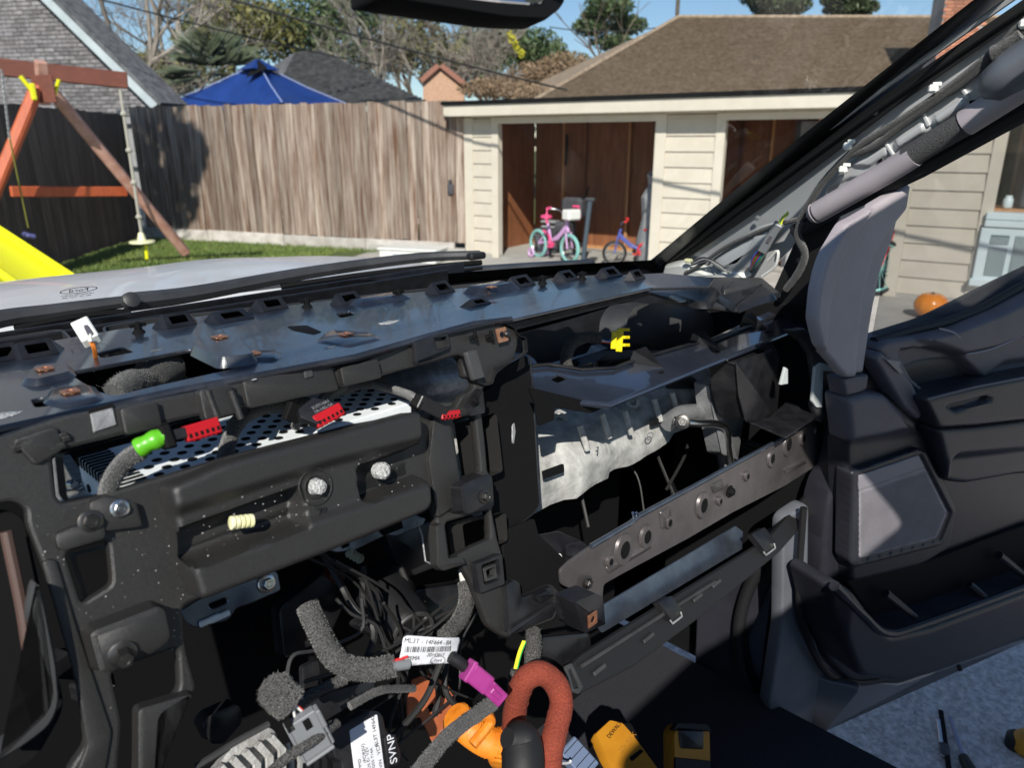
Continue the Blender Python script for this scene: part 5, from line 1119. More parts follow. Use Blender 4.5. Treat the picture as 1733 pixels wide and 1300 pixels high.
for x, y in ((985, 742), (1022, 722), (1060, 716), (1110, 695), (1140, 684)): 
    b = MB(); q = MF.uv(x, y); b.tube([MF.w(q[0], q[1] + .02, .0), MF.w(q[0] + .004, q[1] - .02, .004)], .005, 8); b.build('cast_rib', MAGN, mg, True)
# grey castings, ducts and brackets at the right of the beam
b = MB(); b.tube(spl([PY(1110, 650, .70), PY(1160, 660, .68), PY(1185, 690, .66), PY(1188, 720, .65)]), .028, 14); b.build('elbow_duct', DGR, truck, True)
boss('bracket_housing', Pl((1.25, .62, ZE - .44), (1, 0, 0), (0, .1, 1)), [(1200, 650), (1245, 632), (1262, 700), (1250, 780), (1222, 770), (1205, 690)], .03, CASTD, truck, r=.006, e=.004)
boss('dark_duct_box', Pl((1.35, .58, ZE - .42), (1, 0, 0), (0, .05, 1)), [(1245, 612), (1310, 590), (1322, 640), (1316, 712), (1262, 716), (1250, 670)], .05, PLS, truck, r=.006, e=.004)
boss('dark_duct_box', Pl((1.35, .60, ZE - .40), (1, 0, 0), (0, .05, 1)), [(1255, 590), (1305, 572), (1322, 600), (1318, 640), (1250, 640)], .03, DGR, truck, r=.008, e=.006)
b = MB(); b.tube(spl([PY(1140, 712, .60), PY(1170, 716, .58), PY(1225, 722, .58), PY(1232, 760, .58), PY(1238, 800, .57)]), .007, 10); b.build('bright_tube', STL, truck, True)
b = MB(); b.tube(spl([PY(1130, 716, .62), PY(1160, 700, .62), PY(1220, 706, .62), PY(1226, 760, .62), PY(1236, 840, .60)]), .016, 10); b.build('cast_arm', CASTD, truck, True)
hexbolt('bolt', PY(1155, 714, .58), EYE - PY(1155, 714, .58), .012, DST, truck)
b = MB()
for k in range(4): b.torus(Matrix.Translation(PY(1290, 752 + k * 7, .62)) @ Matrix.Rotation(R(18), 4, 'Y') @ Matrix.Diagonal((1.3, .8, 1, 1)), .045, .006, 24, 6)
b.build('corrugated_duct', DGR, truck, True)
tri = Pl((1.4, .52, ZE - .47), (1, 0, 0), (0, 1, .1)); plate('triangular_gusset', tri, [[(1265, 712), (1330, 740), (1405, 690), (1395, 672), (1330, 680), (1300, 708)]], .004, PLS, truck, r=.003)
# white brackets and dash end frame
EP = Pl((1.42, .445, ZE - .40), (1, -.2, 0), (0, .0, 1))
plate('dash_end_frame', EP, [[(1335, 560), (1362, 556), (1392, 578), (1395, 545), (1410, 534), (1422, 540), (1422, 610), (1430, 640), (1428, 690), (1410, 712), (1388, 715), (1378, 690), (1384, 660), (1375, 600), (1360, 580)], [(1400, 552), (1415, 552), (1412, 572), (1404, 574)], [(1398, 590), (1414, 590), (1418, 625), (1402, 628)]], .014, DGR, truck, r=.004, bev=.002)
plate('white_side_bracket', EP.off(.004), [[(1375, 680), (1380, 622), (1390, 614), (1416, 622), (1416, 630), (1394, 628), (1392, 690), (1382, 690)]], .006, mat('grey white bracket', (.50, .53, .53), .45), truck, r=.003); plate('white_side_bracket', EP.off(.0), [[(1322, 652), (1330, 622), (1334, 625), (1334, 650)]], .006, MATS['grey white bracket'], truck, r=.001)
b = MB()
for k, (x, y) in enumerate(((1362, 598), (1364, 604), (1360, 608), (1366, 612))): b.box(PY(x, y, .55), (.008, .006, .006), Matrix.Identity(4), .001)
b.build('orange_terminal', WO_, truck)
boss('side_duct', Pl((1.45, .6, ZE - .42), (1, -.1, 0), (0, 0, 1)), [(1330, 640), (1350, 618), (1375, 622), (1380, 670), (1335, 680)], .02, DGR, truck, r=.012, e=.008)
boss('end_bracket', EP.off(.01), [(1393, 536), (1420, 536), (1418, 548), (1412, 582), (1404, 582)], .02, PLS, truck, r=.003, e=.002)
# lower rail
rl = plate('lower_rail', RP, [[(948, 966), (962, 952), (996, 928), (1068, 888), (1082, 876), (1180, 822), (1290, 762), (1388, 708), (1396, 712), (1398, 760), (1392, 782), (1330, 822), (1240, 868), (1165, 912), (1050, 974), (1022, 990), (1018, 1042), (1002, 1050), (984, 1060), (972, 1000), (950, 990)]], .004, RAILM, truck, r=.005, bev=.001)
for x, y, s, m_ in ((1054, 930, .018, RAILM), (1092, 908, .014, RAILM), (1188, 855, .017, RAILM), (1304, 776, .013, RAILM), (1332, 752, .018, RAILM), (1357, 742, .011, RAILM), (1130, 884, .008, RAILM), (1262, 806, .007, RAILM), (1216, 848, .006, RAILM), (1030, 950, .007, RAILM), (1380, 728, .007, RAILM)):
    a, c = RP.uv(x, y); M = RP.M @ Matrix.Translation((a, c, 0)) @ Matrix.Diagonal((1, 1.15, 1, 1)); b = MB(); b.lathe(M, [(s * 1.15, .0002), (s * 1.05, .004), (s * .62, .0045), (s * .58, .001)], 26); o = b.build('ringed_hole', m_, rl, True); b = MB(); b.lathe(M, [(s * .58, .0047), (s * .55, .0050)], 24); b.build('hole_core', BLK, rl)
hexbolt('bolt', RP.at(1235, 832, .003), RP.n, .010, BLK, rl); hexbolt('bolt', RP.at(993, 986, .004), RP.n, .009, DST, rl)
for poly in ([(1328, 795), (1362, 776), (1366, 784), (1332, 804)], [(1206, 822), (1224, 812), (1226, 828), (1210, 836)], [(1120, 868), (1136, 858), (1138, 890), (1122, 896)], [(1028, 962), (1100, 920), (1104, 928), (1032, 972)]): loft('pressed_rib', RP, poly, [(-.001, .0002), (0, .002), (.0015, .003)], RAILM, rl, r=.003)
UL = RP.off(-.002); b = MB(); b.tube([RP.at(x, y, .002) for x, y in ((1000, 925), (1066, 886), (1080, 874), (1180, 820), (1290, 760), (1392, 704))], .0035, 8); b.build('rail_top_lip', BST, rl, True)
b = MB()
for x in (1073, 1079): b.tube([RP.at(x, 878, .002), RP.at(x - 2, 868, .006)], .002, 6)
b.build('lip_tabs', STL, rl)
# copper-nut block at the left end of the rail
bl_ = Pl((.68, .475, ZE - .60), (1, 0, 0), (0, .08, 1)); bo = boss('nut_block', bl_, [(972, 1020), (1008, 1004), (1022, 1010), (1026, 1058), (990, 1074), (984, 1060)], .03, PLS, truck, r=.003, e=.002, taper=.02); copper(bl_.off(.0305), 1001, 1048, .0085, bo)
boss('nut_block', bl_, [(940, 1020), (962, 1005), (985, 1010), (990, 1062), (950, 1050)], .004, PLS, truck, r=.003, e=.002)
# bracket cluster between column and rail
kb = Pl((.68, .57, ZE - .53), (1, 0, 0), (0, .9, .45)); plate('stepped_bracket', kb, [[(892, 930), (905, 905), (945, 898), (990, 918), (1000, 935), (960, 960), (925, 965), (895, 945)]], .02, PLS, truck, r=.004, bev=.002); boss('stepped_bracket', kb, [(955, 922), (985, 914), (998, 925), (982, 945), (958, 940)], .012, PLS, truck, r=.003, e=.003)
q = loft('blue_white_foam_pad', kb, [(910, 941), (930, 932), (950, 936), (958, 950), (940, 953), (928, 958)], [(0, .001), (.0005, .004), (.002, .006)], WHTP, truck, r=.002)
plate('column_foot_plate', FP.off(-.02), [[(850, 900), (905, 878), (912, 905), (960, 950), (975, 1010), (960, 1060), (900, 1070), (860, 1010), (852, 950)]], .006, BLK, truck, r=.004)
# blue-grey plate and black lower beam under the rail
lb_ = Pl((.9, .56, ZE - .62), (1, 0, 0), (0, .5, 1)); plate('teal_grey_plate', lb_, [[(1005, 1050), (1010, 1030), (1245, 890), (1258, 900), (1256, 930), (1020, 1072)]], .004, BST, truck, r=.003)
LB = Pl((.9, .50, ZE - .66), (1, 0, 0), (0, .6, 1)); lo = plate('lower_dash_beam', LB, [[(960, 1132), (985, 1108), (1110, 1030), (1300, 912), (1400, 800), (1420, 790), (1412, 830), (1320, 935), (1260, 985), (1180, 1050), (1075, 1128), (985, 1175), (955, 1168)]], .012, RUB, truck, r=.006, bev=.003)
for x, y in ((1140, 1038), (1298, 922)):
    boss('beam_clip', LB, [(x - 26, y - 18), (x - 4, y - 30), (x + 14, y - 8), (x + 12, y + 6), (x - 2, y + 14)], .012, PLS, lo, r=.002, e=.001); b = MB(); b.tube([LB.at(x - 6, y + 12, .013), LB.at(x - 2, y + 18, .013), LB.at(x + 14, y + 6, .013), LB.at(x + 12, y - 2, .013)], .0016, 6); b.build('steel_clip', GALD, lo, True)
b = MB(); b.tube([LB.at(x, y, .004) for x, y in ((985, 1128), (1110, 1048), (1210, 985))], .003, 8); b.build('beam_edge', DGR, lo, True)
for x, y in ((1012, 1134), (1095, 1080), (1178, 1012), (1210, 988)): b = MB(); a, c = LB.uv(x, y); b.box((0, 0, 0), (.026, .006, .004), LB.M @ Matrix.Translation((a, c, .003)), .001); b.build('beam_slot_rib', DGR, lo)
plate('beam_end_loop', LB.off(.012), [[(956, 1128), (968, 1122), (988, 1164), (980, 1176), (964, 1170)], [(962, 1134), (967, 1133), (981, 1164), (972, 1167)]], .004, DGR, lo, r=.003, bev=.001)
# ================================================================== right A-pillar
def ap(name, poly, th, m, off=0, r=.004, bev=.002, par=None, holes=()): return plate(name, AP, [poly] + list(holes), th, m, par or truck, r=r, bev=bev, off=off)
pil = ap('a_pillar_inner', [(1102, 470), (1118, 452), (1300, 318), (1500, 172), (1740, 8), (1900, -100), (1950, -20), (1800, 40), (1620, 170), (1470, 300), (1390, 352), (1340, 420), (1290, 470), (1200, 478)], .02, WPT, -.012)
ap('pillar_seal', [(1098, 462), (1240, 352), (1500, 158), (1738, -6), (1900, -110), (1905, -85), (1740, 24), (1500, 192), (1300, 345), (1160, 440), (1112, 466)], .012, RUB, .004)
b = MB(); b.tube([AP.at(x, y, .008) for x, y in ((1110, 458), (1240, 360), (1500, 170), (1738, 6), (1850, -70))], .006, 8); b.build('seal_bead', RUB, pil, True)
b = MB(); b.tube([AP.at(x, y, .003) for x, y in ((1096, 448), (1215, 358), (1490, 152), (1733, -18))], .005, 6); b.build('pinch_flange', WPT, pil, True)
for x, y in ((1283, 368), (1482, 188), (1717, 22)): a, c = AP.uv(x, y); b = MB(); b.lathe(AP.M @ Matrix.Translation((a, c, .001)), [(.005, 0), (.005, .003), (.003, .004)], 12); b.build('pillar_stud', GALD, pil, True)
# side-airbag bracket run (pale folded steel)
hf('airbag_bracket', AP, [(1388, 346), (1398, 318), (1422, 292), (1455, 262), (1500, 232), (1560, 192), (1572, 178), (1620, 150), (1640, 128), (1700, 85), (1740, 60), (1790, 30), (1800, 70), (1740, 112), (1660, 165), (1645, 182), (1560, 232), (1500, 268), (1480, 288), (1474, 318), (1428, 352), (1405, 347)],
 [([(1440, 280), (1500, 246), (1500, 262), (1470, 282)], .006, .006), ([(1512, 240), (1560, 208), (1566, 222), (1518, 252)], .007, .006), ([(1578, 200), (1628, 166), (1632, 180), (1584, 212)], .007, .006), ([(1390, 340), (1402, 318), (1440, 300), (1468, 300), (1466, 320), (1428, 346)], -.006, .008), ([(1650, 150), (1700, 110), (1760, 70), (1790, 60), (1790, 90), (1700, 140)], .006, .008)], WPT, pil, h0=.020, res=.0026, edge=.005, r=.008, back=.018)
for x, y, r_ in ((1432, 326, .009),): 
    a, c = AP.uv(x, y, .022); M = AP.M @ Matrix.Translation((a, c, .022)); b = MB(); b.torus(M, r_ * 1.3, .002, 20, 6); b.build('bolt_seat', WPT, pil, True); b = MB(); b.lathe(M, [(.0045, 0), (.004, .002)], 6); b.build('threaded_hole', BLK, pil)
for poly in ([(1484, 268), (1492, 264), (1494, 273), (1486, 276)], [(1640, 170), (1652, 168), (1648, 180), (1641, 180)]): loft('bracket_hole', AP, poly, [(0, .0222), (.0005, .023)], BLK, pil, r=.001, px_h=.022)
for x0, y0, x1, y1 in ((1495, 236, 1512, 262), (1562, 192, 1572, 212), (1627, 148, 1640, 165)): b = MB(); b.tube([AP.at(x0, y0, .022), AP.at(x1, y1, .022)], .0035, 8); b.build('bracket_fold', WPT, pil, True)
# grab handle: lilac ends and ribbed black middle
HA = AP.off(.045)
hp = [HA.at(x, y) for x, y in ((1378, 362), (1420, 338), (1500, 292), (1560, 255), (1640, 205), (1740, 140), (1830, 80))]
hn = tag(bpy.data.objects.new('grab_handle', None)) if False else None
b = MB(); P = spl(hp[:3] + [HA.at(1548, 262)], 6); b.tube(P, [.010] + [.0185] * (len(P) - 1), 16); gh = b.build('grab_handle', LGR, truck, True)
b = MB(); b.tube(spl([HA.at(1536, 268), HA.at(1580, 240), HA.at(1645, 202)], 6), .0178, 16); b.build('ribbed_sleeve', FABR, gh, True)
b = MB(); b.tube(spl([HA.at(1634, 208), HA.at(1740, 140), HA.at(1860, 60)], 6), .0195, 16); b.build('upper_handle_cover', LGR, gh, True)
b = MB(); b.lathe(Matrix.Translation(HA.at(1378, 362)) @ (hp[0] - hp[1]).to_track_quat('Z', 'Y').to_matrix().to_4x4(), [(.0183, -.002), (.014, .006), (.006, .010)], 16); b.build('handle_end_cap', LGR, gh, True)
b = MB(); b.lathe(Matrix.Translation(AP.at(1720, 118, .05)) @ au.to_track_quat('Z', 'Y').to_matrix().to_4x4(), [(.012, -.045), (.026, -.03), (.030, 0), (.028, .06)], 20); b.build('rounded_retractor_cover', SHG, truck, True)
b = MB(); b.tube([AP.off(.02).at(x, y) for x, y in ((1345, 392), (1400, 362), (1560, 285), (1740, 185), (1850, 120))], .014, 8); b.build('aperture_seal', RUB, truck, True)
ap('pillar_lower_shadow_panel', [(1340, 420), (1375, 350), (1410, 340), (1420, 370), (1400, 400), (1370, 520), (1330, 540), (1305, 500)], .01, RUB, .0)
# lower pillar tub: rounded pale inner panel
loft('pillar_foot_moulding', AP, [(1185, 452), (1215, 428), (1270, 392), (1300, 385), (1306, 402), (1285, 440), (1260, 470), (1200, 472)], [(0, -.002), (.004, .014), (.012, .022), (.03, .026)], WPT, pil, r=.02)
loft('white_foam_block', AP, [(1115, 475), (1122, 450), (1150, 446), (1195, 462), (1250, 458), (1262, 475), (1200, 482)], [(0, .0), (.002, .02), (.006, .026)], WHTP, pil, r=.004)
# ================================================================== passenger door
door = empty('tmp', (0, 0, 0)) if False else None
dr = hf('passenger_door', DP, [(1428, 640), (1470, 590), (1600, 548), (1733, 480), (1900, 400), (1900, 1090), (1733, 1085), (1520, 1160), (1440, 1160), (1400, 1120), (1385, 1060), (1400, 860), (1432, 760)],
 [([(1432, 640), (1560, 600), (1900, 560), (1900, 1000), (1560, 960), (1436, 990)], .02, .03)], DDK, truck, h0=-.01, res=.008, edge=.01, back=.05, r=.03)
def dh(name, poly, feats, m, h0, res=.004, edge=.006, r=.01, back=.03): return hf(name, DP, poly, feats, m, dr, h0, res, edge, r, back)
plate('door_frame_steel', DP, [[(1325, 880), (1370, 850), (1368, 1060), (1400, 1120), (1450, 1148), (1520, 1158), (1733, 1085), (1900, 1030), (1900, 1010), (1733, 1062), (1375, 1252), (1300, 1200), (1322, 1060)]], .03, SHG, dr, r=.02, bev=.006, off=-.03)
# window frame upright trim with its two soft folds
dh('frame_trim', [(1446, 368), (1500, 336), (1545, 310), (1540, 345), (1526, 403), (1505, 460), (1493, 521), (1483, 581), (1474, 636), (1432, 640), (1414, 618), (1384, 585), (1373, 540), (1378, 490), (1386, 455), (1396, 428), (1426, 378)],
 [([(1300, 250), (1512, 290), (1500, 330), (1450, 400), (1425, 450), (1408, 520), (1402, 600), (1300, 640)], .010, .010), ([(1512, 290), (1560, 280), (1545, 330), (1500, 385), (1470, 430), (1452, 500), (1442, 600), (1440, 660), (1520, 660), (1580, 400), (1580, 250)], -.014, .016), ([(1530, 300), (1600, 260), (1600, 660), (1462, 660), (1470, 560), (1490, 460), (1515, 400)], -.022, .03)], LGR, .050, edge=.006, r=.008, back=.012)
dh('trim_foot', [(1426, 642), (1472, 634), (1468, 660), (1432, 672)], [], GRY, .045, edge=.004, r=.004)
b = MB(); b.tube([DP.at(x, y, .012) for x, y in ((1478, 578), (1540, 560), (1600, 546), (1660, 523), (1733, 482), (1850, 410))], .009, 8); b.build('belt_seal', RUB, dr, True)
dh('upper_panel', [(1484, 592), (1500, 578), (1560, 568), (1615, 556), (1690, 524), (1780, 475), (1900, 410), (1900, 650), (1733, 640), (1640, 650), (1560, 668), (1520, 640)],
 [([(1560, 575), (1620, 560), (1700, 530), (1900, 430), (1900, 520), (1760, 560), (1690, 588), (1636, 600), (1600, 586)], .012, .016), ([(1500, 588), (1556, 584), (1598, 594), (1630, 625), (1652, 642), (1600, 652), (1558, 662), (1524, 634)], -.026, .012), ([(1655, 640), (1690, 612), (1900, 590), (1900, 700), (1660, 690)], -.012, .02)], GRY, .034, edge=.008, r=.012)  # deepest hollow is shaped in for a shadow cast on the door
b = MB(); b.tube(spl([DP.at(x, y, .044) for x, y in ((1636, 600), (1680, 590), (1733, 566), (1800, 530))]), .0016, 6); b.build('highlight_line', LGR, dr, True)  # pale bead drawn in for the highlight along the panel
b = MB(); b.tube(spl([DP.at(x, y, .045) for x, y in ((1590, 556), (1612, 562), (1625, 572))]), .0016, 6); b.build('moulded_seam', LGR, dr, True)
dh('mirror_switch_panel', [(1480, 606), (1492, 596), (1520, 618), (1545, 650), (1566, 690), (1556, 712), (1530, 690), (1500, 640)], [], GRY, .048, edge=.005, r=.006)
plate('chrome_switch_trim', DP, [[(1498, 608), (1526, 612), (1522, 620), (1530, 632), (1522, 632), (1508, 618)]], .002, SHG, dr, r=.002, off=.052)
dh('armrest_top', [(1566, 676), (1650, 656), (1733, 640), (1900, 606), (1900, 690), (1733, 712), (1650, 722), (1590, 726)], [([(1590, 684), (1655, 668), (1670, 674), (1605, 694)], -.012, .006)], DDK, .075, edge=.008, r=.01, back=.06)
b = MB(); b.tube([DP.at(x, y, .078) for x, y in ((1568, 676), (1650, 655), (1733, 639), (1850, 614))], .0025, 8); b.build('armrest_edge', GRY, dr, True)
dh('armrest_front', [(1588, 726), (1650, 722), (1733, 712), (1900, 690), (1900, 800), (1733, 810), (1650, 826), (1616, 822), (1600, 780)], [([(1600, 770), (1900, 740), (1900, 900), (1600, 900)], -.018, .03)], DDK, .060, edge=.012, r=.02, back=.05)
dh('door_panel_left', [(1430, 672), (1470, 662), (1505, 668), (1540, 700), (1575, 750), (1622, 860), (1610, 930), (1560, 960), (1440, 990), (1434, 850)], [([(1420, 650), (1480, 640), (1545, 690), (1560, 730), (1500, 735), (1420, 745)], .014, .05)], DDK, .022, edge=.012, r=.015)
dh('upper_bulge', [(1432, 674), (1470, 664), (1502, 668), (1534, 700), (1545, 728), (1500, 740), (1440, 752)], [], GRY, .046, edge=.016, r=.01, back=.03)
dh('speaker_bezel', [(1442, 800), (1556, 760), (1570, 766), (1620, 868), (1596, 924), (1446, 962), (1438, 950)], [([(1452, 806), (1557, 769), (1608, 868), (1590, 914), (1452, 950)], -.004, .003)], DDK, .036, res=.003, edge=.004, r=.006)
SPK = mat('woven speaker grille', (.20, .19, .21), .55, 0, (.25, .24, .26), 20)
sg1 = dh('speaker_grille', [(1454, 808), (1556, 772), (1604, 868), (1586, 912), (1454, 946)], [], SPK, .037, edge=.002, r=.006)
dh('grille_header', [(1454, 806), (1555, 771), (1566, 792), (1454, 832)], [], mat('plain grille header', (.22, .21, .23), .5), .039, edge=.001, r=.003)
db = MB(); gp_ = [Vector(p) for p in DP.px([(1458, 836), (1566, 798), (1600, 868), (1583, 908), (1458, 942)], .038)]
def inside(p, poly):
    c = False
    for i in range(len(poly)):
        a, b_ = poly[i - 1], poly[i]
        if (a.y > p.y) != (b_.y > p.y) and p.x < (b_.x - a.x) * (p.y - a.y) / (b_.y - a.y) + a.x: c = not c
    return c
x0 = min(p.x for p in gp_); x1 = max(p.x for p in gp_); y0 = min(p.y for p in gp_); y1 = max(p.y for p in gp_)
j = 0; y = y0
while y < y1:
    x = x0 + (j % 2) * .0016
    while x < x1:
        if inside(Vector((x, y)), gp_): c = DP.w(x, y, .0375); s = .0009; db.add([c - DP.u * s, c - DP.v * s, c + DP.u * s, c + DP.v * s], [[0, 1, 2, 3]])
        x += .0032
    y += .0028; j += 1
db.build('grille_perforations', BLK, sg1)['kind'] = 'stuff'
# door pocket: open-topped bin with a rolled rim
pk_ = dh('pocket_wall', [(1404, 996), (1416, 984), (1440, 1000), (1466, 1036), (1500, 1072), (1560, 1060), (1733, 996), (1900, 935), (1900, 1040), (1733, 1076), (1650, 1110), (1560, 1142), (1500, 1152), (1450, 1144), (1424, 1090)], [([(1440, 990), (1470, 1020), (1505, 1068), (1900, 930), (1900, 1100), (1520, 1160), (1450, 1150), (1430, 1080)], .012, .03)], DDK, .082, edge=.014, r=.02, back=.08)
dh('pocket_back', [(1432, 985), (1560, 955), (1733, 890), (1900, 840), (1900, 940), (1733, 1000), (1502, 1072), (1466, 1036)], [], BLK, .022, edge=.002, r=.01, back=.01)
b = MB(); P = spl([DP.at(x, y, .095) for x, y in ((1412, 992), (1432, 1012), (1460, 1040), (1500, 1072), (1560, 1058), (1733, 995), (1880, 940))], 6); b.tube(P, [.010] * 6 + [.008] * (len(P) - 6), 8); b.build('pocket_rim', DDK, dr, True)
for x, y, l in ((1498, 1005, 50), (1640, 990, 30), (1690, 940, 55)): b = MB(); b.tube([DP.at(x, y, .04), DP.at(x + l, y + l * .8, .07)], [.010, .007], 8); b.build('pocket_divider', DDK, dr, True)
loft('drain_slot', DP, [(1620, 1128), (1626, 1126), (1630, 1136), (1624, 1138)], [(0, -.03), (.001, -.027)], BLK, dr, r=.001)
b = MB(); b.tube(spl([DP.at(x, y, -.01) for x, y in ((1360, 860), (1352, 1000), (1362, 1070), (1400, 1140), (1450, 1156), (1500, 1150))]), .007, 8); b.build('door_perimeter_seal', RUB, dr, True)
loft('door_glass', DP, [(1478, 574), (1492, 500), (1520, 330), (1700, 180), (1900, 100), (1900, 420), (1733, 485), (1600, 548), (1500, 574)], [(0, -.012), (.001, -.008)], TINT, dr, r=.004)
# ---- door aperture, kick panel, seal
KP = Pl((1.40, .45, ZE - .8), (.25, -1, 0), (0, 0, 1))
if KP.n.dot(EYE - KP.o) < 0: KP = Pl(KP.o, -KP.u, KP.v)
plate('kick_panel', KP, [[(1180, 1010), (1260, 960), (1330, 880), (1345, 900), (1300, 1000), (1262, 1090), (1275, 1150), (1330, 1230), (1400, 1300), (1420, 1360), (1180, 1360), (1175, 1150)]], .02, DDK, truck, r=.02, bev=.004)
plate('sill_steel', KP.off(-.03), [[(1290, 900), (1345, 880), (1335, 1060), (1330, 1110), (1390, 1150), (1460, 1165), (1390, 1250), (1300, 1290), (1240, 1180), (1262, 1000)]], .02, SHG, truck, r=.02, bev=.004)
b = MB(); b.tube(spl([KP.at(x, y, .012) for x, y in ((1300, 930), (1262, 1010), (1250, 1080), (1262, 1150), (1310, 1225), (1380, 1290), (1440, 1340))]), .014, 10); b.build('aperture_seal', RUB, truck, True)
loft('sill_trim', KP, [(1200, 1360), (1215, 1240), (1240, 1195), (1270, 1190), (1320, 1225), (1400, 1290), (1450, 1360)], [(0, .0), (.01, .03), (.03, .045)], DDK, truck, r=.03)
# ---- steering column surround at the far left
ST = Pl((-.05, .47, ZE - .62), (1, 0, 0), (0, .3, 1)); loft('column_shroud_edge', ST, [(62, 978), (78, 1010), (100, 1120), (106, 1190), (90, 1230), (50, 1262), (-10, 1300), (-10, 1272), (40, 1235), (76, 1205), (84, 1170), (64, 1118), (58, 1080), (44, 1040)], [(0, -.01), (.001, .004), (.003, .007)], DGR, truck, r=.008)
plate('column_cavity', ST.off(-.03), [[(-60, 850), (40, 870), (70, 1000), (110, 1200), (60, 1290), (-60, 1340)]], .004, BLK, truck, r=.01)
b = MB(); b.tube(spl([ST.at(x, y, -.01) for x, y in ((10, 900), (35, 1020), (50, 1110), (66, 1165), (60, 1190))]), .004, 8); b.build('rust_tinted_stalk', mat('dim brown trim', (.08, .045, .035), .5), truck, True)
# ================================================================== lower centre clutter
b = MB(); b.box((.5, .80, ZE - .75), (1.3, .02, .75)); b.build('tunnel_back_wall', BLK, truck)
UB = Pl((.3, .60, ZE - .50), (1, 0, 0), (0, .3, 1))
ubk = plate('blued_bracket', UB, [[(305, 1034), (330, 1018), (440, 965), (470, 968), (476, 1000), (425, 1022), (400, 1030), (388, 1050), (330, 1064), (316, 1056)], [(352, 1024), (382, 1012), (386, 1020), (358, 1032)]], .003, BST, truck, r=.004)
hexbolt('bolt', UB.at(451, 988, .001), UB.n, .009, STL, ubk); b = MB(); b.box(UB.at(355, 1050, .002), (.02, .004, .006), None, .001); b.box(UB.at(372, 1044, .002), (.02, .004, .006), None, .001); b.build('spring_tabs', GALV, ubk)
ub2 = plate('blued_bracket', UB, [[(556, 932), (640, 890), (690, 868), (722, 878), (716, 890), (672, 908), (654, 906), (600, 932), (570, 936)], [(578, 925), (590, 920), (592, 923), (580, 928)]], .003, BST, truck, r=.003)
loft('spring_nut', UB, [(644, 893), (680, 878), (684, 895), (652, 908)], [(0, .001), (.001, .005)], BLK, ub2, r=.002)
b = MB(); b.tube([UB.at(x, y, 0) for x, y in ((706, 885), (714, 905), (720, 950), (730, 955))], .0012, 6); b.build('thin_rod', GALD, ub2)
# dim amber lens, cream fir-tree clip, motor body, orange bracket
b = MB(); b.lathe(frame(PY(572, 975, .66), (1, 0, 0), (0, .2, 1)), [(.007, -.02), (.010, .0), (.006, .006), (.003, .008)], 9); b.build('amber_relay', mat('translucent amber', (.06, .012, .004), .3, 0, (.10, .02, .006), 30), truck, True)
b = MB()
for k in range(4): b.lathe(facing(PY(590, 935, .62), PY(612, 948, .62)) @ Matrix.Rotation(R(90), 4, 'Y') @ Matrix.Translation((0, 0, -.01 + k * .006)), [(.006, 0), (.003, .004)], 8)
b.build('fir_tree_clip', mat('dull cream clip', (.42, .40, .28), .5), truck)
ma, mb_ = PY(640, 990, .70), PY(700, 1070, .60); Mm = Matrix.Translation(ma) @ (mb_ - ma).to_track_quat('Z', 'Y').to_matrix().to_4x4(); L_ = (mb_ - ma).length
mt_ = MB().lathe(Mm, [(.034, 0), (.036, L_ * .4), (.030, L_ * .5), (.030, L_ * .92), (.024, L_)], 22).build('blower_motor', mat('dim grey plastic', (.008, .008, .009), .45), truck, True)
b = MB()
for k in range(8): an = k * .785; b.tube([Mm @ Vector((0, 0, L_ + .001)), Mm @ Vector((math.cos(an) * .024, math.sin(an) * .024, L_ + .001))], .0018, 5)
b.torus(Mm @ Matrix.Translation((0, 0, L_)), .025, .003, 24, 6); b.build('motor_grille', DGR, mt_, True)
OB = Pl((.5, .62, ZE - .72), (1, .1, 0), (0, .2, 1)); plate('orange_steel_bracket', OB, [[(700, 1150), (730, 1142), (760, 1160), (772, 1180), (768, 1200), (750, 1222), (752, 1240), (735, 1262), (724, 1240), (712, 1215), (690, 1220), (690, 1180)], [(742, 1170), (750, 1162), (762, 1172), (752, 1184)], [(724, 1196), (734, 1190), (738, 1202), (728, 1208)]], .003, ORB, truck, r=.003)
boss('dark_relay', Pl((.25, .58, ZE - .72), (1, 0, 0), (0, .3, 1)), [(340, 1230), (352, 1212), (400, 1190), (410, 1200), (412, 1225), (380, 1262), (356, 1262)], .02, PLS, truck, r=.004, e=.003)
boss('dark_relay', Pl((.3, .60, ZE - .64), (1, 0, 0), (0, .3, 1)), [(510, 1130), (540, 1115), (548, 1160), (512, 1170)], .006, PLS, truck, r=.004, e=.003)
for poly, y_, h in (([(600, 1060), (690, 1000), (790, 985), (800, 1060), (700, 1120)], .70, .02), ([(470, 1030), (560, 960), (600, 990), (560, 1080), (480, 1120)], .72, .02), ([(650, 900), (735, 880), (745, 960), (680, 985)], .68, .015), ([(900, 1080), (1000, 1070), (1010, 1150), (900, 1140)], .55, .01)):
    boss('shadowed_housing', Pl((.4, y_, ZE - .6), (1, 0, 0), (0, .3, 1)), poly, h, PLS, truck, r=.01, e=.005)
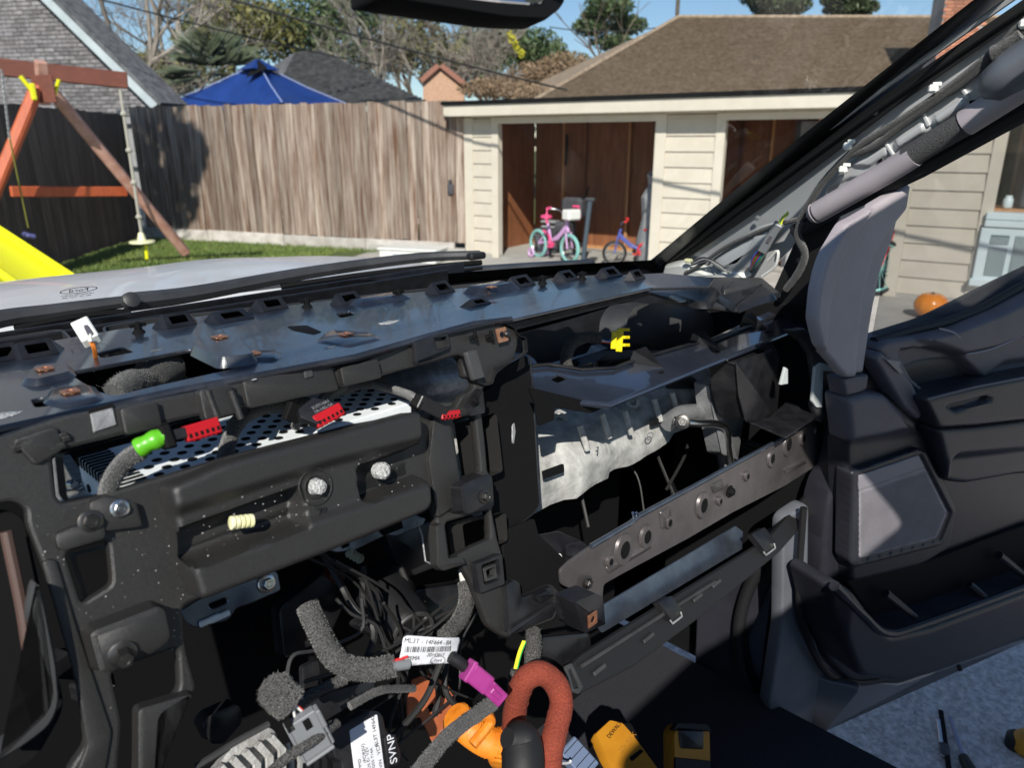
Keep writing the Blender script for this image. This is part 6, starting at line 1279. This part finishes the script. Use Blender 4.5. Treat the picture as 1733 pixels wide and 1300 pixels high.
# black control module with its label
CM = Pl((.34, .52, ZE - .60), (1, .1, .03), (0, .55, 1)); cmd = boss('control_module', CM, [(556, 1240), (570, 1232), (622, 1202), (640, 1202), (650, 1212), (655, 1240), (672, 1244), (680, 1285), (660, 1300), (655, 1345), (580, 1345), (578, 1290), (566, 1286)], .016, PLS, truck, r=.004, e=.003, taper=.05)
lab = loft('paper_label', CM, [(591, 1237), (638, 1209), (654, 1330), (604, 1345)], [(0, .0162), (.0003, .0166)], LAB, cmd, r=.002, px_h=.016)
def tx(par, pl, s, x, y, size, rot, h, m=INK): return text('print', s, pl.M @ Matrix.Translation((*pl.uv(x, y, h), h)) @ Matrix.Rotation(R(rot), 4, 'Z'), size, m, par, .0001)
cv_ = Vector(CM.uv(604, 1340)) - Vector(CM.uv(591, 1237)); ca = math.degrees(math.atan2(cv_.y, cv_.x))
for s, x, y, z_ in (('RL3T 14F642', 634, 1238, .0055), ('VCH', 640, 1268, .0055), ('(FORSV)', 616, 1276, .0050), ('PUNDS 01 VZV', 624, 1292, .0045), ('JU5T14G05 714A', 632, 1296, .0045), ('SOMMD', 610, 1300, .0045), ('SN:VIN', 645, 1300, .0050)): tx(lab, CM, s, x, y, z_, ca + 180, .0168)
sb = boss('module_side_pod', CM, [(650, 1245), (670, 1242), (680, 1278), (676, 1296), (656, 1300)], .021, PLS, cmd, r=.003, e=.002); tx(cmd, CM, 'SVNP', 664, 1268, .012, ca + 180, .0213, LAB)
# finned heat sink
HS = Pl((.2, .50, ZE - .62), (1, 0, 0), (0, .6, 1)); hs = boss('heat_sink', HS, [(340, 1330), (395, 1262), (450, 1228), (466, 1236), (476, 1262), (478, 1345), (330, 1345)], .010, FINM, truck, r=.004, e=.002)
for k in range(7):
    a_ = HS.at(454 - k * 21, 1246 + k * 12.5, .012); c_ = HS.at(474 - k * 21, 1268 + k * 12.5, .012); d_ = HS.at(474 - k * 21, 1350, .012); n = HS.n * .014
    b = MB(); b.tube([a_ + n * .5, c_ + n * .5, d_ + n * .5], .0032, 4); b.tube([a_, c_, d_], .004, 4); b.build('fin', FINM, hs)
b = MB(); b.tube([HS.at(x, y, .01) for x, y in ((330, 1300), (400, 1256), (455, 1226))], .003, 6); b.build('heat_sink_edge', DGR, hs)
for k in range(5):
    x = 486 + k * 14; b = MB(); b.tube([HS.at(x, 1258 - k * 2, 0), HS.at(x + 8, 1290, 0), HS.at(x + 6, 1350, 0)], .0026, 5); b.build('thin_fin', MATS['dim grey plastic'] if k > 1 else FINM, hs)
plate('dark_rail_strip', Pl((.3, .56, ZE - .60), (1, 0, 0), (0, .5, 1)), [[(500, 1208), (560, 1170), (632, 1152), (636, 1170), (540, 1228), (510, 1232)]], .01, PLS, truck, r=.003)
# ================================================================== loose wiring: each harness is a thing of its own
def cbox(name, a, b_, w, h, m, par, bev=.001, roll=0):
    M = facing(a, b_, roll); k = MB(); k.box((0, 0, 0), ((Vector(b_) - Vector(a)).length, w, h), M, bev); return k.build(name, m, par), M
def harness(name, label, pts, r, m=FLE, fuzz=0, k=8):
    root = empty(name, pts[0], label, 'wiring'); fleece('taped_bundle', pts, r, m, root, fuzz, k); return root
# green-sleeved harness with red plug
h = harness('green_sleeve_harness', 'black wiring harness with a bright green sleeve and a red plug', [PY(180, 850, .60), PY(188, 815, .60), PY(212, 780, .60), PY(240, 762, .595)], .0072, FLE, 500)
b = MB(); b.tube(spl([PY(233, 760, .592), PY(255, 748, .588), PY(280, 738, .585)]), [.0078 + .0006 * math.sin(i) for i in range(13)], 14); b.build('green_sleeve', GRNP, h, True)
cbox('black_collar', PY(272, 743, .585), PY(290, 737, .585), .020, .016, BLK, h, .002); cbox('black_neck', PY(290, 738, .585), PY(314, 732, .585), .009, .009, PLS, h, .001)
def redplug(a, b_, w, par, n=6):
    o, M = cbox('red_plug', a, b_, w, w * .7, REDP, par, .001); L = (Vector(b_) - Vector(a)).length; k = MB()
    for i in range(n): k.box((-L * .40 + L * .8 * i / (n - 1), -w * .18, w * .35), (L * .07, w * .26, .0012), M)
    k.build('terminal_slots', BLK, o)
    k = MB()
    for i in range(n - 1): k.box((-L * .33 + L * .8 * i / (n - 1), -w * .5, 0), (L * .03, .0012, w * .6), M)
    k.build('plug_ribs', REDP, o); return o
redplug(PY(312, 736, .585), PY(370, 719, .585), .0135, h)
# black looping cable over the module
h = harness('looping_cable', 'plain black fleece cable looping over the perforated metal box', [PY(378, 790, .62), PY(388, 745, .63), PY(405, 712, .64), PY(440, 692, .66), PY(480, 686, .67), PY(520, 684, .67)], .0075, FLE, 500)
# centre black connector with red edge
h = harness('red_edged_connector', 'flat black connector with a red toothed edge lying on the metal box', [PY(500, 722, .62), PY(508, 706, .61), PY(520, 696, .605)], .005, FLE)
fleece('taped_bundle', [PY(540, 682, .61), PY(565, 662, .64), PY(600, 650, .68), PY(650, 645, .72)], .0055, FLE, h, 300)
bm2 = Pl(PY(535, 692, .585), (1, -.05, .05), (0, .75, .6)); o = boss('connector_body', bm2, [(504, 692), (530, 672), (575, 682), (573, 698), (538, 718), (508, 706)], .007, PLS, h, r=.002, e=.0012, taper=.05); cbox('strain_relief', PY(484, 694, .598), PY(506, 702, .598), .018, .008, BLK, h, .001)
redplug(PY(532, 716, .572), PY(577, 692, .572), .0125, h); text('print', '3U5T14A1\n1A-14G-5A', bm2.M @ Matrix.Translation((*bm2.uv(545, 688, .007), .0072)) @ Matrix.Rotation(R(8), 4, 'Z'), .0045, GALD, o, .0001)
# right small connector
h = harness('red_tipped_connector', 'small black connector with a red tip beside the black column', [PY(560, 668, .66), PY(620, 650, .66), PY(650, 655, .64), PY(690, 668, .60), PY(705, 678, .58)], .0050, FLE)
cbox('black_collar', PY(700, 690, .575), PY(712, 672, .575), .012, .014, BLK, h, .001); cbox('connector_body', PY(706, 678, .572), PY(752, 700, .568), .015, .010, PLS, h, .001); redplug(PY(745, 704, .566), PY(777, 700, .566), .0085, h, 5)
for dy, m_ in ((-2, WW_), (1, WW_), (3, CNG)): b = MB(); b.tube([PY(700, 674 + dy, .582), PY(708, 682 + dy, .575)], .0011, 5); b.build('bare_wire', m_, h)
# white plug standing on the dash top
h = empty('white_plug', TPL.at(160, 600), 'small white plug on orange wires poking out of the dash top', 'connector'); a_ = PY(136, 546, .83); b_ = PY(156, 578, .80)
cbox('plug_body', a_, b_, .017, .011, WHTP, h, .0012); cbox('latch', PY(146, 552, .826), PY(157, 574, .80), .005, .014, GRY, h, .0008); cbox('plug_collar', PY(146, 572, .81), PY(162, 571, .80), .009, .013, WHTP, h, .001)
for k in range(4): b = MB(); b.tube(spl([PY(152 + k * 1.6, 578, .80), PY(157 + k * 1.5, 590, .80), PY(160 + k * 1.4, 608, .81)]), .0011, 5); b.build('orange_wire', WO_, h, True)
# fleece bundle inside the dash-top opening
h = harness('sunken_fleece_bundle', 'black fleece bundle lying inside the opening of the dash top', [PY(195, 668, .76), PY(215, 650, .77), PY(240, 642, .78), PY(265, 630, .79), PY(300, 624, .80)], .013, FLE, 1600)
b = MB(); P_ = spl([PY(240, 636, .79), PY(270, 622, .79), PY(305, 622, .79)]); b.tube(P_, [.012 + .008 * math.sin(math.pi * i / (len(P_) - 1)) for i in range(len(P_))], 12); b.build('fleece_lump', FLE, h, True)
# yellow connector
h = harness('yellow_plug_harness', 'fleece wrapped harness arching up to a yellow plug in the glovebox cavity', [PY(962, 635, .70), PY(958, 605, .70), PY(970, 580, .70), PY(995, 570, .70), PY(1015, 574, .69)], .0095, FLG, 500)
for k, m_ in enumerate((WB_, WW_, WW_, WR_)): b = MB(); b.tube(spl([PY(1012, 571 + k * 2.5, .69), PY(1028, 577 + k, .685), PY(1042, 570 + k * 5, .68)]), .0013, 5); b.build('bare_wire', m_, h, True)
cbox('yellow_plug', PY(1050, 556, .68), PY(1047, 594, .68), .011, .014, YELP, h, .001); cbox('plug_step', PY(1040, 560, .678), PY(1038, 590, .678), .009, .010, YELP, h, .001)
for k in range(3): cbox('plug_tooth', PY(1052, 558 + k * 13, .675), PY(1061, 558 + k * 13, .675), .005, .012, YELP, h, .0005)
# big fleece harness with label and magenta plug
h = harness('labelled_harness', 'thick grey fleece harness with a white barcode label and magenta plug', [PY(520, 1025, .56), PY(528, 1045, .55), PY(545, 1080, .53), PY(562, 1110, .51), PY(590, 1130, .50), PY(630, 1134, .49), PY(668, 1126, .48)], .0098, FLG, 3600)
b = MB(); b.tube([PY(662, 1128, .478), PY(690, 1124, .475)], .0055, 10); b.build('grey_sheath', CNG, h, True); b = MB(); b.tube([PY(664, 1120, .478), PY(690, 1112, .474)], .0014, 6); b.build('bare_wire', WR_, h)
L0 = Pl(PY(728, 1104, .47), (1, 0, .02), (0, .35, 1)); poly = rnd(L0.px([(684, 1080), (690, 1076), (776, 1079), (779, 1086), (770, 1112), (765, 1122), (735, 1124), (676, 1133), (678, 1124)]), .003, 5)
if area(poly) < 0: poly = poly[::-1]
def curl(p): return L0.w(p.x, p.y, .006 * math.sin(p.x * 60 + .5) + .004 * math.sin(p.y * 90))
bm3 = bmesh.new(); vs = [bm3.verts.new((p.x, p.y, 0)) for p in poly]; bm3.faces.new(vs); bmesh.ops.triangulate(bm3, faces=bm3.faces[:])
for _ in range(3): bmesh.ops.subdivide_edges(bm3, edges=[e for e in bm3.edges if e.calc_length() > .006], cuts=1, use_grid_fill=False); bmesh.ops.triangulate(bm3, faces=bm3.faces[:])
bm3.verts.index_update(); V = [curl(v_.co) for v_ in bm3.verts]; F_ = [[q.index for q in g.verts] for g in bm3.faces]; bm3.free()
lb2 = mesh('barcode_label', V, F_, LAB, h, True); md = lb2.modifiers.new('t', 'SOLIDIFY'); md.thickness = .0003; md.offset = -1
def ontag(me_obj):
    inv = L0.M.inverted()
    for vv in me_obj.data.vertices: q = inv @ vv.co; vv.co = curl(Vector((q.x, q.y))) + L0.n * (.0004 + q.z)
    return me_obj
def tt(s, x, y, size, rot=0, sx=1): o = text('print', s, L0.M @ Matrix.Translation((*L0.uv(x, y), 0)) @ Matrix.Rotation(R(rot), 4, 'Z'), size, INK, lb2, .0001, sx=sx); ontag(o); return o
lr = -math.degrees(0); ang_ = math.degrees(math.atan2(L0.uv(776, 1080)[1] - L0.uv(690, 1077)[1], L0.uv(776, 1080)[0] - L0.uv(690, 1077)[0]))
tt('ML3T - 14F664 - BA', 722, 1086, .0062, ang_); tt('BEZEMA', 697, 1116, .0055, ang_ + 4); tt('20142017', 735, 1109, .0050, ang_); tt('Ford', 740, 1118, .0042, ang_)
b = MB(); random.seed(3); x = 0; A0 = Vector(L0.uv(686, 1105)); A1 = Vector(L0.uv(758, 1102)); up_ = Vector(L0.uv(686, 1095)) - A0; Lb = (A1 - A0).length; dirb = (A1 - A0).normalized()
while x < Lb:
    w = random.choice((.0004, .0007, .0011)); p0_ = A0 + dirb * x; q = [p0_, p0_ + dirb * w, p0_ + dirb * w + up_, p0_ + up_]; m4 = [(q[1].lerp(q[2], .5)), (q[0].lerp(q[3], .5))]
    b.add([curl(t) + L0.n * .0006 for t in (q[0], q[1], m4[0], q[2], q[3], m4[1])], [[0, 1, 2, 5], [5, 2, 3, 4]]); x += w + random.choice((.0006, .0009, .0014))
b.build('barcode', INK, lb2)['kind'] = 'stuff'
b = MB(); 
for t in range(24): pass
b.torus(L0.M @ Matrix.Translation((*L0.uv(740, 1118), .0)) @ Matrix.Rotation(R(ang_), 4, 'Z') @ Matrix.Diagonal((1.9, 1, .3, 1)), .0042, .0002, 24, 4); ontag(b.build('oval_mark', INK, lb2))
b = MB(); b.tube(spl([PY(762, 1112, .455), PY(775, 1120, .45), PY(790, 1132, .445)]), .0058, 12); b.build('black_boot', RUB, h, True)
for dy in (-3, 0, 3): b = MB(); b.tube([PY(786, 1130 + dy, .445), PY(798, 1137 + dy, .44)], .0012, 5); b.build('bare_wire', WW_, h)
o, M = cbox('magenta_plug', PY(792, 1134, .44), PY(824, 1160, .43), .0185, .014, PURP, h, .0015); cbox('plug_flange', PY(790, 1133, .441), PY(796, 1137, .439), .021, .015, PURP, h, .001)
o2, M2_ = cbox('plug_nose', PY(820, 1157, .431), PY(848, 1184, .422), .0150, .012, PURP, h, .0012); k = MB(); k.box((0, 0, .0065), (.014, .006, .003), M2_, .0008); k.box((0, .0062, .004), (.02, .0018, .006), M2_, .0004); k.build('plug_latch', PURP, o2)
k = MB(); k.box((.0088, 0, 0), (.001, .008, .006), M2_); k.build('plug_mouth', BLK, o2)
# second fleece arm from behind the column
h = harness('upper_fleece_arm', 'grey fuzzy fleece harness hanging from a white tag below the column', [PY(787, 985, .56), PY(790, 1010, .55), PY(785, 1035, .54), PY(770, 1060, .53), PY(752, 1078, .52)], .0085, FLG, 2000)
cbox('white_tag', PY(784, 966, .56), PY(788, 992, .56), .011, .008, WHTP, h, .001)
# thin sleeved lines crossing the lower centre
harness('thin_fleece_line', 'thin grey fleece line running below the thick harness', [PY(500, 1195, .54), PY(530, 1175, .54), PY(565, 1158, .54), PY(584, 1150, .54)], .0052, FLG, 500)
harness('thin_black_line', 'thin black woven line arching above the control module', [PY(592, 1196, .50), PY(620, 1180, .50), PY(650, 1168, .50), PY(700, 1166, .51)], .0040, FLE, 300)
harness('lower_black_line', 'black fleece line rising from the bottom edge towards the magenta plug', [PY(690, 1330, .44), PY(725, 1285, .44), PY(760, 1245, .44), PY(800, 1215, .44), PY(835, 1190, .44)], .0075, FLE, 900)
harness('grey_cross_line', 'grey sleeved line passing over the heat sink fins', [PY(455, 1310, .47), PY(490, 1280, .47), PY(530, 1255, .47), PY(570, 1225, .48)], .0042, FLG, 300)
# stubby fleece end with open clip
h = harness('stub_with_clip', 'stubby grey fleece stub ending in a grey open connector clip', [PY(462, 1165, .50), PY(475, 1178, .50), PY(492, 1192, .495)], .0140, FLG, 2200, 4)
for x0, x1, m_ in ((495, 500, WW_), (502, 520, WR_), (500, 516, WW_)): b = MB(); b.tube([PY(x0, 1194, .49), PY(x1, 1220 if x1 < 510 else 1210, .485)], .0013, 5); b.build('bare_wire', m_, h)
o, M = cbox('clip_body', PY(508, 1212, .482), PY(538, 1270, .474), .024, .010, CNG, h, .001); k = MB(); k.box((-.012, .002, .0053), (.010, .006, .001), M); k.box((-.020, -.011, .004), (.012, .006, .002), M); k.build('clip_window', BLK, o)
k = MB(); k.box((-.010, .0135, .002), (.018, .004, .012), M, .0008); k.box((.004, .0135, -.001), (.034, .003, .008), M, .0008); k.box((0, -.0135, .0), (.040, .003, .010), M, .0008); k.box((.021, 0, .004), (.003, .026, .008), M, .0008); k.build('clip_rails', CNG, o)
# rust red loop and orange loom
h = empty('red_taped_loop', PY(865, 1230, .45), 'rust red cloth taped cable looping up at the bottom centre', 'cable')
P_ = spl([PY(868, 1240, .47), PY(874, 1190, .46), PY(888, 1152, .45), PY(915, 1140, .44), PY(940, 1158, .43), PY(950, 1190, .42), PY(942, 1230, .41), PY(932, 1275, .40), PY(930, 1340, .39)], 10); b = MB()
b.tube(P_, [.0132 + .0008 * noise.noise(p * 60) for i, p in enumerate(P_)], 18); lp_ = b.build('cloth_tape', REDT, h, True)
b = MB(); 
for i in range(1, len(P_) - 2, 5):
    t = (P_[i + 1] - P_[i - 1]).normalized(); b.torus(Matrix.Translation(P_[i]) @ (t + Vector((.25, .1, .2))).normalized().to_track_quat('Z', 'Y').to_matrix().to_4x4(), .0131, .0006, 22, 5)
b.build('tape_edges', REDT, lp_, True)['kind'] = 'stuff'
h = empty('orange_loom', PY(805, 1240, .5), 'bright orange convoluted loom partly hidden behind the red loop', 'cable'); b = MB()
P_ = spl([PY(770, 1212, .50), PY(800, 1240, .49), PY(830, 1258, .48), PY(860, 1262, .47), PY(850, 1300, .46)], 14); b.tube(P_, [.015 + .0025 * (i % 2) for i in range(len(P_))], 14); b.build('corrugated_loom', ORGP, h, True)
b = MB(); b.tube(spl([PY(780, 1225, .48), PY(812, 1210, .475), PY(830, 1222, .47), PY(800, 1262, .47)]), .006, 8); b.build('loom_strap', ORGP, h, True)
cv = empty('black_boot_cover', PY(900, 1290, .40), 'plain black rounded sleeve at the bottom between the red loop strands', 'cover'); b = MB(); b.tube(spl([PY(858, 1250, .42), PY(880, 1258, .415), PY(885, 1300, .40), PY(880, 1350, .39)]), [.010 + .012 * min(1, i / 5) for i in range(19)], 14); b.build('black_sleeve', RUB, cv, True)
# yellow-green wires in grey sleeve
h = harness('yellow_wire_pair', 'pair of yellow green wires coming out of a grey sleeve', [PY(868, 1180, .52), PY(865, 1160, .52), PY(872, 1135, .52)], .0055, FLG)
for k, m_ in enumerate((WY_, WY_, WG_)): b = MB(); b.tube(spl([PY(871 + k * 2, 1132, .52), PY(878 + k * 2, 1105, .52), PY(886 + k * 2, 1085, .52)]), .0016, 6); b.build('bare_wire', m_, h, True)
harness('grey_stub_sleeve', 'short grey sleeve hanging under the copper nut block', [PY(902, 1068, .50), PY(903, 1095, .50), PY(900, 1120, .50), PY(905, 1135, .50)], .0095, FLG, 200)
# blue-grey multi connector
h = empty('blue_grey_connector', PY(985, 1285, .55), 'blue grey multi way connector with a white loop wire at the bottom edge', 'connector'); o, M = cbox('connector_body', PY(965, 1300, .52), PY(990, 1272, .52), .05, .02, mat('slate connector', (.12, .16, .25), .45), h, .002); k = MB()
for i in range(4): k.box((.0, -.018 + i * .012, .0105), (.03, .001, .001), M)
k.build('connector_grooves', BLK, o); b = MB(); b.tube(spl([PY(945, 1285, .51), PY(950, 1292, .51), PY(962, 1292, .51), PY(966, 1288, .51)]), .002, 6); b.build('white_loop', WW_, h, True)
for x in (992, 996): b = MB(); b.tube([PY(x, 1276, .52), PY(x + 2, 1290, .52)], .0018, 5); b.build('pin', GALD, h)
random.seed(19)
h = empty('loose_wire_tangle', PY(640, 1080, .6), 'tangle of thin dark wires deep in the hollow centre of the dash', 'wiring')
for k in range(16):
    x0, y0 = random.uniform(480, 860), random.uniform(930, 1060); x1, y1 = random.uniform(470, 900), random.uniform(1120, 1300); Y0, Y1 = random.uniform(.58, .70), random.uniform(.54, .64)
    b = MB(); pts = [PY(x0 + (x1 - x0) * t + random.uniform(-45, 45), y0 + (y1 - y0) * t + random.uniform(-20, 20), Y0 + (Y1 - Y0) * t) for t in (0, .25, .5, .75, 1)]
    b.tube(spl(pts), random.choice((.0016, .002, .0028, .004)), 6); b.build('thin_wire', random.choice((CABL, CABL, CABL, BLK, DGR, WO_ if k % 7 == 0 else CABL)), h, True)
for x, y in ((640, 1040), (820, 1050), (600, 1000)):
    b = MB(); b.box(PY(x, y, .66), (.03, .02, .022), Matrix.Rotation(.4, 4, 'Z'), .003); b.build('black_plug', PLS, h)
h = empty('glovebox_wires', PY(1100, 800, .6), 'dark wires and a small plug hanging in the open glovebox cavity', 'wiring')
for k in range(4):
    x0 = 980 + k * 62; b = MB(); b.tube(spl([PY(x0, 790 - (x0 - 960) * .3, .72), PY(x0 + random.uniform(-40, 40), 830 - (x0 - 960) * .3, .68), PY(x0 + random.uniform(-60, 60), 900 - (x0 - 960) * .35, .64)]), random.choice((.0018, .0024, .003)), 6); b.build('dark_wire', CABL, h, True)
# A-pillar wiring
h = empty('pillar_harness', AP.at(1400, 310, .02), 'twin black fleece harness running up the right windscreen pillar', 'wiring')
A2 = AP
def pil_(pts, r, m=FLE, hgt=.028, name='taped_bundle', fz=0): return fleece(name, [A2.at(x, y, hgt) for x, y in pts], r, m, h, fz)
pil_([(1352, 375), (1372, 340), (1400, 300), (1450, 250), (1500, 218), (1560, 180), (1620, 138), (1680, 90), (1750, 40)], .0062, FLE, .030, fz=600); pil_([(1440, 262), (1480, 246), (1520, 215), (1580, 172), (1640, 130), (1700, 70), (1750, 20)], .0058, FLE, .030, fz=500)
pil_([(1355, 370), (1310, 382), (1270, 398), (1225, 420), (1180, 452), (1160, 462)], .0042, FLE, .026); pil_([(1680, 92), (1700, 84), (1733, 60)], .012, FLE, .034, fz=300)
pil_([(1355, 375), (1350, 400), (1362, 430), (1352, 460), (1330, 490)], .007, FLE, .03)
for x, y in ((1435, 247), (1580, 150), (1427, 287), (1735, 40)): b = MB(); b.box(A2.at(x, y, .034), (.012, .014, .012), Matrix.Identity(4), .003); b.box(A2.at(x + 6, y - 8, .034), (.004, .012, .006), Matrix.Identity(4), .001); b.build('white_wire_clip', WHTP, h)
h2 = empty('pillar_connector', AP.at(1305, 400, .04), 'grey connector with red, blue and green wires at the foot of the right windscreen pillar', 'connector')
o, M = cbox('grey_connector', A2.at(1290, 425, .045), A2.at(1318, 378, .045), .016, .012, CNG, h2, .0012); k = MB(); k.box((0, 0, .0065), (.016, .006, .002), M); k.build('connector_latch', GRY, o)
for k_, m_ in enumerate((WB_, WR_, WG_, WR_, WB_, WG_)): b = MB(); b.tube(spl([A2.at(1284 + k_ * 1.6, 424 + k_ * 1.2, .045), A2.at(1274 + k_ * 1.8, 436 + k_ * 1.4, .04), A2.at(1270 + k_ * .6, 455, .03)]), .0016, 5); b.build('coloured_wire', m_, h2, True)
for k_, m_ in enumerate((WY_, WG_, WY_)): b = MB(); b.tube(spl([A2.at(1316 + k_ * 2, 384, .045), A2.at(1322 + k_ * 2, 370, .04), A2.at(1334, 358 + k_ * 2, .03)]), .0016, 5); b.build('coloured_wire', m_, h2, True)
h3 = empty('pillar_foot_wires', AP.at(1180, 450, .03), 'pale clip and curled thin wires at the foot of the right pillar', 'wiring'); b = MB(); b.box(A2.at(1165, 441, .03), (.014, .014, .008), Matrix.Identity(4), .002); b.build('pale_clip', CREAM, h3)
for k_, m_ in enumerate((CABL, WW_, CABL, CNG)): b = MB(); b.tube(spl([A2.at(1170, 446 + k_, .028), A2.at(1190 + k_ * 3, 436 + k_ * 2, .034), A2.at(1215, 446 + k_ * 2, .034), A2.at(1232 + k_, 462, .03)]), .0018, 6); b.build('thin_wire', m_, h3, True)
b = MB(); b.tube(spl([A2.at(1300, 440, .03), A2.at(1316, 425, .034), A2.at(1312, 450, .034), A2.at(1290, 468, .03)]), .003, 6); b.build('white_strap', WHTP, h3, True)
# ================================================================== tools
tf = PZ(1075, 1290, -1.08); 
def toolbody(x, y, w, l, ang, z):
    p = PZ(x, y, z); return Pl(p, Matrix.Rotation(R(ang), 3, 'Z') @ Vector((1, 0, 0)), Matrix.Rotation(R(ang), 3, 'Z') @ Vector((0, 1, 0)))
T1 = Pl(PZ(1060, 1260, -.98), (1, -.3, .0), (.2, 1, .25)); t1 = empty('amber_battery_pack', T1.o, 'larger amber and black tool battery lying in the passenger footwell', 'battery')
boss('lower_case', T1.off(-.03), [(1000, 1245), (1030, 1225), (1068, 1222), (1118, 1310), (1120, 1345), (1040, 1345), (1010, 1290)], .03, BLK, t1, r=.006, e=.004)
loft('amber_case', T1, [(1002, 1240), (1030, 1214), (1056, 1220), (1074, 1240), (1118, 1300), (1112, 1345), (1062, 1345), (1020, 1280)], [(0, 0), (.002, .014), (.006, .02)], TYEL, t1, r=.006)
loft('case_slot', T1, [(1064, 1284), (1084, 1268), (1090, 1272), (1070, 1290)], [(0, .020), (.001, .021)], BLK, t1, r=.003, px_h=.02)
text('case_print', 'DEWALT', T1.M @ Matrix.Translation((*T1.uv(1040, 1236, .02), .0203)) @ Matrix.Rotation(R(22), 4, 'Z'), .010, BLK, t1, .0003); text('case_print', '20V MAX', T1.M @ Matrix.Translation((*T1.uv(1062, 1258, .02), .0203)) @ Matrix.Rotation(R(22), 4, 'Z'), .012, mat('dim print', (.35, .16, .02), .5), t1, .0003)
T2 = Pl(PZ(1170, 1265, -1.02), (1, -.45, 0), (.3, .6, .9)); t2 = empty('tape_measure', T2.o, 'small amber and black square case standing in the passenger footwell', 'tape measure')
loft('amber_case', T2, [(1138, 1240), (1148, 1228), (1198, 1228), (1204, 1240), (1206, 1345), (1140, 1345)], [(0, -.03), (0, -.002), (.004, .004)], TYEL, t2, r=.008, base=True)
loft('black_face', T2, [(1148, 1234), (1192, 1236), (1192, 1270), (1152, 1268)], [(0, .003), (.001, .006), (.003, .007)], PLS, t2, r=.005); loft('black_top_guard', T2, [(1138, 1238), (1146, 1224), (1198, 1226), (1206, 1240), (1196, 1238), (1150, 1234)], [(0, -.004), (.001, .008)], RUB, t2, r=.003); loft('black_lower_band', T2, [(1142, 1282), (1204, 1288), (1204, 1345), (1142, 1345)], [(0, .003), (.002, .007)], RUB, t2, r=.004)
# driver and pry tool on the driveway
s1 = empty('screwdriver', PG(1625, 1270), 'slim steel screwdriver with a dark handle lying on the driveway', 'screwdriver'); b = MB(); z_ = .02; b.tube([PG(1608, 1215, z_), PG(1634, 1292, z_)], [.006, .007], 12); b.build('shaft', mat('blue grey steel', (.22, .25, .36), .35, .6), s1, True)
b = MB(); b.tube([PG(1630, 1282, z_), PG(1640, 1300, z_), PG(1665, 1370, z_)], [.014, .017, .016], 14); b.build('handle', RUB, s1, True)
s2 = empty('pry_tool', PG(1595, 1250), 'flat steel pry tool lying beside the screwdriver', 'tool'); a_, b_ = PG(1592, 1203, .015), PG(1610, 1330, .015); M = Matrix.Translation((a_ + b_) / 2) @ (b_ - a_).to_track_quat('Z', 'X').to_matrix().to_4x4(); b = MB(); b.box((0, 0, 0), (.006, .014, (b_ - a_).length), M, .001); b.build('black_edge', BLK, s2); b = MB(); b.box((0, .010, -.03), (.005, .012, .16), M, .001); b.build('bright_edge', STL, s2); b = MB(); b.box((0, .004, .02), (.010, .024, .05), M, .001); b.build('brown_sleeve', DGR, s2)
s3 = empty('amber_tool_case', PG(1725, 1275), 'orange yellow rounded tool end lying at the bottom right corner', 'tool'); b = MB(); q = PG(1738, 1275, 0); b.lathe(Matrix.Translation(q), [(.03, .0), (.042, .015), (.042, .05), (.03, .065), (.01, .07)], 24); b.build('amber_shell', TYEL, s3, True); b = MB(); b.lathe(Matrix.Translation(q + Vector((.0, .03, .0))), [(.03, 0), (.03, .04), (.02, .05)], 16); b.build('black_trim', RUB, s3, True)

# dust flecks and crumbs lying on the dash
random.seed(8); fm = mat('pale dust flecks', (.45, .44, .42), .8)
for pl_, par, box, n in ((TPL, tp, (0, 545, 1050, 720), 420), (FP.off(.0005), cf_, (20, 860, 320, 1200), 160), (FP.off(.0245), cp_, (340, 760, 700, 960), 200)):
    b = MB()
    for _ in range(n):
        x, y = random.uniform(box[0], box[2]), random.uniform(box[1], box[3]); a, c = pl_.uv(x, y); s = random.choice((.0003, .0004, .0005, .0008)); t = random.random() * 3
        if pl_ is TPL and not (c > .01 and y < 728 - .22 * x - 6 + 0 and y > 600 - .15 * x + 25): continue
        if par is cp_ and not inside(Vector((x, y)), [Vector(p) for p in MPo]): continue
        if par is cf_ and (not inside(Vector((x, y)), [Vector(p) for p in outer]) or inside(Vector((x, y)), [Vector(p) for p in [(105, 925), (190, 905), (195, 1000), (138, 1030)]])): continue
        b.add([pl_.w(a + s * math.cos(t + k * 2.1) * random.uniform(.5, 1.5), c + s * math.sin(t + k * 2.1), .0006) for k in range(3)], [[0, 1, 2]])
    if b.v: b.build('dust_flecks', fm, par)['kind'] = 'stuff'
